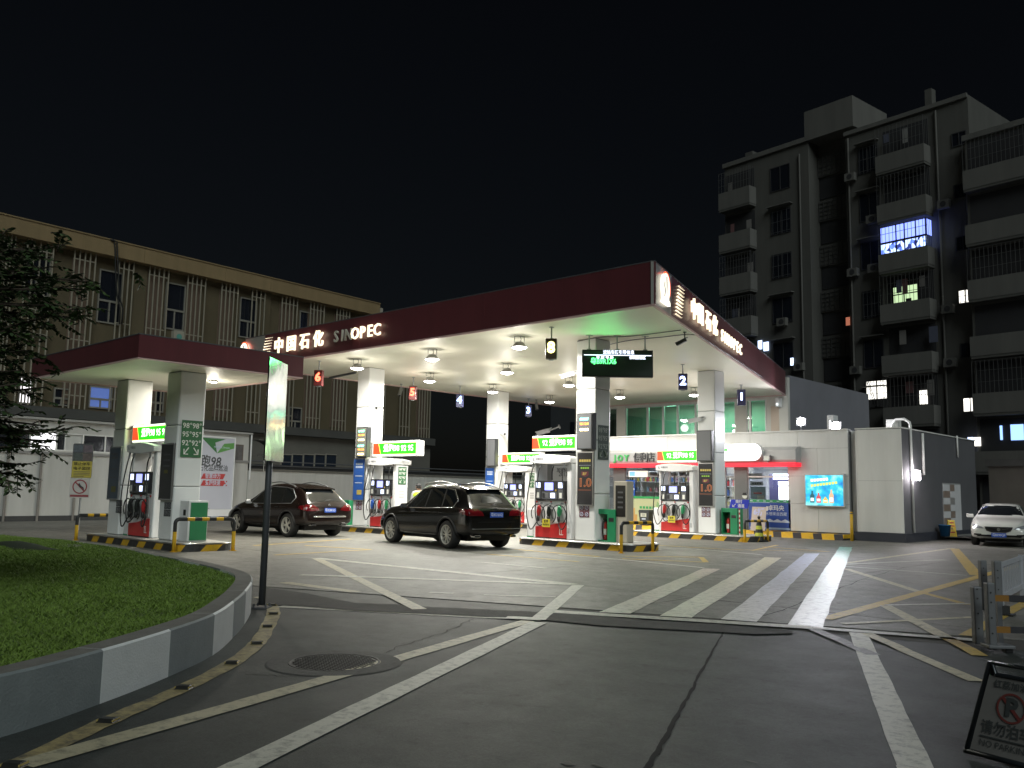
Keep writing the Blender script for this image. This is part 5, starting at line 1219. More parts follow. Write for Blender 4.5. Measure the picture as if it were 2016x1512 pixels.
# ------------------------------------------------------------------ small things on the apron
def cone_bin():
    x0 = at_u(1264, 32.2); t = thing('litter_bin', 'dark grey plastic litter bin with a pale notice in front of the shop window', 'bin', (x0, 32.55, .215))
    MB().add([(-.22, -.2, 0), (.22, -.2, 0), (.22, .2, 0), (-.22, .2, 0), (-.29, -.25, .80), (.29, -.25, .80), (.29, .25, .80), (-.29, .25, .80)], [(3, 2, 1, 0), (0, 1, 5, 4), (1, 2, 6, 5), (2, 3, 7, 6), (3, 0, 4, 7), (4, 5, 6, 7)]).build('body', mat('bin_grey', (.05, .055, .06), .5, 0, .1, 3), t, bevel=.03)
    MB().prism([(-.30, .80), (.30, .80), (.25, .92), (-.25, .92)], XZ, -.26, .26).build('lid', mat('bin_lid', (.04, .045, .05), .45, 0, .1, 3), t, bevel=.02)
    MB().box(-.15, .15, -.262, -.246, .50, .72).build('notice', mat('notice_cream', (.6, .6, .5), .5, 0, .05, 3), t)
    for i in range(3): MB().box(-.10+.02*i, .10-.01*i, -.266, -.2625, .66-.055*i, .68-.055*i).build('print_line', DGREY, t)
    MB().box(-.10, .10, -.240, -.225, .34, .42).build('emblem', PALE, t); t.scale = (.95, .95, .72)
cone_bin()
x0 = at_u(1488, 32.2); t = thing('standee_poster', 'leaning standee with violet and cream promotion print by the shop window', 'standee', (x0, 32.35, .215))
MB().obox((0, .10, .66), (.42, 0, 0), (0, .012, 0), (0, .14, .66)).build('board', mat('standee_cream', (.58, .48, .42), .5, 0, .08, 2), t)
MB().obox((0, .175, 1.0), (.41, 0, 0), (0, .008, 0), (0, .065, .305)).build('violet_field', mat('standee_violet', (.12, .13, .42), .5, 0, .1, 2), t)
text('6折', .42, mat('print_lilac', (.55, .55, .8), .5, 0, 0), (0, .150, 1.02), t, bold=.02, rot=(R_(78), 0, 0))
for i, (z, w_) in enumerate(((.62, .30), (.42, .30), (.24, .26))): MB().obox((0, .055+.21*z-.045, z), (w_, 0, 0), (0, .004, 0), (0, .012, .06)).build('print_block', mat('standee_blue', (.30, .38, .55), .5, 0, 0) if 'standee_blue' not in MATS else MATS['standee_blue'], t)
MB().tube([(0, .24, 1.2), (0, .55, 0)], .012, 6).build('prop', GREYM, t); t.scale = (.72, .6, .70)
x0 = at_u(1453, 28.0); t = thing('lane_pole_sign', 'blue Chinese arrow plate with a cartoon-free round tag on a striped pole', 'sign', (x0, 28.1, .012))
t['label'] = 'blue arrow plate on a red and white pole with rubber foot'
MB().add([(-.26, -.26, 0), (.26, -.26, 0), (.26, .26, 0), (-.26, .26, 0), (-.16, -.16, .10), (.16, -.16, .10), (.16, .16, .10), (-.16, .16, .10)], [(3, 2, 1, 0), (0, 1, 5, 4), (1, 2, 6, 5), (2, 3, 7, 6), (3, 0, 4, 7), (4, 5, 6, 7)]).build('rubber_foot', BLACK, t)
MB().tube([(0, 0, .10+.08*i) for i in range(14)], .022, 10, mifn=lambda i: i % 2).build('pole', [mat('pole_red', (.5, .05, .05), .4, 0, 0), SIGNW], t)
MB().prism([(-.37, 1.12), (.33, 1.12), (.40, 1.42), (-.30, 1.42)], XZ, -.035, -.015).build('plate', mat('plate_blue', (.02, .04, .50), .35, 0, .05, 3), t)
text('简付', .13, SIGNW, (.0, -.037, 1.345), t, bold=.002); text('通道', .13, SIGNW, (.08, -.037, 1.20), t, bold=.002)
MB().tube([(-.12, -.038, 1.27), (-.24, -.038, 1.17)], .012, 5).tube([(-.24, -.038, 1.24), (-.24, -.038, 1.17), (-.16, -.038, 1.17)], .012, 5).build('arrow', SIGNW, t)
MB().cyl((.22, -.03, 1.56), (.22, -.015, 1.56), .10, n=18).build('round_tag', SIGNW, t); MB().prism([(.12, 1.57), (.32, 1.57), (.28, 1.66), (.16, 1.66)], XZ, -.034, -.0305).build('tag_print', DARK, t)
x0 = at_u(1487, 28.3); t = thing('traffic_cone', 'dark rubber cone with yellow bands behind the guard hoop', 'cone', (x0, 28.55, .012))
MB().box(-.24, .24, -.24, .24, 0, .05).build('base', BLACK, t, bevel=.02)
smooth_angle(MB().lathe([(.17, .05), (.075, .70), (.075, .74), (.001, .74)], n=20).build('body', BLKPAINT, t))
for a in (.18, .42): smooth_angle(MB().lathe([(.172-.146*(a-.05), a), (.172-.146*(a+.07), a+.12)], n=20).build('yellow_band', mat('cone_lime', (.50, .52, .05), .4, 0, .1, 4) if 'cone_lime' not in MATS else MATS['cone_lime'], t))
MB().lathe([(.04, .74), (.04, .80), (.06, .84), (.001, .88)], n=14).build('knob', BLACK, t)
# ================================================================== beige building on the left
FB = Frame((-42.3, 12.4), (-1.7, 22.3))
lb = thing('beige_building', 'long beige three-storey building with white window bars and a flat parapet', 'building', FB.o, FB.ang)
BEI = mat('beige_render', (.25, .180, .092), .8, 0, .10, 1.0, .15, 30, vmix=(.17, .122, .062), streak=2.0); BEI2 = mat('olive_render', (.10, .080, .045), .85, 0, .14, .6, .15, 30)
WBAR = mat('white_bar', (.28, .255, .20), .5, 0, .05, 3); DGL = mat('dark_window_glass', (.012, .014, .020), .08, 0, 0, spec=.6)
LBZ = 13.16; LBF = mat('dull_window_frame', (.22, .21, .18), .5, 0, .08, 4)
S0, S1, S2 = -9.0, FB.at(741, 610)[0], FB.at(852, 860)[0]
cuts = [S0, -3.2, 2.6, FB.at(275, 540)[0], 11.2, FB.at(525, 580)[0], S1]
for a, b in zip(cuts[:-1], cuts[1:]): MB().box(a+.006, b-.006, -.35, .5, 12.42, LBZ).build('parapet_panel', BEI, lb)
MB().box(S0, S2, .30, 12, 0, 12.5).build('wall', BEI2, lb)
MB().box(S0, S1, -.40, .52, LBZ, LBZ+.06).build('coping', BEI, lb)
for u in (275, 525): s_ = FB.at(u, 600)[0]; MB().box(s_-.35, s_+.35, .10, .30, 4.6, 12.42).build('pilaster', BEI2, lb)
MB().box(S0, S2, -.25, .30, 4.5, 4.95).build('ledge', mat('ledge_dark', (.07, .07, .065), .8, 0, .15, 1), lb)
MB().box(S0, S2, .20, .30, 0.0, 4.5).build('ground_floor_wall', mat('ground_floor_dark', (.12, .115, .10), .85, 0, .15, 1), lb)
barme = MB().box(-.028, .028, -.05, .0, 4.98, 12.41).mesh('window_bar', WBAR); tieme = {}
grp = [(4, 26, 4), (50, 102, 5), (143, 185, 5), (231, 260, 4), (291, 329, 5), (367, 402, 5), (434, 466, 5), (494, 519, 4), (553, 583, 5), (609, 636, 5), (661, 686, 5), (735, 757, 5), (787, 806, 4), (825, 846, 5)]
for u0, u1, n_ in grp:
    v_ = 540+.22*(u0-100)
    if u0 > 700: v_ = 800
    a, b = FB.at(u0, v_)[0], FB.at(u1, v_)[0]
    for i in range(n_): obj('window_bar', barme, lb, (a+(b-a)*i/(n_-1), 0, 0))
    for z in (12.0, 9.3, 8.2, 5.6): MB().box(a-.03, b+.03, -.012, .012, z-.025, z+.025).build('bar_tie', WBAR, lb)
    if n_ == 5 and u0 not in (50,): MB().box(a+.05, b-.05, .27, .299, 5.2, 12.1).build('recess_panel', mat('recess_brown', (.15, .105, .075), .85, 0, .15, 1) if 'recess_brown' not in MATS else MATS['recess_brown'], lb)
LITB = emat('window_lit_blue', (.12, .20, .55), .35); LITW = emat('window_lit_white', (1, .97, 1), 1.1)
def lb_window(u0, u1, v0, v1, m_=DGL, bar=True):
    s0_, z1_ = FB.at(u0, v0); s1_, z0_ = FB.at(u1, v1)
    f = MB().box(s0_, s1_, .22, .295, z0_, z0_+.07).box(s0_, s1_, .22, .295, z1_-.07, z1_).box(s0_, s0_+.06, .22, .295, z0_+.07, z1_-.07).box(s1_-.06, s1_, .22, .295, z0_+.07, z1_-.07)
    zm = z0_+(z1_-z0_)*.42
    f.box(s0_+.06, s1_-.06, .22, .295, zm-.05, zm+.05); f.box((s0_+s1_)/2-.03, (s0_+s1_)/2+.03, .22, .295, z0_+.07, zm-.05)
    o = f.build('window_frame', LBF, lb); MB().box(s0_+.06, s1_-.06, .285, .292, z0_+.07, z1_-.07).build('pane', m_, o)
for u0, u1, v0, v1 in ((54, 100, 492, 585), (202, 241, 527, 640), (333, 366, 553, 652), (479, 508, 583, 668), (596, 620, 610, 690)): lb_window(u0, u1, v0, v1)
lb_window(182, 224, 758, 806, LITB); lb_window(112, 140, 762, 800); lb_window(300, 326, 765, 812); lb_window(575, 598, 800, 850); lb_window(44, 66, 740, 796, LITW)
for i in range(5):
    u0 = 557+22*i; s0_, z1_ = FB.at(u0, 893); s1_, z0_ = FB.at(u0+20, 919)
    o = MB().box(s0_-.05, s0_+.03, .12, .198, z0_, z1_).box(s0_+.03, s1_, .12, .198, z1_-.06, z1_).build('window_frame', LBF, lb); MB().box(s0_+.03, s1_, .185, .196, z0_, z1_-.06).build('pane', mat('dark_navy_glass', (.012, .018, .03), .1, 0, 0) if 'dark_navy_glass' not in MATS else MATS['dark_navy_glass'], o)
s_ = FB.at(353, 663); MB().box(s_[0]-.28, s_[0]+.28, .02, .29, s_[1]-.3, s_[1]+.3).build('air_conditioner', mat('ac_beige', (.35, .33, .27), .6, 0, .1, 3), lb); MB().cyl((s_[0], .015, s_[1]), (s_[0], .0, s_[1]), .15, n=14).build('fan_grille', mat('fan_teal', (.10, .30, .26), .4, 0, 0), lb)
s_ = FB.at(352, 640)[0]
MB().box(S1+.3, S1+1.5, 1.0, 2.4, 12.5, LBZ+.15).build('roof_stub', mat('stub_grey', (.35, .32, .27), .8, 0, .1, 1), lb)
pts = [FB.at(u, v) for u, v in ((209, 474), (216, 478), (218, 492), (219, 545), (222, 585), (228, 610), (227, 640))]
for k, dx in enumerate((0, .12)):
    tag(MB().tube([FB.o+FB.e*(s+dx*(1 if i % 2 else .6))-FB.n*(.42+.05*k)+Vector((0, 0, z)) for i, (s, z) in enumerate(pts)], .035, 7).build('hanging_cable', BLACK, None, smooth=True), ('thick black cable hanging over the beige parapet', 'second thinner black cable hanging beside it over the parapet')[k], 'cable', 'cables over the beige parapet')

# ------------------------------------------------------------------ white perimeter wall and low building in front
FW = Frame((-39.0, 12.3), (-.9, 10.0))
WW = mat('white_wall_render', (.55, .54, .52), .8, 0, .10, 1.0, .1, 20, vmix=(.36, .35, .32), streak=2.0); 
lo = thing('low_white_building', 'low white building with a strip of windows along the boundary', 'building', FW.o, FW.ang)
LS0, LS1 = -12.0, FW.at(490, 900)[0]; LZ = FW.at(300, 842)[1]
wz0, wz1 = FW.at(170, 890)[1], FW.at(170, 855)[1]
MB().box(LS0, LS1, .05, 3.2, 0, wz0).box(LS0, LS1, .06, 3.2, wz1, LZ).box(FW.at(225, 870)[0], LS1, .055, 3.2, wz0, wz1).build('wall', WW, lo)
MB().box(LS0, LS1+.1, -.12, 3.3, LZ, LZ+.09).build('roof_slab', mat('low_roof_grey', (.40, .39, .37), .8, 0, .1, 1), lo)
MB().box(LS0, LS1, -.02, .05, wz0-.16, wz0-.06).build('sill_band', mat('sill_grey', (.28, .27, .26), .8, 0, .1, 1), lo)
MB().box(LS0, LS1, -.015, .05, .0, .22).build('dark_base', mat('dark_base', (.05, .05, .05), .8, 0, .1, 2), lo)
ws = [LS0, FW.at(58, 880)[0], FW.at(111, 880)[0], FW.at(128, 880)[0], FW.at(163, 880)[0], FW.at(207, 880)[0], FW.at(225, 880)[0]]
wm = [DGL, LITW, DGL, mat('blind_pale', (.5, .5, .48), .6, 0, .05, 2), DGL, DGL]
for i in range(6):
    o = MB().box(ws[i], ws[i]+.06, .06, .14, wz0, wz1).box(ws[i]+.06, ws[i+1], .06, .14, wz0, wz0+.05).box(ws[i]+.06, ws[i+1], .06, .14, wz1-.05, wz1).build('window_frame', ALW, lo); MB().box(ws[i]+.06, ws[i+1], .12, .13, wz0+.05, wz1-.05).build('pane', wm[i], o)
for u in (10, 76, 146): s_ = FW.at(u, 960)[0]; MB().cyl((s_, -.05, 0), (s_, -.05, wz0-.1), .05, n=10).build('drain_pipe', mat('pipe_grey', (.22, .20, .18), .7, 0, .1, 2) if 'pipe_grey' not in MATS else MATS['pipe_grey'], lo)
s0_, z1_ = FW.at(463, 877); s1_, z0_ = FW.at(477, 906); o = MB().box(s0_-.06, s1_+.06, .03, .054, z0_-.06, z1_+.06).build('window_frame', mat('frame_brown', (.14, .11, .09), .6, 0, .1, 3), lo); MB().box(s0_, s1_, .024, .029, z0_, z1_).build('pane', mat('pane_grey', (.14, .13, .13), .3, 0, .3, 4), o)
MB().cyl((LS1+.06, -.06, 1.9), (LS1+.06, -.06, LZ), .04, n=8).build('corner_pipe', PWHITE, lo)
pw = thing('perimeter_wall', 'stained white perimeter wall behind the parked cars', 'wall', FW.o, FW.ang)
WZ = FW.at(600, 930)[1]; PE = 46
for i in range(8):
    a, b = LS1+(PE-LS1)*i/8, LS1+(PE-LS1)*(i+1)/8; MB().box(a+.006, b-.006, 0, .22, 0, WZ).build('wall_section', WW, pw)
MB().box(LS1, PE, -.06, .28, WZ, WZ+.10).build('coping', mat('coping_dark', (.16, .15, .13), .9, 0, .25, 2), pw)
for z in (.28, .50): MB().cyl((LS1+.2, .1, WZ+z), (PE, .1, WZ+z), .03, n=6).build('pipe_rail', DGREY, pw)
MB().box(LS1+.3, PE, .4, 1.2, WZ+.05, WZ+.35).build('dark_lean_to', mat('leanto_dark', (.03, .03, .03), .8, 0, .2, 1), pw)
s_, z_ = FW.at(500, 880)
t = thing('arched_awning', 'dark arched plastic awning at the corner of the low white building', 'awning', FW.o+FW.e*(LS1+.05), FW.ang)
mb = MB()
for i in range(7):
    a = R_(90*i/6); mb.v += [(1.15*math.sin(a), -.7, z_-.45+.8*math.cos(a)), (1.15*math.sin(a), .0, z_-.45+.8*math.cos(a))]
for i in range(6): mb.f.append([2*i, 2*i+1, 2*i+3, 2*i+2]); mb.m.append(0)
mb.build('sheet', mat('awning_dark', (.03, .03, .03), .3, 0, .2, 2), t)
MB().tube([(1.15*math.sin(R_(90*i/6)), -.7, z_-.45+.8*math.cos(R_(90*i/6))) for i in range(7)], .02, 6).tube([(0, -.7, z_-.45), (1.15, -.7, z_-.45)], .02, 6).tube([(.35, -.7, z_-1.25), (.35, -.7, z_-.45)], .018, 6).build('frame', STEEL, t)
# billboard
FBb = Frame((FW.o-FW.n*.55)[:2], FW.e[:2])
s1_, z1_ = FBb.at(461, 864); z0_ = FBb.at(456, 1002)[1]; s0_ = s1_-3.15
bb = thing('billboard', 'tall pale billboard with green corner triangles and red slogan strips', 'billboard', FBb.o, FBb.ang)
MB().box(s0_, s1_, -.04, .06, z0_, z1_).build('sheet', mat('billboard_lilac', (.56, .56, .63), .5, 0, .05, .8), bb)
MB().box(s0_-.06, s1_+.06, -.06, .12, z0_-.34, z0_-.01).box(s0_-.06, s0_, -.07, .10, z0_, z1_).box(s1_, s1_+.06, -.07, .10, z0_, z1_).box(s0_-.06, s1_+.06, -.07, .10, z1_, z1_+.06).build('frame', PWHITE, bb)
BG1, BG2 = mat('billboard_green', (.05, .20, .06), .5, 0, .1, 1), mat('billboard_light_green', (.13, .36, .09), .5, 0, .1, 1)
W_, H_ = s1_-s0_, z1_-z0_
pp = lambda pts: [(s0_+W_*a, z0_+H_*b) for a, b in pts]
for pts, m_ in ((((.42, .99), (.70, .78), (.66, .93), (.84, .985)), BG1), (((.70, .78), (.995, .86), (.995, .94), (.82, .92)), BG2), (((.05, .005), (.62, .005), (.42, .135), (.05, .20)), BG1), (((.05, .20), (.42, .135), (.24, .285), (.05, .24)), BG2)):
    MB().prism(pp(pts), XZ, -.052 if m_ is BG1 else -.055, -.041).build('printed_triangle', m_, bb)
BK = mat('billboard_charcoal', (.07, .075, .08), .5, 0, 0); RS = mat('billboard_red', (.50, .05, .05), .5, 0, 0)
zf = lambda f: z0_+H_*f
text('爱跑98', .60, BK, (s0_+W_*.50, -.048, zf(.655)), bb, bold=.012, width=W_*.56, shear=.12)
text('中国石化品牌燃油', .33, BK, (s0_+W_*.57, -.048, zf(.565)), bb, bold=.004, width=W_*.66)
for f, a, b, s in ((.455, .45, .85, '智慧动力'), (.360, .45, .86, '爱跑快速')):
    MB().prism(pp(((a, f-.038), (b-.02, f-.038), (b+.02, f+.038), (a+.04, f+.038))), XZ, -.050, -.041).build('slogan_strip', RS, bb)
    text(s, .26, PALE, (s0_+W_*(a+b)/2, -.053, zf(f)), bb, bold=.003, width=W_*.26)
    for i in range(3):
        for j in range(2): MB().box(s0_+W_*((a-.05 if f > .4 else b)+.025*j), s0_+W_*((a-.05 if f > .4 else b)+.025*j+.02), -.051, -.041, zf(f-.038+.028*i), zf(f-.038+.028*i+.018)).build('check_square', RS if (i+j) % 2 else PALE, bb)
text('中国石化 Sinopec', .12, PALE, (s0_+W_*.78, -.058, zf(.865)), bb, bold=.001)
lat = thing('lattice_panel', 'grey lattice rail with white meander bars below the billboard', 'lattice', FBb.o, FBb.ang)
MB().box(s0_-.1, s1_+.6, -.06, -.03, .10, z0_-.36).build('back_panel', mat('lattice_grey', (.16, .18, .22), .5, 0, .1, 2), lat)
zb_, zt_ = .10, z0_-.36
for i in range(5): MB().box(s0_+.95*i, s0_+.95*i+.10, -.10, -.06, zb_, zt_).build('post', PALE, lat)
for i in range(4):
    a = s0_+.95*i+.14
    for f in (.25, .5, .75): MB().box(a, a+.42, -.085, -.062, zb_+(zt_-zb_)*f-.015, zb_+(zt_-zb_)*f+.015).build('bar', PALE, lat)
    MB().box(a+.42, a+.45, -.085, -.062, zb_+(zt_-zb_)*.2, zb_+(zt_-zb_)*.8).box(a+.45, a+.78, -.085, -.062, zb_+(zt_-zb_)*.35, zb_+(zt_-zb_)*.4).box(a+.45, a+.78, -.085, -.062, zb_+(zt_-zb_)*.62, zb_+(zt_-zb_)*.67).build('bar', PALE, lat)
# white board with the year behind the rear pumps, and dark clutter
rb = thing('rear_wall', 'plain grey rear wall with a white notice seen between the rear pumps', 'wall')
MB().box(-36, -25.4, 40.0, 40.2, 0, zat(1080, 893, 40)).build('wall_face', mat('rear_wall_grey', (.30, .30, .30), .8, 0, .1, 1), rb)
x0 = at_u(1085, 39.9); MB().box(x0, x0+2.0, 39.95, 39.99, zat(1090, 958, 40), zat(1090, 917, 40)).build('notice_sheet', PWHITE, rb); text('加油站', .26, BK, (x0+.75, 39.94, zat(1090, 926, 40)), rb, bold=.006); text('2013', .34, BK, (x0+.85, 39.94, zat(1090, 934, 40)), rb, bold=.004)
t = thing('rear_building', 'dark unlit building behind the canopy seen between the columns', 'building')
MB().box(-44, -27, 52, 60, 0, 9.2).build('wall', mat('rear_building_dark', (.045, .05, .055), .9, 0, .2, .5), t)
for i in range(4): MB().box(-42+3.6*i, -40.4+3.6*i, 51.93, 51.99, 5.2, 6.8).build('window', DGL, t)
cctv((at_u(1076, 36), 36, zat(1076, 849, 36)), (-.8, -.5, -.25), 'long white security camera above the front pump sign', s=2.4, arm=(.6, .3, .25))

# ------------------------------------------------------------------ no parking sign on the left, in front of the wall
p = Yp(152, 1035, 12.4); SX, SYY = p.x, 12.4
FS = Frame((SX, SYY), (math.cos(YAW+.08), math.sin(YAW+.08)))
sp = thing('no_parking_sign', 'yellow no parking notice over a prohibition roundel on a thin post', 'sign', FS.o, FS.ang)
s0_, z1_ = FS.at(145, 873); s1_ = FS.at(185, 873)[0]; zm = FS.at(160, 908)[1]; zy = FS.at(160, 941)[1]; zb_ = FS.at(160, 980)[1]
MB().cyl((.02, .05, 0), (.02, .05, z1_), .035, n=10).build('post', GREYM, sp)
MB().box(s0_, s1_, -.01, .0, zy, z1_).build('plate', STEEL, sp)
MB().box(s0_+.01, s1_-.01, -.014, -.0105, zy+.01, zm).build('yellow_field', mat('notice_yellow', (.50, .42, .08), .5, 0, .08, 3), sp)
for i in range(2):
    for j in range(2):
        a = s0_+.03+(s1_-s0_-.04)*i/2; b = zm+.02+(z1_-zm-.03)*j/2
        MB().box(a, a+(s1_-s0_)*.44, -.014, -.0105, b, b+(z1_-zm)*.42).build('printed_photo', mat('photo_grey_%d%d' % (i, j), (.12+.05*i, .14, .13+.03*j), .5, 0, .5, 8), sp)
W_ = s1_-s0_; cx = (s0_+s1_)/2; hh = zm-zy
text('禁止停车', hh*.21, DARK, (cx, -.016, zm-hh*.17), sp, bold=.002, width=W_*.82); text('电子监控', hh*.21, DARK, (cx, -.016, zm-hh*.44), sp, bold=.002, width=W_*.82)
for i in range(4): MB().box(s0_+W_*.12, s1_-W_*(.08+.3*(i == 3)), -.016, -.0142, zm-hh*(.63+.09*i)-.01, zm-hh*(.63+.09*i)+.006).build('print_line', DGREY, sp)
MB().box(s0_-.02, s1_-.02, -.012, -.001, zb_, zy-.01).build('white_plate', mat('plate_dull_white', (.55, .54, .52), .5, 0, .08, 3), sp)
rr = (zy-zb_)*.36; cz_ = zb_+(zy-zb_)*.56
MB().lathe([(rr*.84, -.016), (rr, -.016), (rr, -.012), (rr*.84, -.012)], (cx-.02, 0, cz_), 28, 'Y').obox((cx-.02, -.0145, cz_), (rr*.6, 0, -rr*.6), (0, .0015, 0), (rr*.055, 0, rr*.055)).build('prohibition_ring', mat('ring_maroon', (.28, .04, .05), .5, 0, 0), sp)
MB().tube([(cx-.05, -.017, cz_+rr*.45), (cx, -.017, cz_+rr*.05), (cx+rr*.35, -.017, cz_-rr*.1), (cx+rr*.45, -.017, cz_-rr*.45)], [rr*.10, rr*.14, rr*.10, rr*.05], 7).build('figure_print', DARK, sp)
MB().box(s0_+W_*.02, s1_-W_*.08, -.015, -.0125, zb_+.03, zb_+(zy-zb_)*.15).build('red_strip', mat('strip_maroon', (.30, .07, .08), .5, 0, .15, 30), sp)

# ------------------------------------------------------------------ tall post with a mirror-finish sign back, foreground
b = G(515, 1197); FP = Frame((b.x, b.y), (-.636, .772))
ps = thing('steel_backed_sign', 'grey post with a tall mirror-finish steel sign seen from behind', 'sign', b, FP.ang)
zt, zb = FP.at(545, 712)[1], FP.at(540, 909)[1]
MB().cyl((0, 0, .05), (.03, 0, zt-.1), .045, .043, n=16).build('post', mat('post_grey', (.10, .105, .115), .45, .3, .12, 4), ps, smooth=True)
MB().box(-.11, .11, -.11, .11, 0, .02).cyl((-.08, -.08, .02), (-.08, -.08, .06), .014, n=6).cyl((.08, .08, .02), (.08, .08, .06), .014, n=6).cyl((.08, -.08, .02), (.08, -.08, .06), .014, n=6).cyl((-.08, .08, .02), (-.08, .08, .06), .014, n=6).build('base_plate', DGREY, ps)
m_, N, L, p = new_mat('mirror_steel'); p.inputs['Metallic'].default_value = 1; p.inputs['Base Color'].default_value = (.66, .67, .66, 1); p.inputs['Roughness'].default_value = .11
tc = N.new('ShaderNodeTexCoord'); n1 = N.new('ShaderNodeTexNoise'); n1.inputs['Scale'].default_value = 2.6; n1.inputs['Detail'].default_value = 2; L.new(tc.outputs['Object'], n1.inputs['Vector']); bp = N.new('ShaderNodeBump'); bp.inputs['Strength'].default_value = .10; bp.inputs['Distance'].default_value = .05; L.new(n1.outputs['Fac'], bp.inputs['Height']); L.new(bp.outputs['Normal'], p.inputs['Normal'])
s0_, s1_ = FP.at(527, 710)[0], FP.at(562, 722)[0]
wd = .39
MB().box(-wd+.02, wd+.02, -.065, -.045, zb, zt).build('sign_plate', m_, ps, bevel=.004)
for z in (zb+.35, zt-.5): MB().box(-.10, .14, -.045, .052, z, z+.05).build('clamp', GREYM, ps)

# ================================================================== apartment block on the right
AL = Vector((-29.85, 53.75, 0)); AA = R_(-8.3)
FA = Frame(AL[:2], (math.cos(AA), math.sin(AA)))
ap = thing('apartment_block', 'dark eight-storey apartment block with stacked balconies and a few lit windows', 'building', AL, AA)
AW = mat('apartment_render', (.098, .096, .088), .9, 0, .16, 1.0, .1, 20, vmix=(.060, .059, .054), streak=1.2); AW2 = mat('apartment_balcony', (.135, .132, .122), .85, 0, .12, 1.0, vmix=(.085, .083, .077), streak=1.6)
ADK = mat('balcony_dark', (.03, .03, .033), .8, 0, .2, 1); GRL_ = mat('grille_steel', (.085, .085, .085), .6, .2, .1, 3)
MB().box(0, 6.55, 0, 10, 0, 24.45).box(6.55, 9.1, 1.2, 10, 0, 24.2).box(9.1, 16.5, 0, 10, 0, 23.9).box(16.5, 34, -.6, 10, 0, 21.2).build('wall', AW, ap)
MB().box(6.4, 9.75, -.15, 4, 24.2, 26.15).build('stair_head', AW2, ap)
MB().box(-.1, 6.6, -.15, .0, 24.2, 24.5).box(9.1, 16.5, -.15, 0, 23.7, 23.95).box(16.4, 34, -.75, -.6, 21.0, 21.3).build('roof_edge', AW2, ap)
MB().box(1.0, 1.6, 1, 1.6, 24.4, 25.3).build('roof_chimney', AW, ap); MB().box(13.9, 14.3, .5, 1, 23.9, 25.2).build('roof_chimney', AW, ap)
LBL = emat('flat_blue_light', (.22, .30, 1.0), 1.5); LBW = emat('flat_bluewhite_light', (.55, .68, 1), 1.8); LGR = emat('flat_green_light', (.55, .75, .42), .75); LWT = emat('flat_white_light', (1, .97, .88), 1.2); LCY = emat('flat_cyan_light', (.30, .50, 1), 1.2); LDIM = emat('flat_dim_light', (.5, .5, .5), .12)
def balcony(s0_, s1_, zf_, proj, hh, inner=ADK, grille=True, zt_=2.6, enc=False, y0=0):
    """parapet, slab, dark opening and security grille of one balcony"""
    o = MB().box(s0_, s1_, y0-proj, y0-proj+.10, zf_, zf_+hh).box(s1_-.10, s1_, y0-proj+.10, y0, zf_, zf_+hh).box(s0_, s0_+.10, y0-proj+.10, y0, zf_, zf_+hh).build('balcony', AW2, ap)
    MB().box(s0_+.02, s1_-.02, y0-proj+.02, y0, zf_-.14, zf_-.002).build('balcony_slab', AW, o)
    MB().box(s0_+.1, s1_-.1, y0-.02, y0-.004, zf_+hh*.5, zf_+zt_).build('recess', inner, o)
    if grille:
        g_ = MB(); n_ = int((s1_-s0_)/.22)
        for i in range(n_+1): x = s0_+.02+(s1_-s0_-.04)*i/n_; g_.box(x-.009, x+.009, y0-proj+.03, y0-proj+.048, zf_+hh, zf_+zt_)
        for z in (.35, .7, 1.0): g_.box(s0_, s1_, y0-proj+.05, y0-proj+.064, zf_+hh+(zt_-hh)*z-.012, zf_+hh+(zt_-hh)*z+.012)
        for i in range(4): y = y0-proj+proj*i/4; g_.box(s1_-.03, s1_-.012, y, y+.018, zf_+hh, zf_+zt_)
        tag(g_.build('grille', GRL_, o), kind='stuff')
    return o
def a_window(s0_, s1_, z0_, z1_, m_=DGL, y=0, bars=0, hood=True):
    o = MB().box(s0_-.05, s0_, y-.05, y+.0, z0_-.05, z1_+.05).box(s1_, s1_+.05, y-.05, y, z0_-.05, z1_+.05).box(s0_, s1_, y-.05, y, z0_-.05, z0_).box(s0_, s1_, y-.05, y, z1_, z1_+.05).box((s0_+s1_)/2-.025, (s0_+s1_)/2+.025, y-.05, y, z0_, z1_).build('window_frame', ADK if m_ is DGL else GRL_, ap)
    MB().box(s0_, (s0_+s1_)/2-.025, y-.022, y-.012, z0_, z1_).box((s0_+s1_)/2+.025, s1_, y-.022, y-.012, z0_, z1_).build('panes', m_, o)
    if bars:
        g_ = MB()
        for i in range(bars): x = s0_+(s1_-s0_)*(i+.5)/bars; g_.box(x-.008, x+.008, y-.16, y-.145, z0_-.05, z1_+.05)
        for z in (.05, .5, .95): g_.box(s0_-.05, s1_+.05, y-.144, y-.132, z0_+(z1_-z0_)*z-.01, z0_+(z1_-z0_)*z+.01)
        tag(g_.build('grille', GRL_, o), kind='stuff')
    return o
LIT = {(2, 'm'): LBL, (3, 'm'): LGR}
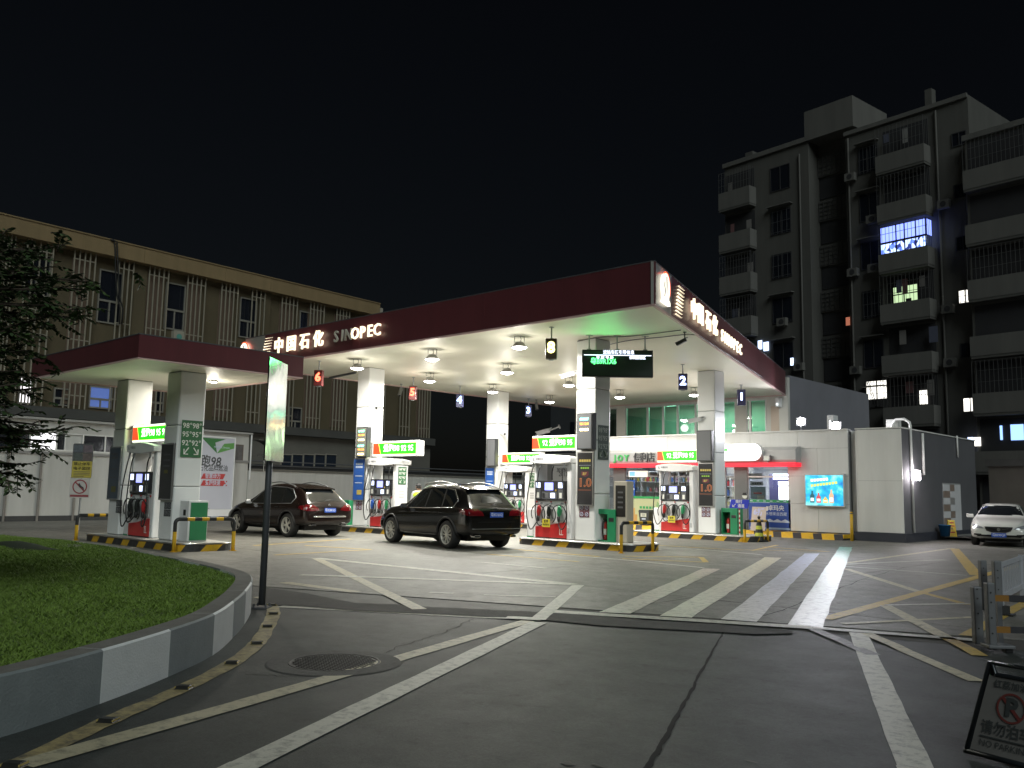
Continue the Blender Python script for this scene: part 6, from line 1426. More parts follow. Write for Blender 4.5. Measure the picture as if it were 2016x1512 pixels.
for k in range(8):
    zf_ = 21.0-2.95*k
    balcony(0, 2.55, zf_, .75, 1.18, grille=k in (0, 2, 3, 5))
    a_window(3.75, 5.15, zf_+.55, zf_+2.1, DGL if k != 6 else LDIM, bars=4 if k in (1, 2) else 0)
    # stair core: solid spandrel with lattice above a dark opening
    MB().box(6.55, 9.1, 1.05, 1.2, zf_+1.0, zf_+2.35).build('stair_spandrel', AW, ap)
    g_ = MB()
    for i in range(9): g_.box(6.6+.31*i, 6.63+.31*i, .98, 1.02, zf_+1.0, zf_+2.3)
    for i in range(5): g_.box(6.55, 9.1, 1.0, 1.03, zf_+1.1+.27*i, zf_+1.13+.27*i)
    tag(g_.build('stair_lattice', GRL_, ap), kind='stuff')
    MB().box(6.62, 9.05, 1.15, 1.19, zf_-.45, zf_+.9).build('stair_opening', ADK, ap)
    zf2 = 20.5-2.97*k
    if k != 5: a_window(10.0, 11.15, zf2+.55, zf2+2.15, DGL, bars=5 if k in (0, 3) else 0)
    balcony(11.45, 14.35, zf2, .80, 1.02, inner=ADK, grille=k not in (4, 6), zt_=2.72)
    a_window(15.6, 16.3, zf2+.62, zf2+1.32, {3: LWT, 5: LWT, 6: LWT}.get(k, DGL), bars=3 if k == 3 else 0)
    if k < 7:
        zf3 = 18.1-3.02*k
        balcony(16.55, 22.5, zf3, .55, 1.05, inner=ADK, grille=k in (0, 2, 4), zt_=2.75, y0=-.6)
        balcony(24, 30, zf3, .55, 1.05, inner=ADK, grille=False, zt_=2.75, y0=-.6)
# lit enclosed balconies
def lit_balcony(zf2, m_top, m_low, gl):
    o = MB().box(11.58, 14.28, -.72, -.69, zf2+1.06, zf2+1.62).build('lit_glazing', m_low, ap)
    MB().box(11.58, 14.28, -.72, -.69, zf2+1.72, zf2+2.6).build('upper_glazing', m_top, o)
    MB().box(14.26, 14.29, -.68, -.1, zf2+1.72, zf2+2.6).build('side_glazing', m_top, o)
    for x in (11.55, 12.5, 13.0, 13.65, 14.22): MB().box(x, x+.06, -.76, -.725, zf2+1.04, zf2+2.65).build('mullion', ADK, o)
    MB().box(11.55, 14.28, -.76, -.725, zf2+1.62, zf2+1.72).build('transom', ADK, o)
    return o
z2 = 20.5-2.97*2
m_, N, L, p = new_mat('drying_clothes_glow'); vo = N.new('ShaderNodeTexVoronoi'); vo.inputs['Scale'].default_value = 4.5; tc = N.new('ShaderNodeTexCoord'); L.new(tc.outputs['Object'], vo.inputs['Vector'])
rp = N.new('ShaderNodeValToRGB'); rp.color_ramp.elements[0].color = (.02, .03, .15, 1); rp.color_ramp.elements[1].color = (.45, .60, 1, 1); rp.color_ramp.interpolation = 'CONSTANT'; rp.color_ramp.elements[1].position = .55; e_ = rp.color_ramp.elements.new(.3); e_.color = (.10, .18, .75, 1)
sp_ = N.new('ShaderNodeSeparateColor'); L.new(vo.outputs['Color'], sp_.inputs[0]); L.new(sp_.outputs[0], rp.inputs[0]); L.new(rp.outputs[0], p.inputs['Emission Color']); p.inputs['Emission Strength'].default_value = 1.5; p.inputs['Base Color'].default_value = (.02, .02, .05, 1)
lit_balcony(z2, LBL, m_, True)
z3 = 20.5-2.97*3
o = MB().box(11.9, 13.3, -.03, -.022, z3+.75, z3+2.1).build('lit_room_window', LGR, ap); MB().box(12.50, 12.56, -.06, -.031, z3+.7, z3+2.1).build('mullion', ADK, o); MB().box(11.9, 13.3, -.06, -.031, z3+1.62, z3+1.68).build('transom', ADK, o)
MB().box(12.62, 12.95, -.05, -.032, z3+.9, z3+1.35).build('plant_silhouette', ADK, o)
s0_, z1_ = FA.at(1706, 752); s1_, z0_ = FA.at(1748, 799); o = a_window(s0_, s1_, z0_, z1_, LWT, bars=6); MB().box(s0_+.1, s1_, -.024, -.023, z0_, z0_+.45).build('furniture_silhouette', GRL_, o); MB().tube([(s0_+.05, -.05, z1_), (s0_+.55, -.05, z0_)], .02, 5).tube([(s0_+.15, -.05, z1_), (s0_+.65, -.05, z0_)], .02, 5).build('ladder', ADK, o)
for u0, v0, u1, v1, m_ in ((1810, 769, 1826, 795, LWT), (1989, 836, 2016, 866, LCY), (1905, 861, 1917, 878, LBW), (1918, 861, 1931, 878, LWT), (1968, 838, 1974, 866, LCY), (1492, 671, 1500, 687, LBW), (1503, 674, 1513, 690, LBW), (1665, 625, 1673, 640, emat('flat_ember_light', (.6, .2, .12), .4)), (1556, 705, 1562, 719, LBW)):
    off = -.03 if u0 in (1810,) else (-.63 if u0 > 1880 else -.03)
    s0_, z1_ = FA.at(u0, v0, off-.06); s1_, z0_ = FA.at(u1, v1, off-.06); MB().box(s0_, s1_, off-.06, off-.03, z0_, z1_).build('lit_window', m_, ap)
for sx, z in ((10.9, 20.5-2.97*1+.2), (10.9, 20.5-2.97*2+.2), (4.6, 12.4)): t_ = MB().box(sx-.35, sx+.3, -.42, -.1, z, z+.5).build('air_conditioner', AW2, ap); MB().cyl((sx, -.43, z+.25), (sx, -.42, z+.25), .18, n=12).build('fan_grille', ADK, t_)
for k in range(7):
    for sx, z, yy in ((5.75, 21.2-2.95*k, -.0), (9.55, 20.7-2.97*k, .0), (15.1, 20.6-2.97*k, 0)):
        if rng.random() < .55:
            t_ = MB().box(sx-.33, sx+.3, -.40, -.08, z, z+.48).build('air_conditioner', AW2 if rng.random() < .6 else AW, ap); MB().cyl((sx, -.412, z+.24), (sx, -.401, z+.24), .17, n=12).build('fan_grille', ADK, t_)
    if rng.random() < .8: MB().box(3.55, 5.35, -.38, -.02, 23.35-2.95*k, 23.41-2.95*k).build('window_hood', AW2, ap)
    if rng.random() < .8: MB().box(9.85, 11.3, -.38, -.02, 22.85-2.97*k, 22.91-2.97*k).build('window_hood', AW2, ap)
    for q in range(rng.randrange(3, 7)):
        xx = rng.choice((rng.uniform(.2, 2.3), rng.uniform(11.7, 14.1), rng.uniform(17, 21))); zz = 22.9-2.96*k
        if xx > 16: zz -= 2.4
        MB().box(xx, xx+rng.uniform(.25, .5), -.40, -.385, zz-rng.uniform(.5, .9), zz).build('hung_washing', mat('washing_%d' % (q % 4), ((.20, .19, .18), (.10, .11, .16), (.16, .08, .08), (.26, .26, .25))[q % 4], .9, 0, .1, 4), ap)
for sx in (5.95, 9.35, 14.75, 16.3): MB().cyl((sx, -.10, 0), (sx, -.10, 23.5 if sx < 16 else 21), .055, n=8).build('drain_pipe', AW2, ap)
# lower annex wall behind the white car
t = thing('rear_yard_wall', 'dim stone yard wall with a green plate behind the white car', 'wall', FA.o+FA.e*20.5-FA.n*9, FA.ang)
MB().box(0, 14, 0, .3, 0, 3.0).build('wall_face', mat('yard_wall', (.16, .14, .12), .9, 0, .2, 1.2), t)
MB().box(-.1, 14, -.08, .34, 3.0, 3.3).build('coping', mat('yard_coping', (.10, .095, .09), .9, 0, .2, 1), t)
MB().box(1.6, 3.0, -.03, -.002, 1.9, 2.75).build('green_plate', mat('plate_dark_green', (.02, .06, .05), .5, 0, .1, 2), t)
# ================================================================== cars
def patch(bvh, poly, axis, m_, name, parent, off=.006, rings=5, side=1, sub=3):
    """a panel that follows the body: poly in (x,z) seen from the side, or (y,z) seen from behind / in front"""
    P = []
    for i in range(len(poly)):
        a, b = Vector(poly[i]), Vector(poly[(i+1) % len(poly)])
        for k in range(sub): P.append(a.lerp(b, k/sub))
    c = sum(P, Vector((0, 0)))/len(P); n = len(P); mb = MB(); last = None
    def hit(q):
        if axis == 'S': o, d = Vector((q.x, 3*side, q.y)), Vector((0, -side, 0))
        elif axis == 'R': o, d = Vector((-5, q.x, q.y)), Vector((1, 0, 0))
        elif axis == 'F': o, d = Vector((5, q.x, q.y)), Vector((-1, 0, 0))
        else: o, d = Vector((q.x, q.y, 4)), Vector((0, 0, -1))
        loc, nor, idx, dist = bvh.ray_cast(o, d)
        if loc is None: return o+d*(4 if axis != 'S' else 2.1)
        return loc+nor*off
    mb.v.append(tuple(hit(c)))
    for r in range(1, rings+1):
        for p in P: mb.v.append(tuple(hit(c+(p-c)*(r/rings))))
    for j in range(n): mb.f.append([0, 1+j, 1+(j+1) % n]); mb.m.append(0)
    for r in range(rings-1):
        for j in range(n): a = 1+r*n; mb.f.append([a+j, a+n+j, a+n+(j+1) % n, a+(j+1) % n]); mb.m.append(0)
    return mb.build(name, m_, parent, smooth=True), [Vector(v) for v in mb.v[1+(rings-1)*n:]]
def wheel(parent, x, y, r, wd, side, spokes, rimm, twin=True):
    w_ = obj('wheel', None, parent, (x, y, r)); w_.empty_display_size = .1
    prof = [(r*.70, -wd/2), (r*.93, -wd/2), (r*.985, -wd/2+.03), (r, -wd/4), (r, wd/4), (r*.985, wd/2-.03), (r*.93, wd/2), (r*.70, wd/2)]
    MB().lathe(prof, n=36, axis='Y').build('tyre', mat('tyre_rubber', (.018, .018, .018), .7, 0, .2, 8) if 'tyre_rubber' not in MATS else MATS['tyre_rubber'], w_, smooth=True)
    yo = side*(wd/2-.015); mb = MB().lathe([(r*.70, yo), (r*.72, yo+side*.012), (r*.66, yo+side*.010), (r*.63, yo-side*.03), (r*.62, yo-side*.12)], n=36, axis='Y')
    for k in range(spokes):
        for dt in ((-.8/spokes, .8/spokes) if twin else (0,)):
            a = 2*math.pi*k/spokes+dt; d = Vector((math.cos(a), 0, math.sin(a))); t = Vector((-math.sin(a), 0, math.cos(a)))
            mb.obox(d*(r*.38)+Vector((0, yo-side*.02, 0)), d*(r*.30), t*(r*(.16/spokes if twin else .05)), Vector((0, .014, 0)))
    mb.cyl((0, yo-side*.04, 0), (0, yo+side*.004, 0), r*.15, n=16); mb.build('rim', rimm, w_)
    MB().cyl((0, yo-side*.12, 0), (0, yo-side*.06, 0), r*.64, n=28).build('brake_disc', mat('brake_dark', (.03, .03, .03), .5, .5, .2, 6) if 'brake_dark' not in MATS else MATS['brake_dark'], w_)
    return w_
def car_body(stations, arch, paint, name='body'):
    """lofted hull with rounded sections, wheel arches cut out"""
    mb = MB(); n = 0
    for x, zb, ze, zt, wl, we, wt in stations:
        h = [(0, zb), (wl*.6, zb), (wl*.93, zb+.02), (wl, zb+.14*(ze-zb)/.7), (wl+.008, zb+(ze-zb)*.5), (wl-.004, ze-(ze-zb)*.16), (we+.012, ze-.02), (we, ze+.02 if zt-ze > .12 else ze+(zt-ze)*.2),
             (we+(wt-we)*.35, ze+(zt-ze)*.38), (we+(wt-we)*.72, ze+(zt-ze)*.75), (wt, zt-.045*min(1, (zt-ze)/.2)), (wt*.82, zt-.012), (wt*.4, zt), (0, zt+.004)]
        ring = [(x, y, z) for y, z in h]+[(x, -y, z) for y, z in h[-2:0:-1]]
        n = len(ring); mb.v += ring
    k = len(stations)
    for i in range(k-1):
        for j in range(n): mb.f.append([i*n+j, (i+1)*n+j, (i+1)*n+(j+1) % n, i*n+(j+1) % n]); mb.m.append(0)
    for o in (0, (k-1)*n):
        # caps as strips between mirrored points
        half = n//2
        for j in range(half):
            a, b, c, d = o+j, o+j+1, o+(n-j-1) % n, o+(n-j) % n
            f = [q for i_, q in enumerate((a, b, c, d)) if q not in (a, b, c, d)[:i_]]
            if len(f) >= 3: mb.f.append(f); mb.m.append(0)
    me = mb.mesh('hull', paint); o = bpy.data.objects.new('tmp_hull', me); col.objects.link(o)
    s = o.modifiers.new('s', 'SUBSURF'); s.levels = 2; s.render_levels = 2
    cs = []
    for (x, r, z, y0) in arch:
        cm = MB().cyl((x, y0, z), (x, 1.6, z), r, n=40).mesh('cut', BLACK); co = bpy.data.objects.new('tmp_cut', cm); col.objects.link(co); cs.append(co)
        cm2 = MB().cyl((x, -y0, z), (x, -1.6, z), r, n=40).mesh('cut', BLACK); co2 = bpy.data.objects.new('tmp_cut', cm2); col.objects.link(co2); cs.append(co2)
    for c in cs:
        b = o.modifiers.new('b', 'BOOLEAN'); b.operation = 'DIFFERENCE'; b.object = c; b.solver = 'EXACT'
    bpy.context.view_layer.update(); dg = bpy.context.evaluated_depsgraph_get()
    res = bpy.data.meshes.new_from_object(o.evaluated_get(dg))
    for c in cs+[o]: bpy.data.objects.remove(c)
    res.materials.clear(); res.materials.append(paint)
    res.polygons.foreach_set('material_index', [0]*len(res.polygons)); res.polygons.foreach_set('use_smooth', [True]*len(res.polygons))
    try: res.set_sharp_from_angle(angle=R_(38))
    except Exception: pass
    bm = bmesh.new(); bm.from_mesh(res); bvh = BVHTree.FromBMesh(bm); bm.free()
    return res, bvh
CARG = mat('car_glass', (.010, .012, .014), .04, 0, 0, coat=.6, spec=.8); SEAM = mat('car_seam', (.004, .004, .004), .7, 0, 0)
TAIL = mat('tail_lamp_red', (.13, .006, .009), .08, 0, .3, 14, coat=1); PLATE = mat('plate_blue_sheet', (.03, .10, .50), .4, 0, .05, 4); PLT = mat('plate_print', (.75, .78, .85), .4, 0, 0); PLAST = mat('car_cladding', (.025, .025, .026), .55, 0, .1, 8); CLEAR = mat('head_lamp', (.45, .47, .50), .06, .4, .2, 14, coat=1)
def seam(bvh, pts, parent, name='panel_seam', r=.006, m_=SEAM, side=1, off=.0):
    out = []
    for (x, z) in pts:
        loc, nor, i, d = bvh.ray_cast(Vector((x, 3*side, z)), Vector((0, -side, 0)))
        if loc is not None: out.append(loc+nor*off)
    if len(out) > 1: MB().tube(out, r, 5).build(name, m_, parent)
def suv(name, label, loc, ang, paint, st, spec):
    t = thing(name, label, 'car', (loc[0], loc[1], .012), ang)
    r = spec['r']; wb = spec['wb']; xr, xf = -wb/2, wb/2
    me, bvh = car_body(st, [(xr, r+.055, r+.01, .62), (xf, r+.055, r+.01, .62)], paint)
    body = obj('body', me, t)
    for x in (xr, xf):
        for s in (1, -1): wheel(t, x, s*(spec['hw']-.13), r, .27, s, spec['spokes'], spec['rim'], spec['twin'])
        for s in (1, -1):
            arc = []
            for q in range(0, 181, 10):
                xx, zz = x+(r+.075)*math.cos(R_(q)), r+.01+(r+.075)*math.sin(R_(q)); lo_, nor, i_, d_ = bvh.ray_cast(Vector((xx, 3*s, zz)), Vector((0, -s, 0)))
                if lo_ is not None: arc.append(lo_+nor*.004)
            if len(arc) > 3: MB().tube(arc, .028, 6).build('wheel_arch_trim', spec['clad'], t, smooth=True)
    for s in (1, -1):
        for pl in spec['side_glass']: patch(bvh, pl, 'S', CARG, 'side_window', t, .005, 4, s)
        o, pts = patch(bvh, spec['dlo'], 'S', SEAM, 'window_surround', t, .002, 4, s, 5)
        MB().tube([p for p in pts]+[pts[0]], .011, 6).build('window_trim', spec['trim'], t, smooth=True)
        for ln in spec['seams']: seam(bvh, ln, t, side=s)
        for hx, hz in spec['handles']:
            lo_, nor, i_, d_ = bvh.ray_cast(Vector((hx, 3*s, hz)), Vector((0, -s, 0)))
            if lo_ is not None: MB().obox(lo_+nor*.018, (.105, 0, .006), nor*.012, (0, 0, .016)).build('door_handle', spec['handle_m'], t, bevel=.006)
        seam(bvh, spec['sill'], t, 'sill_strip', .016, spec['sill_m'], s, .004)
        for pl in spec['tail_side']: patch(bvh, pl, 'S', TAIL, 'tail_light', t, .010, 3, s)
        MB().tube(catmull([Vector((spec['rail'][0], s*spec['rail'][2], spec['rail'][3]-.03)), Vector((spec['rail'][0]+.18, s*spec['rail'][2], spec['rail'][3]+.02)), Vector(((spec['rail'][0]+spec['rail'][1])/2, s*spec['rail'][2], spec['rail'][4])), Vector((spec['rail'][1]-.18, s*spec['rail'][2], spec['rail'][5]+.02)), Vector((spec['rail'][1], s*spec['rail'][2], spec['rail'][5]-.03))], 5), .020, 7).build('roof_rail', spec['rail_m'], t, smooth=True)
        mx, mz = spec['mirror']
        lo_, nor, i_, d_ = bvh.ray_cast(Vector((mx, 3*s, mz-.06)), Vector((0, -s, 0)))
        if lo_ is not None:
            MB().add([(mx-.05, lo_.y+s*.05, mz-.07), (mx-.05, lo_.y+s*.24, mz-.06), (mx-.05, lo_.y+s*.25, mz+.07), (mx-.05, lo_.y+s*.07, mz+.08), (mx+.10, lo_.y+s*.06, mz-.05), (mx+.06, lo_.y+s*.22, mz-.04), (mx+.06, lo_.y+s*.22, mz+.05), (mx+.10, lo_.y+s*.07, mz+.05)], [(0, 1, 2, 3), (7, 6, 5, 4), (0, 4, 5, 1), (1, 5, 6, 2), (2, 6, 7, 3), (3, 7, 4, 0)]).obox((mx+.02, lo_.y+s*.04, mz-.03), (.03, 0, 0), (0, .05, 0), (0, 0, .02)).build('wing_mirror', spec.get('mirror_m', paint), t, bevel=.02)
    patch(bvh, spec['rear_glass'], 'R', CARG, 'rear_window', t, .006, 5)
    patch(bvh, spec['wind'], 'F', CARG, 'windscreen', t, .006, 5)
    for s in (1, -1):
        for pl in spec['tail']: patch(bvh, [(s*y, z) for y, z in pl], 'R', TAIL, 'tail_light', t, .012, 4)
        patch(bvh, [(s*y, z) for y, z in spec['head']], 'F', CLEAR, 'head_light', t, .008, 4)
    xr_ = lambda y, z: (bvh.ray_cast(Vector((-5, y, z)), Vector((1, 0, 0)))[0] or Vector((st[0][0], y, z))).x
    pz, ph = spec['plate'], .07; x = xr_(0, pz)-.012
    po = MB().box(x-.008, x, -.22, .22, pz-ph, pz+ph).build('number_plate', PLATE, t); text(spec['reg'], .105, PLT, (x-.010, 0, pz), po, face='-X', bold=.001, width=.39)
    x = xr_(0, spec['bump'][0]); 
    MB().tube([Vector((xr_(y, spec['bump'][0])-.012, y, spec['bump'][0])) for y in [spec['bump'][1]*q/8 for q in range(-8, 9)]], spec['bump'][2], 6).build('bumper_strip', CHROME if spec['bump'][2] > .01 else GREYM, t, smooth=True)
    MB().tube([Vector((xr_(y, spec['lip'])-.004, y, spec['lip'])) for y in [.62*q/6 for q in range(-6, 7)]], .006, 5).build('tailgate_seam', SEAM, t)
    zs_ = spec['spoiler']
    xs_ = xr_(0, zs_)
    MB().prism([(xs_-.14, zs_+.01), (xs_+.30, zs_+.085), (xs_+.30, zs_+.05), (xs_-.10, zs_-.02)], XZ, -spec['spw'], spec['spw']).build('roof_spoiler', paint, t, bevel=.012)
    MB().tube([(xr_(.05, spec['rear_glass'][0][1]+.03)-.015, .05, spec['rear_glass'][0][1]+.03), (xr_(-.35, spec['rear_glass'][0][1]+.07)-.015, -.38, spec['rear_glass'][0][1]+.07)], .009, 5).build('wiper', BLACK, t)
    bx = xr_(0, spec['badge']); MB().cyl((bx-.014, 0, spec['badge']), (bx-.002, 0, spec['badge']), .042, n=18).build('round_badge', CHROME, t)
    for s in (1, -1):
        ex, ey, ez = spec['exhaust']; x = xr_(s*ey, ez+.05)
        MB().prism(rrect(s*ey-.10, s*ey+.10, ez-.035, ez+.035, .03, 4), YZ, x-.02, x+.15).build('exhaust_tip', CHROME, t); MB().prism(rrect(s*ey-.085, s*ey+.085, ez-.022, ez+.022, .02, 4), YZ, x-.022, x-.0205).build('exhaust_bore', BLACK, t)
    MB().box(xr-.5, xf+.5, -.62, .62, .22, .34).build('underbody', BLACK, t)
    return t
def rp_dir(RL, wb, track, th):
    """place by the left rear tyre contact; th: heading"""
    h = Vector((math.cos(th), math.sin(th))); l = Vector((-h.y, h.x)); c = Vector(RL)-l*track/2+h*wb/2
    return (c.x, c.y)
BLKP = mat('car_black_paint', (.006, .0055, .005), .16, .0, .1, 2, coat=.35, spec=.45); BRNP = mat('car_brown_black_paint', (.012, .007, .006), .16, .0, .1, 2, coat=.35, spec=.45)
RIMS = mat('rim_silver', (.66, .64, .58), .35, .45, .05, 5)
st1 = [(-2.44, .50, .82, .88, .76, .74, .66), (-2.42, .42, .93, 1.00, .86, .84, .74), (-2.36, .38, 1.03, 1.10, .91, .885, .74), (-2.22, .36, 1.085, 1.20, .94, .905, .72), (-2.02, .34, 1.095, 1.42, .955, .915, .68), (-1.84, .33, 1.09, 1.60, .96, .918, .64), (-1.66, .32, 1.08, 1.685, .965, .918, .62), (-1.3, .30, 1.065, 1.73, .968, .915, .62), (-.6, .28, 1.045, 1.762, .97, .912, .63), (-.12, .28, 1.02, 1.75, .97, .908, .62), (.22, .28, 1.01, 1.70, .97, .904, .60), (.54, .28, 1.0, 1.52, .97, .90, .63), (.84, .28, .995, 1.27, .97, .895, .70), (1.06, .285, .985, 1.15, .968, .885, .76), (1.7, .30, .94, 1.085, .955, .86, .74), (2.1, .32, .88, 1.02, .915, .80, .66), (2.34, .36, .76, .90, .82, .70, .56), (2.44, .44, .64, .74, .66, .58, .44)]
sp1 = dict(r=.375, wb=2.93, hw=.97, spokes=10, twin=True, rim=RIMS, clad=PLAST, trim=CHROME, handle_m=BLKP, sill_m=CHROME, rail_m=STEEL,
    side_glass=[[(.74, 1.065), (.24, 1.56), (-.24, 1.625), (-.24, 1.085)], [(-.31, 1.087), (-.31, 1.627), (-1.02, 1.60), (-1.10, 1.105)], [(-1.16, 1.107), (-1.09, 1.595), (-1.42, 1.555), (-1.74, 1.30), (-1.66, 1.13)]],
    dlo=[(.80, 1.045), (.24, 1.585), (-.3, 1.652), (-1.06, 1.625), (-1.45, 1.58), (-1.80, 1.30), (-1.70, 1.105), (-.6, 1.07)],
    seams=[[(.86, 1.03), (.92, .8), (.92, .5), (.90, .40)], [(-.28, 1.06), (-.29, .8), (-.30, .42)], [(-1.06, 1.07), (-1.05, .92), (-.98, .80)], [(1.9, .86), (1.0, .93), (0, .945), (-1.2, .955), (-2.2, .95)], [(.95, .60), (0, .58), (-.95, .62)]],
    handles=[(-.10, .94), (-.92, .96)], sill=[(.95, .37), (.5, .36), (-.3, .355), (-.9, .36)], tail_side=[[(-2.38, .90), (-2.02, .98), (-2.05, 1.07), (-2.36, 1.07)]],
    tail=[[(.42, .90), (.46, 1.00), (.60, 1.075), (.86, 1.07), (.87, .90)]], head=[(.40, .78), (.74, .82), (.74, .92), (.42, .90)], rail=(-1.55, .10, .66, 1.70, 1.80, 1.72), mirror=(.66, 1.10), mirror_m=BLKP,
    rear_glass=[(-.64, 1.17), (.64, 1.17), (.56, 1.56), (-.56, 1.56)], wind=[(-.66, 1.22), (.66, 1.22), (.54, 1.66), (-.54, 1.66)], plate=.93, reg='粤BG16AQ', bump=(.56, .80, .008), lip=.74, spoiler=1.60, spw=.60, badge=1.06, exhaust=(0, .60, .36))
th1 = R_(180-9)
suv('parked_suv', 'black SUV with multi-spoke wheels parked in the middle, rear towards the camera', rp_dir((-17.72, 16.80), 2.93, 1.64, th1), th1, BLKP, st1, sp1)
st2 = [(-2.40, .52, .80, .86, .76, .74, .64), (-2.38, .44, .92, .98, .86, .82, .72), (-2.32, .40, 1.00, 1.06, .915, .86, .72), (-2.18, .37, 1.05, 1.16, .945, .885, .71), (-1.95, .34, 1.065, 1.38, .96, .895, .67), (-1.75, .33, 1.06, 1.53, .965, .90, .63), (-1.52, .31, 1.05, 1.61, .968, .90, .61), (-1.1, .29, 1.035, 1.67, .97, .90, .62), (-.4, .27, 1.015, 1.70, .97, .898, .62), (.02, .27, .995, 1.67, .97, .895, .60), (.34, .27, .985, 1.58, .97, .892, .60), (.68, .27, .975, 1.36, .97, .888, .66), (1.0, .27, .968, 1.15, .968, .882, .74), (1.4, .28, .945, 1.06, .96, .87, .76), (1.8, .30, .89, .99, .94, .83, .70), (2.15, .33, .78, .90, .87, .74, .58), (2.34, .38, .66, .76, .76, .64, .46), (2.42, .45, .58, .64, .60, .52, .36)]
sp2 = dict(sp1, r=.37, wb=2.90, spokes=5, twin=True, rim=RIMS, trim=GREYM, rail_m=GREYM, sill_m=PLAST, reg='粤B2M1L5',
    side_glass=[[(.80, 1.03), (.30, 1.45), (-.10, 1.555), (-.10, 1.045)], [(-.17, 1.047), (-.17, 1.557), (-.92, 1.535), (-1.00, 1.06)], [(-1.06, 1.062), (-.98, 1.53), (-1.30, 1.48), (-1.62, 1.24), (-1.52, 1.085)]],
    dlo=[(.86, 1.01), (.30, 1.475), (-.15, 1.582), (-.96, 1.56), (-1.34, 1.51), (-1.70, 1.24), (-1.58, 1.06), (-.5, 1.03)],
    handles=[(.06, .91), (-.84, .93)], tail_side=[[(-2.34, .84), (-2.02, .93), (-2.06, .99), (-2.32, 1.02)]], tail=[[(.40, .86), (.44, .92), (.60, 1.02), (.86, 1.03), (.88, .84), (.66, .83)]],
    mirror=(.72, 1.06), mirror_m=STEEL, rail=(-1.40, .25, .63, 1.62, 1.735, 1.66), rear_glass=[(-.62, 1.13), (.62, 1.13), (.54, 1.48), (-.54, 1.48)], wind=[(-.66, 1.16), (.66, 1.16), (.54, 1.58), (-.54, 1.58)], plate=.86, bump=(.66, .62, .030), lip=.70, spoiler=1.52, spw=.58, badge=1.02, exhaust=(0, .58, .40))
th2 = R_(180+1.0)
suv('parked_suv', 'dark brown-black SUV with five-spoke wheels parked on the left behind the post', rp_dir((-24.5, 16.2), 2.90, 1.66, th2), th2, BRNP, st2, sp2)

# ---- white saloon seen from the front
def saloon(label, loc, ang):
    t = thing('parked_saloon', label, 'car', (loc[0], loc[1], .012), ang); W = mat('car_white_paint', (.66, .66, .62), .2, 0, .04, 2, coat=1)
    st = [(-2.38, .52, .84, .90, .70, .68, .60), (-2.30, .40, .92, .98, .82, .78, .70), (-2.0, .32, .95, 1.03, .88, .83, .72), (-1.55, .28, .955, 1.13, .905, .85, .66), (-1.1, .25, .95, 1.34, .91, .85, .58), (-.6, .23, .94, 1.44, .91, .85, .56), (0, .22, .925, 1.47, .91, .85, .57), (.45, .22, .915, 1.42, .91, .85, .56), (.85, .22, .91, 1.22, .91, .845, .62), (1.2, .22, .90, 1.02, .91, .84, .72), (1.45, .23, .88, .96, .90, .82, .72), (1.9, .24, .82, .90, .875, .78, .66), (2.2, .27, .72, .82, .82, .70, .58), (2.36, .32, .62, .72, .74, .62, .48), (2.43, .40, .56, .60, .62, .54, .40)]
    r = .32
    me, bvh = car_body(st, [(-1.36, r+.05, r, .60), (1.36, r+.05, r, .60)], W); obj('body', me, t)
    for x in (-1.36, 1.36):
        for s in (1, -1): wheel(t, x, s*.78, r, .22, s, 5, RIMS, False)
    for s in (1, -1):
        for pl in ([(.98, .965), (.45, 1.33), (-.10, 1.37), (-.10, .975)], [(-.17, .977), (-.17, 1.37), (-.85, 1.32), (-1.25, 1.05), (-1.15, .99)]): patch(bvh, pl, 'S', CARG, 'side_window', t, .005, 4, s)
        patch(bvh, [(s*.44, .60), (s*.50, .66), (s*.72, .735), (s*.79, .72), (s*.76, .62)], 'F', CLEAR, 'head_light', t, .010, 4)
        patch(bvh, [(s*.52, .36), (s*.74, .38), (s*.74, .44), (s*.52, .43)], 'F', BLACK, 'fog_recess', t, .006, 3)
        lo_, nor, i_, d_ = bvh.ray_cast(Vector((.86, 3*s, .96)), Vector((0, -s, 0)))
        MB().obox((.86, lo_.y+s*.14, 1.0), (.05, 0, 0), (0, .11, 0), (0, 0, .065)).obox((.88, lo_.y+s*.03, .96), (.03, 0, 0), (0, .05, 0), (0, 0, .02)).build('wing_mirror', W, t, bevel=.025)
        seam(bvh, [(.92, .93), (.95, .6), (.90, .32)], t, side=s); seam(bvh, [(-.13, .95), (-.14, .35)], t, side=s)
    patch(bvh, [(-.70, 1.04), (.70, 1.04), (.54, 1.37), (-.54, 1.37)], 'F', CARG, 'windscreen', t, .006, 6)
    g, pts = patch(bvh, [(-.42, .66), (.42, .66), (.36, .54), (.22, .49), (-.22, .49), (-.36, .54)], 'F', DARK, 'grille', t, .008, 4)
    MB().tube(pts+[pts[0]], .010, 6).build('grille_trim', CHROME, t)
    patch(bvh, [(-.66, .34), (.66, .34), (.62, .41), (-.62, .41)], 'F', BLACK, 'air_intake', t, .006, 3)
    fx = lambda y, z: (bvh.ray_cast(Vector((5, y, z)), Vector((-1, 0, 0)))[0] or Vector((2.4, y, z))).x
    x = fx(0, .585)+.012; MB().cyl((x, 0, .585), (x+.012, 0, .585), .055, n=18).build('round_badge', CHROME, t); MB().tube([(x, -.30, .63), (x+.01, -.08, .585)], .010, 5).tube([(x, .30, .63), (x+.01, .08, .585)], .010, 5).build('grille_wing', CHROME, t)
    x = fx(0, .38)+.02; po = MB().box(x, x+.008, -.22, .22, .33, .47).build('number_plate', PLATE, t); text('粤B590QP', .105, PLT, (x+.010, 0, .40), po, face='+X', bold=.001, width=.39)
    MB().box(-1.7, 1.7, -.6, .6, .17, .26).build('underbody', BLACK, t)
    return t
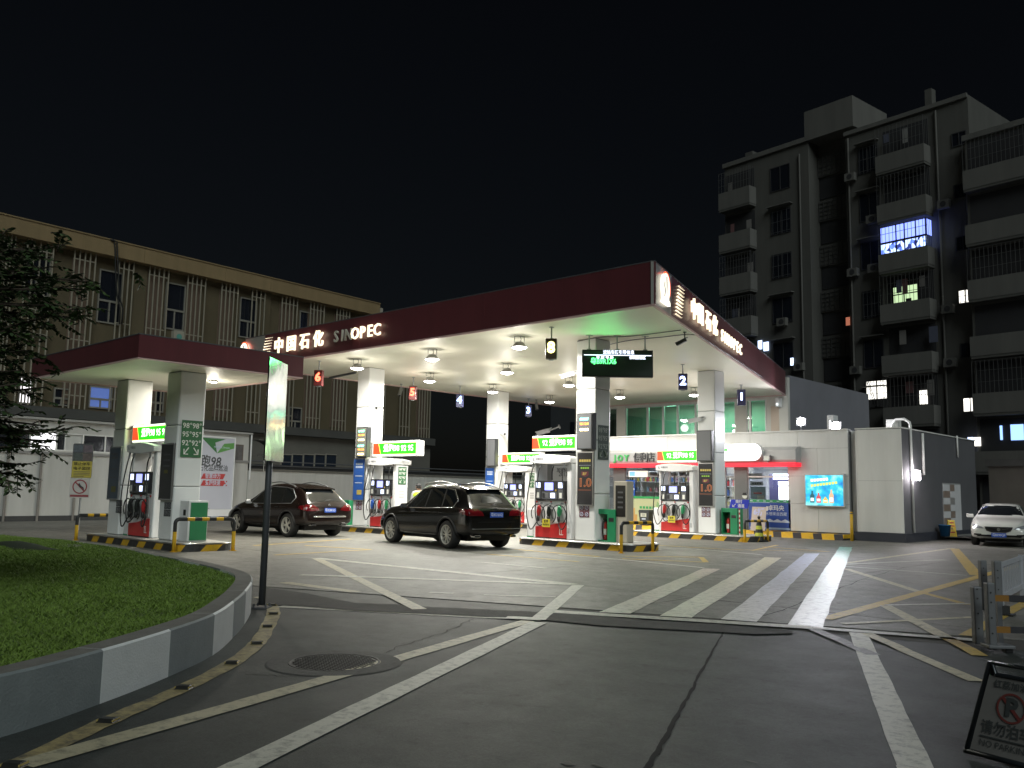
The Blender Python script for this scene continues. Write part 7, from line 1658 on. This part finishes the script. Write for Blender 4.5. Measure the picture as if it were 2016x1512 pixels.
saloon('white saloon car parked at the right edge, front towards the camera', (-8.85, 35.6), R_(-79))

# ================================================================== attendant in a reflective vest
def attendant(x, y, face):
    t = thing('person', 'attendant in dark cap and reflective yellow vest behind the black SUV', 'person', (x, y, .012), face)
    # local: faces +x
    V = [(0, 0, .98), (0, 0, 1.16), (0, 0, 1.34), (0, 0, 1.46), (.0, 0, 1.54), (.02, 0, 1.60), (.02, 0, 1.70),
         (0, .20, 1.43), (.03, .27, 1.16), (.16, .25, .96), (.22, .24, .88), (0, -.20, 1.43), (.02, -.28, 1.16), (.12, -.27, .94), (.17, -.26, .86),
         (0, .10, .90), (.02, .11, .50), (-.02, .12, .10), (.12, .13, .04), (0, -.10, .90), (-.02, -.11, .50), (-.06, -.12, .10), (.08, -.13, .04)]
    E = [(0, 1), (1, 2), (2, 3), (3, 4), (4, 5), (5, 6), (3, 7), (7, 8), (8, 9), (9, 10), (3, 11), (11, 12), (12, 13), (13, 14), (0, 15), (15, 16), (16, 17), (17, 18), (0, 19), (19, 20), (20, 21), (21, 22)]
    Rr = [.145, .135, .15, .10, .055, .085, .088, .075, .05, .036, .035, .075, .05, .036, .035, .095, .062, .045, .04, .095, .062, .045, .04]
    me = bpy.data.meshes.new('body'); me.from_pydata(V, E, []); o = bpy.data.objects.new('tmp_body', me); col.objects.link(o)
    sk = o.modifiers.new('k', 'SKIN'); sk.use_smooth_shade = True
    for i, r in enumerate(Rr): me.skin_vertices[0].data[i].radius = (r, r*1.05)
    me.skin_vertices[0].data[0].use_root = True
    s = o.modifiers.new('s', 'SUBSURF'); s.levels = 2; s.render_levels = 2
    bpy.context.view_layer.update(); dg = bpy.context.evaluated_depsgraph_get(); res = bpy.data.meshes.new_from_object(o.evaluated_get(dg)); bpy.data.objects.remove(o)
    SKIN, SH, TR, SHOE = mat('skin', (.42, .26, .18), .5, 0, .05, 6), mat('uniform_shirt', (.55, .55, .55), .8, 0, .1, 8), mat('uniform_trousers', (.03, .035, .06), .8, 0, .1, 8), BLACK
    for m_ in (SKIN, SH, TR, SHOE): res.materials.append(m_)
    for p in res.polygons:
        c = p.center; p.use_smooth = True
        p.material_index = 3 if c.z < .09 else (2 if c.z < 1.0 and abs(c.y) < .21 and c.x < .13 or c.z < .84 else (1 if c.z < 1.51 and not (c.z < 1.0) else 0))
    bd = obj('body', res, t)
    # vest shell over the torso
    def ringv(z, a, b, x0=0): return [(x0+a*math.cos(q), b*math.sin(q), z) for q in [2*math.pi*i/20 for i in range(20)]]
    mb = MB(); rows = [(.96, .175, .205), (1.12, .17, .20), (1.28, .185, .225), (1.40, .17, .235), (1.475, .12, .17)]
    for z, a, b in rows: mb.v += ringv(z, a, b)
    for i in range(4):
        for j in range(20): mb.f.append([i*20+j, i*20+(j+1) % 20, (i+1)*20+(j+1) % 20, (i+1)*20+j]); mb.m.append(0)
    mb.build('reflective_vest', mat('vest_lime', (.50, .75, .03), .6, 0, .05, 6), t, smooth=True)
    for z, a, b in ((1.10, .180, .213), (1.24, .190, .232)):
        mb = MB(); mb.v += ringv(z, a, b)+ringv(z+.05, a+.002, b+.003); mb.f = [[j, (j+1) % 20, 20+(j+1) % 20, 20+j] for j in range(20)]; mb.m = [0]*20; mb.build('reflective_band', mat('band_silver', (.7, .7, .7), .3, .3, 0) if 'band_silver' not in MATS else MATS['band_silver'], t, smooth=True)
    MB().lathe([(.001, .095), (.06, .088), (.098, .05), (.105, .0), (.100, -.02)], (.015, 0, 1.70), 20).build('cap', mat('cap_black', (.02, .02, .022), .7, 0, .1, 8), t, smooth=True)
    MB().prism([(.09, -.08), (.20, -.05), (.22, 0), (.20, .05), (.09, .08)], XY, 1.695, 1.708).build('cap_peak', MATS['cap_black'], t)
    MB().lathe([(.095, -.02), (.098, -.05), (.085, -.09)], (-.005, 0, 1.69), 20).build('hair', mat('hair_black', (.012, .011, .010), .6, 0, .1, 9), t, smooth=True)
    for s in (1, -1): MB().lathe([(.001, -.02), (.022, -.01), (.022, .01), (.001, .02)], (.01, s*.092, 1.655), 10, 'Y').build('ear', SKIN, t)
    MB().add([(.098, -.014, 1.63), (.098, .014, 1.63), (.122, 0, 1.635), (.100, 0, 1.675)], [(0, 2, 3), (2, 1, 3), (0, 1, 2)]).build('nose', SKIN, t)
    for s in (1, -1): MB().lathe([(.001, -.008), (.012, 0), (.001, .008)], (.098, s*.033, 1.672), 8, 'X').build('eye', DARK, t)
    MB().box(.098, .106, -.025, .025, 1.598, 1.606).build('mouth', mat('lip', (.3, .12, .1), .5, 0, 0), t)
    for s, b in ((1, (.22, .24, .88)), (-1, (.17, -.26, .86))):
        mb = MB().obox((b[0]+.03, b[1], b[2]-.03), (.042, 0, -.03), (0, .04, 0), (.012, 0, .014))
        h_ = mb.build('hand', SKIN, t, bevel=.01)
        for k in range(4): MB().tube([(b[0]+.06, b[1]+(-.028+.019*k), b[2]-.055), (b[0]+.10, b[1]+(-.028+.019*k), b[2]-.10), (b[0]+.095, b[1]+(-.028+.019*k), b[2]-.13+.008*(k in (0, 3)))], [.0095, .0085, .007], 7).build('finger', SKIN, h_)
        MB().tube([(b[0]+.02, b[1]-s*.04, b[2]-.02), (b[0]+.05, b[1]-s*.065, b[2]-.06), (b[0]+.07, b[1]-s*.06, b[2]-.09)], [.011, .010, .008], 7).build('thumb', SKIN, h_)
    return t
pp_ = Yp(823, 1000, 22.9); attendant(pp_.x, 22.9, R_(150))

# ================================================================== right foreground: gate posts, barrier, A-frame sign
STP = mat('galvanised_post', (.15, .155, .165), .55, .3, .15, 5)
g0 = G(1953, 1283); gt = thing('sliding_gate_post', 'steel gate posts on a wheeled foot with striped booms at the right edge', 'gate', g0, YAW-.05)
def gpost(u, v, h_, w_, d_): p = G(u, v); q = Matrix.Rotation(-(YAW-.05), 3, 'Z') @ (p-g0); MB().box(q.x-w_, q.x+w_, q.y-d_, q.y+d_, .03, h_).build('post', STP, gt, bevel=.012); return q
q1 = gpost(1953, 1284, .72, .040, .05); q2 = gpost(1926, 1273, .645, .045, .05); q3 = gpost(1938, 1205, .73, .045, .05); q4 = gpost(1966, 1212, .75, .050, .05)
for q in (q1, q2, q3, q4):
    for z in (.62, .52, .36, .2): MB().cyl((q.x-.01, q.y-.055, z), (q.x-.01, q.y-.05, z), .009, n=8).build('bolt', BLACK, gt)
MB().box(q2.x-.09, q1.x+.20, q1.y-.10, q1.y+.10, .05, .085).build('foot_plate', STP, gt, bevel=.008)
MB().box(q1.x+.12, q1.x+.20, q1.y-.05, q1.y+.05, .0, .05).build('caster', DARK, gt, bevel=.01)
boom = stripes('boom_paint', (.03, .03, .035), (.25, .12, .02), .42, (1, 0, 0), .4, .42, .1)
for z in (.56, .235): MB().box(q1.x+.04, q1.x+1.6, q1.y-.02, q1.y+.02, z-.032, z+.032).build('boom', boom, gt)
MB().box(q1.x+.22, q1.x+.27, q1.y+.3, q1.y+.35, .03, .55).build('post', STP, gt)
MB().box(q4.x-.05, q4.x+.12, q4.y-.08, q4.y+.08, .02, .14).build('rubber_block', BLACK, gt)
fa = G(1973, 1212); fb = G(2040, 1170); d_ = fb-fa
rf = thing('white_railing', 'low white metal railing behind the gate posts', 'railing', fa, math.atan2(d_.y, d_.x)); L_ = 4.2
WR = mat('railing_white', (.45, .46, .50), .4, 0, .08, 3)
MB().box(0, L_, -.02, .02, .66, .72).build('top_rail', WR, rf); MB().box(0, L_, -.02, .02, .22, .29).build('bottom_rail', WR, rf)
for x in (.0, 2.0, 4.0): MB().box(x-.03, x+.03, -.03, .03, .0, .74).build('rail_post', WR, rf); MB().box(x-.12, x+.12, -.15, .15, 0, .03).build('rail_foot', DARK, rf)
slat = MB().box(-.022, .022, -.006, .006, .29, .66).mesh('slat', WR)
for i in range(1, 28): obj('slat', slat, rf, (i*.15, 0, 0))
# no-parking A-frame
a0, a1 = G(1898, 1487), G(2060, 1530); dr = a1-a0; dr.z = 0; dr.normalize()
FZ = Frame(a0[:2], dr[:2]); zt_ = FZ.at(1932, 1302, .16)[1]
af = thing('no_parking_board', 'dim folding no parking board with black frame at the lower right corner', 'floor sign', a0, FZ.ang)
w_ = .52; lean = .16
def fr_pt(x, z): return (x, lean*z/zt_, z)
for s_ in (1, -1):
    off = lambda x, z: (x, (lean*z/zt_) if s_ > 0 else (2*lean-lean*z/zt_)+.02, z)
    MB().tube([off(0.012, .02), off(.10, zt_), off(w_-.0, zt_), off(w_+.06, .02)], .017, 8).tube([off(.0, .03), off(w_+.05, .03)], .017, 8).build('frame', mat('frame_black_steel', (.03, .035, .04), .3, .4, .1, 6) if 'frame_black_steel' not in MATS else MATS['frame_black_steel'], af, smooth=True)
    if s_ > 0: MB().tube([off(.115, zt_), off(.15, zt_*.89), off(w_-.05, zt_*.89)], .014, 8).build('handle_bar', MATS['frame_black_steel'], af)
    zz = [.035, zt_*.87]
    MB().add([off(.03, zz[0]), off(w_+.03, zz[0]), off(w_-.01, zz[1]), off(.105, zz[1])]+[(a, b+.008, c) for a, b, c in (off(.03, zz[0]), off(w_+.03, zz[0]), off(w_-.01, zz[1]), off(.105, zz[1]))], [(0, 1, 2, 3), (7, 6, 5, 4), (0, 4, 5, 1), (1, 5, 6, 2), (2, 6, 7, 3), (3, 7, 4, 0)]).build('panel', mat('board_dull', (.20, .19, .18), .6, 0, .15, 4) if 'board_dull' not in MATS else MATS['board_dull'], af)
tl = math.atan2(lean, zt_); rot = (R_(90)-tl, 0, 0); DP = mat('board_print', (.05, .055, .055), .6, 0, 0); RP = mat('board_red', (.16, .035, .03), .6, 0, 0)
on = lambda x, z, e=.006: (x, lean*z/zt_-e, z)
text('红荔加油站', .052, DP, on(.275, zt_*.795), af, bold=.001, rot=rot)
R_o = .090; mb = MB(); cx_, cz_ = .262, zt_*.575
for i in range(32):
    for rr in (R_o, R_o*.86): mb.v.append(on(cx_+rr*math.cos(2*math.pi*i/32), cz_+rr*math.sin(2*math.pi*i/32)*.97))
for i in range(32): a, b = 2*i, 2*((i+1) % 32); mb.f.append([a, b, b+1, a+1]); mb.m.append(0)
k_ = R_o*.64; e_ = .007
mb.add([on(cx_-k_-e_, cz_+k_-e_, .0065), on(cx_-k_+e_, cz_+k_+e_, .0065), on(cx_+k_+e_, cz_-k_+e_, .0065), on(cx_+k_-e_, cz_-k_-e_, .0065)], [(0, 1, 2, 3)])
mb.build('prohibition_ring', RP, af, fixn=False)
text('P', .15, DP, on(cx_, cz_, .007), af, bold=.006, rot=rot)
text('请勿泊车', .088, DP, on(.245, zt_*.335), af, bold=.0015, rot=rot, width=.31); MB().obox(on(.245, zt_*.245), (.155, 0, 0), (0, .0015, 0), (0, lean/zt_*.004, .004)).build('rule_line', DP, af)
text('NO PARKING', .055, DP, on(.245, zt_*.175), af, rot=rot, width=.31)

# ================================================================== tree overhanging from the left
def tree():
    o = EYE+cF*9.6+cR*(-8.1); bx, by = o.x, o.y
    zg = soil(bx, by) if inside(bx, by) else 0
    t = thing('tree', 'leafy tree reaching in from the left edge over the grass', 'tree', (bx, by, zg-.02))
    BARK = mat('bark', (.06, .045, .032), .9, 0, .25, 12, .5, 30)
    LF = [mat('leaf_dark', (.040, .075, .026), .5, 0, .2, 5), mat('leaf_mid', (.065, .11, .035), .5, 0, .2, 5), mat('leaf_light', (.10, .14, .06), .5, 0, .2, 5)]
    base = Vector((bx, by, zg-.02)); e = Vector((cR.x, cR.y, 0)).normalized(); f = Vector((cF.x, cF.y, 0)).normalized()
    def w2(a, b, z): return e*a+f*b+Vector((0, 0, z))        # local to the tree base, a: to the right
    tr = [w2(0, 0, 0), w2(.05, .02, .8), w2(.10, 0, 1.6), w2(.16, .05, 2.6), w2(.2, .1, 3.6), w2(.25, .1, 4.6)]
    tk = MB().tube(catmull(tr, 4), [.11-.0035*i for i in range(21)], 10); tk.build('trunk', BARK, t, smooth=True)
    r2 = random.Random(11); limbs = MB(); leaves = MB(); singles = []
    def leaf_at(p, d, n_, L_, m_):
        d = d.normalized(); s_ = d.cross(n_).normalized(); u_ = s_.cross(d)
        w_ = L_*.30
        return [p, p+d*L_*.3+s_*w_*.85-u_*L_*.03, p+d*L_*.62+s_*w_*.8-u_*L_*.05, p+d*L_-u_*L_*.10, p+d*L_*.62-s_*w_*.8-u_*L_*.05, p+d*L_*.3-s_*w_*.85-u_*L_*.03]
    def spray(p0, p1, droop, nl, L_, keep=False):
        """a twig with leaves set alternately along it"""
        c = p0.lerp(p1, .5)+Vector((0, 0, droop)); pts = catmull([p0, c, p1], 8)
        limbs.tube(pts, [.008-.0003*i for i in range(len(pts))], 4)
        for i in range(nl):
            q = (i+1)/nl*(len(pts)-1.001); k = int(q); p = pts[k].lerp(pts[k+1], q-k); d = (pts[min(k+1, len(pts)-1)]-pts[k]).normalized()
            sd_ = d.cross(Vector((0, 0, 1))).normalized()*(1 if i % 2 else -1)
            dd = d*.55+sd_*r2.uniform(.5, 1.0)+Vector((0, 0, r2.uniform(-.55, .25))); nn = Vector((r2.uniform(-.5, .5), r2.uniform(-.5, .5), 1))
            v = leaf_at(p, dd, nn, L_*r2.uniform(.7, 1.2), 0)
            mi = 0 if r2.random() < .6 else (1 if r2.random() < .75 else 2)
            if keep and len(singles) < 290: singles.append((v, mi))
            else: leaves.add(v, [(0, 1, 2, 3), (0, 3, 4, 5)], mi)
    # branch tips, read as (right, depth, height) from the tree's foot
    def tip(u, v, dep=0.0):
        d = ray(u-52, v+10); P_ = EYE+d*((9.6+dep)/d.dot(cF)); return P_-base
    T = [(232, 545), (225, 560), (180, 590), (205, 615), (150, 500), (120, 480), (140, 560), (100, 620), (60, 520), (30, 480), (90, 560), (70, 640), (110, 680), (40, 600), (20, 560), (50, 690), (140, 690), (90, 720), (20, 660), (60, 750), (15, 720), (50, 480), (85, 500), (10, 500), (120, 530), (115, 590), (75, 590), (155, 610), (30, 780), (70, 790)]
    L_T = [(174, 836, 1), (165, 858, 1), (150, 870, 1), (130, 845, 1), (120, 868, 1), (95, 835, 1), (98, 925, 1), (80, 940, 1), (100, 905, 1), (60, 900, 1), (40, 935, 1), (70, 870, 1), (30, 860, 1), (20, 905, 1), (10, 958, 1), (105, 742, 1), (128, 735, 1), (145, 752, 1), (60, 825, 1), (25, 825, 1), (140, 828, 1), (45, 880, 1), (8, 880, 1)]
    hubs = [Vector(w2(.16, .05, 2.3)), Vector(w2(.2, .1, 3.1)), Vector(w2(.2, .1, 3.9)), Vector(w2(.1, 0, 1.5)), Vector(w2(.12, 0, 1.9))]
    for k, a in enumerate(T+L_T):
        dep = r2.uniform(-.9, 1.1); P1 = tip(a[0], a[1], dep); hb = min(hubs, key=lambda h: abs(h.z-(P1.z-.3)))
        m1 = hb.lerp(P1, .45)+Vector((0, 0, r2.uniform(.05, .3))); m2 = hb.lerp(P1, .75)+Vector((0, 0, r2.uniform(.0, .15)))
        br = catmull([hb, m1, m2, P1], 7); limbs.tube(br, [.030*(1-i/len(br))+.006 for i in range(len(br))], 6)
        low = len(a) == 3
        spray(m2, P1, -.02, 26, .075, low)
        for q in range(9 if low else 10):
            s_ = br[int(len(br)*(.35+.62*r2.random()))]; dv = Vector((r2.uniform(-1, 1), r2.uniform(-1, 1), r2.uniform(-.75, .45)))*.30+(P1-hb).normalized()*.18
            spray(s_, s_+dv, r2.uniform(-.04, .05), 18, .070, low)
        if not low:
            for q in range(15):
                s_ = br[int(len(br)*(.3+.68*r2.random()))]+Vector((r2.gauss(0, .16), r2.gauss(0, .2), r2.gauss(0, .16))); dv = Vector((r2.uniform(-1, 1), r2.uniform(-1, 1), r2.uniform(-.6, .5)))*.26
                spray(s_, s_+dv, .02, 17, .072)
    limbs.build('limbs', BARK, t, smooth=True)
    tag(leaves.build('crown', LF, t, fixn=False), kind='stuff')
    unit = [MB().add([(0, 0, 0), (.3, .255, -.03), (.62, .24, -.05), (1, 0, -.10), (.62, -.24, -.05), (.3, -.255, -.03)], [(0, 1, 2, 3), (0, 3, 4, 5)]).mesh('leaf', LF[i], fixn=False) for i in range(3)]
    for v, mi in singles:
        d = (v[3]-v[0]); L_ = d.length; d.normalize(); s_ = (v[1]-v[5]).normalized(); u_ = d.cross(s_); u_.normalize()
        o_ = obj('leaf', unit[mi], t); o_.matrix_local = Matrix(((d.x, s_.x, u_.x, 0), (d.y, s_.y, u_.y, 0), (d.z, s_.z, u_.z, 0), (0, 0, 0, 1))) @ Matrix.Scale(L_, 4); o_.location = v[0]
    return t
tree()
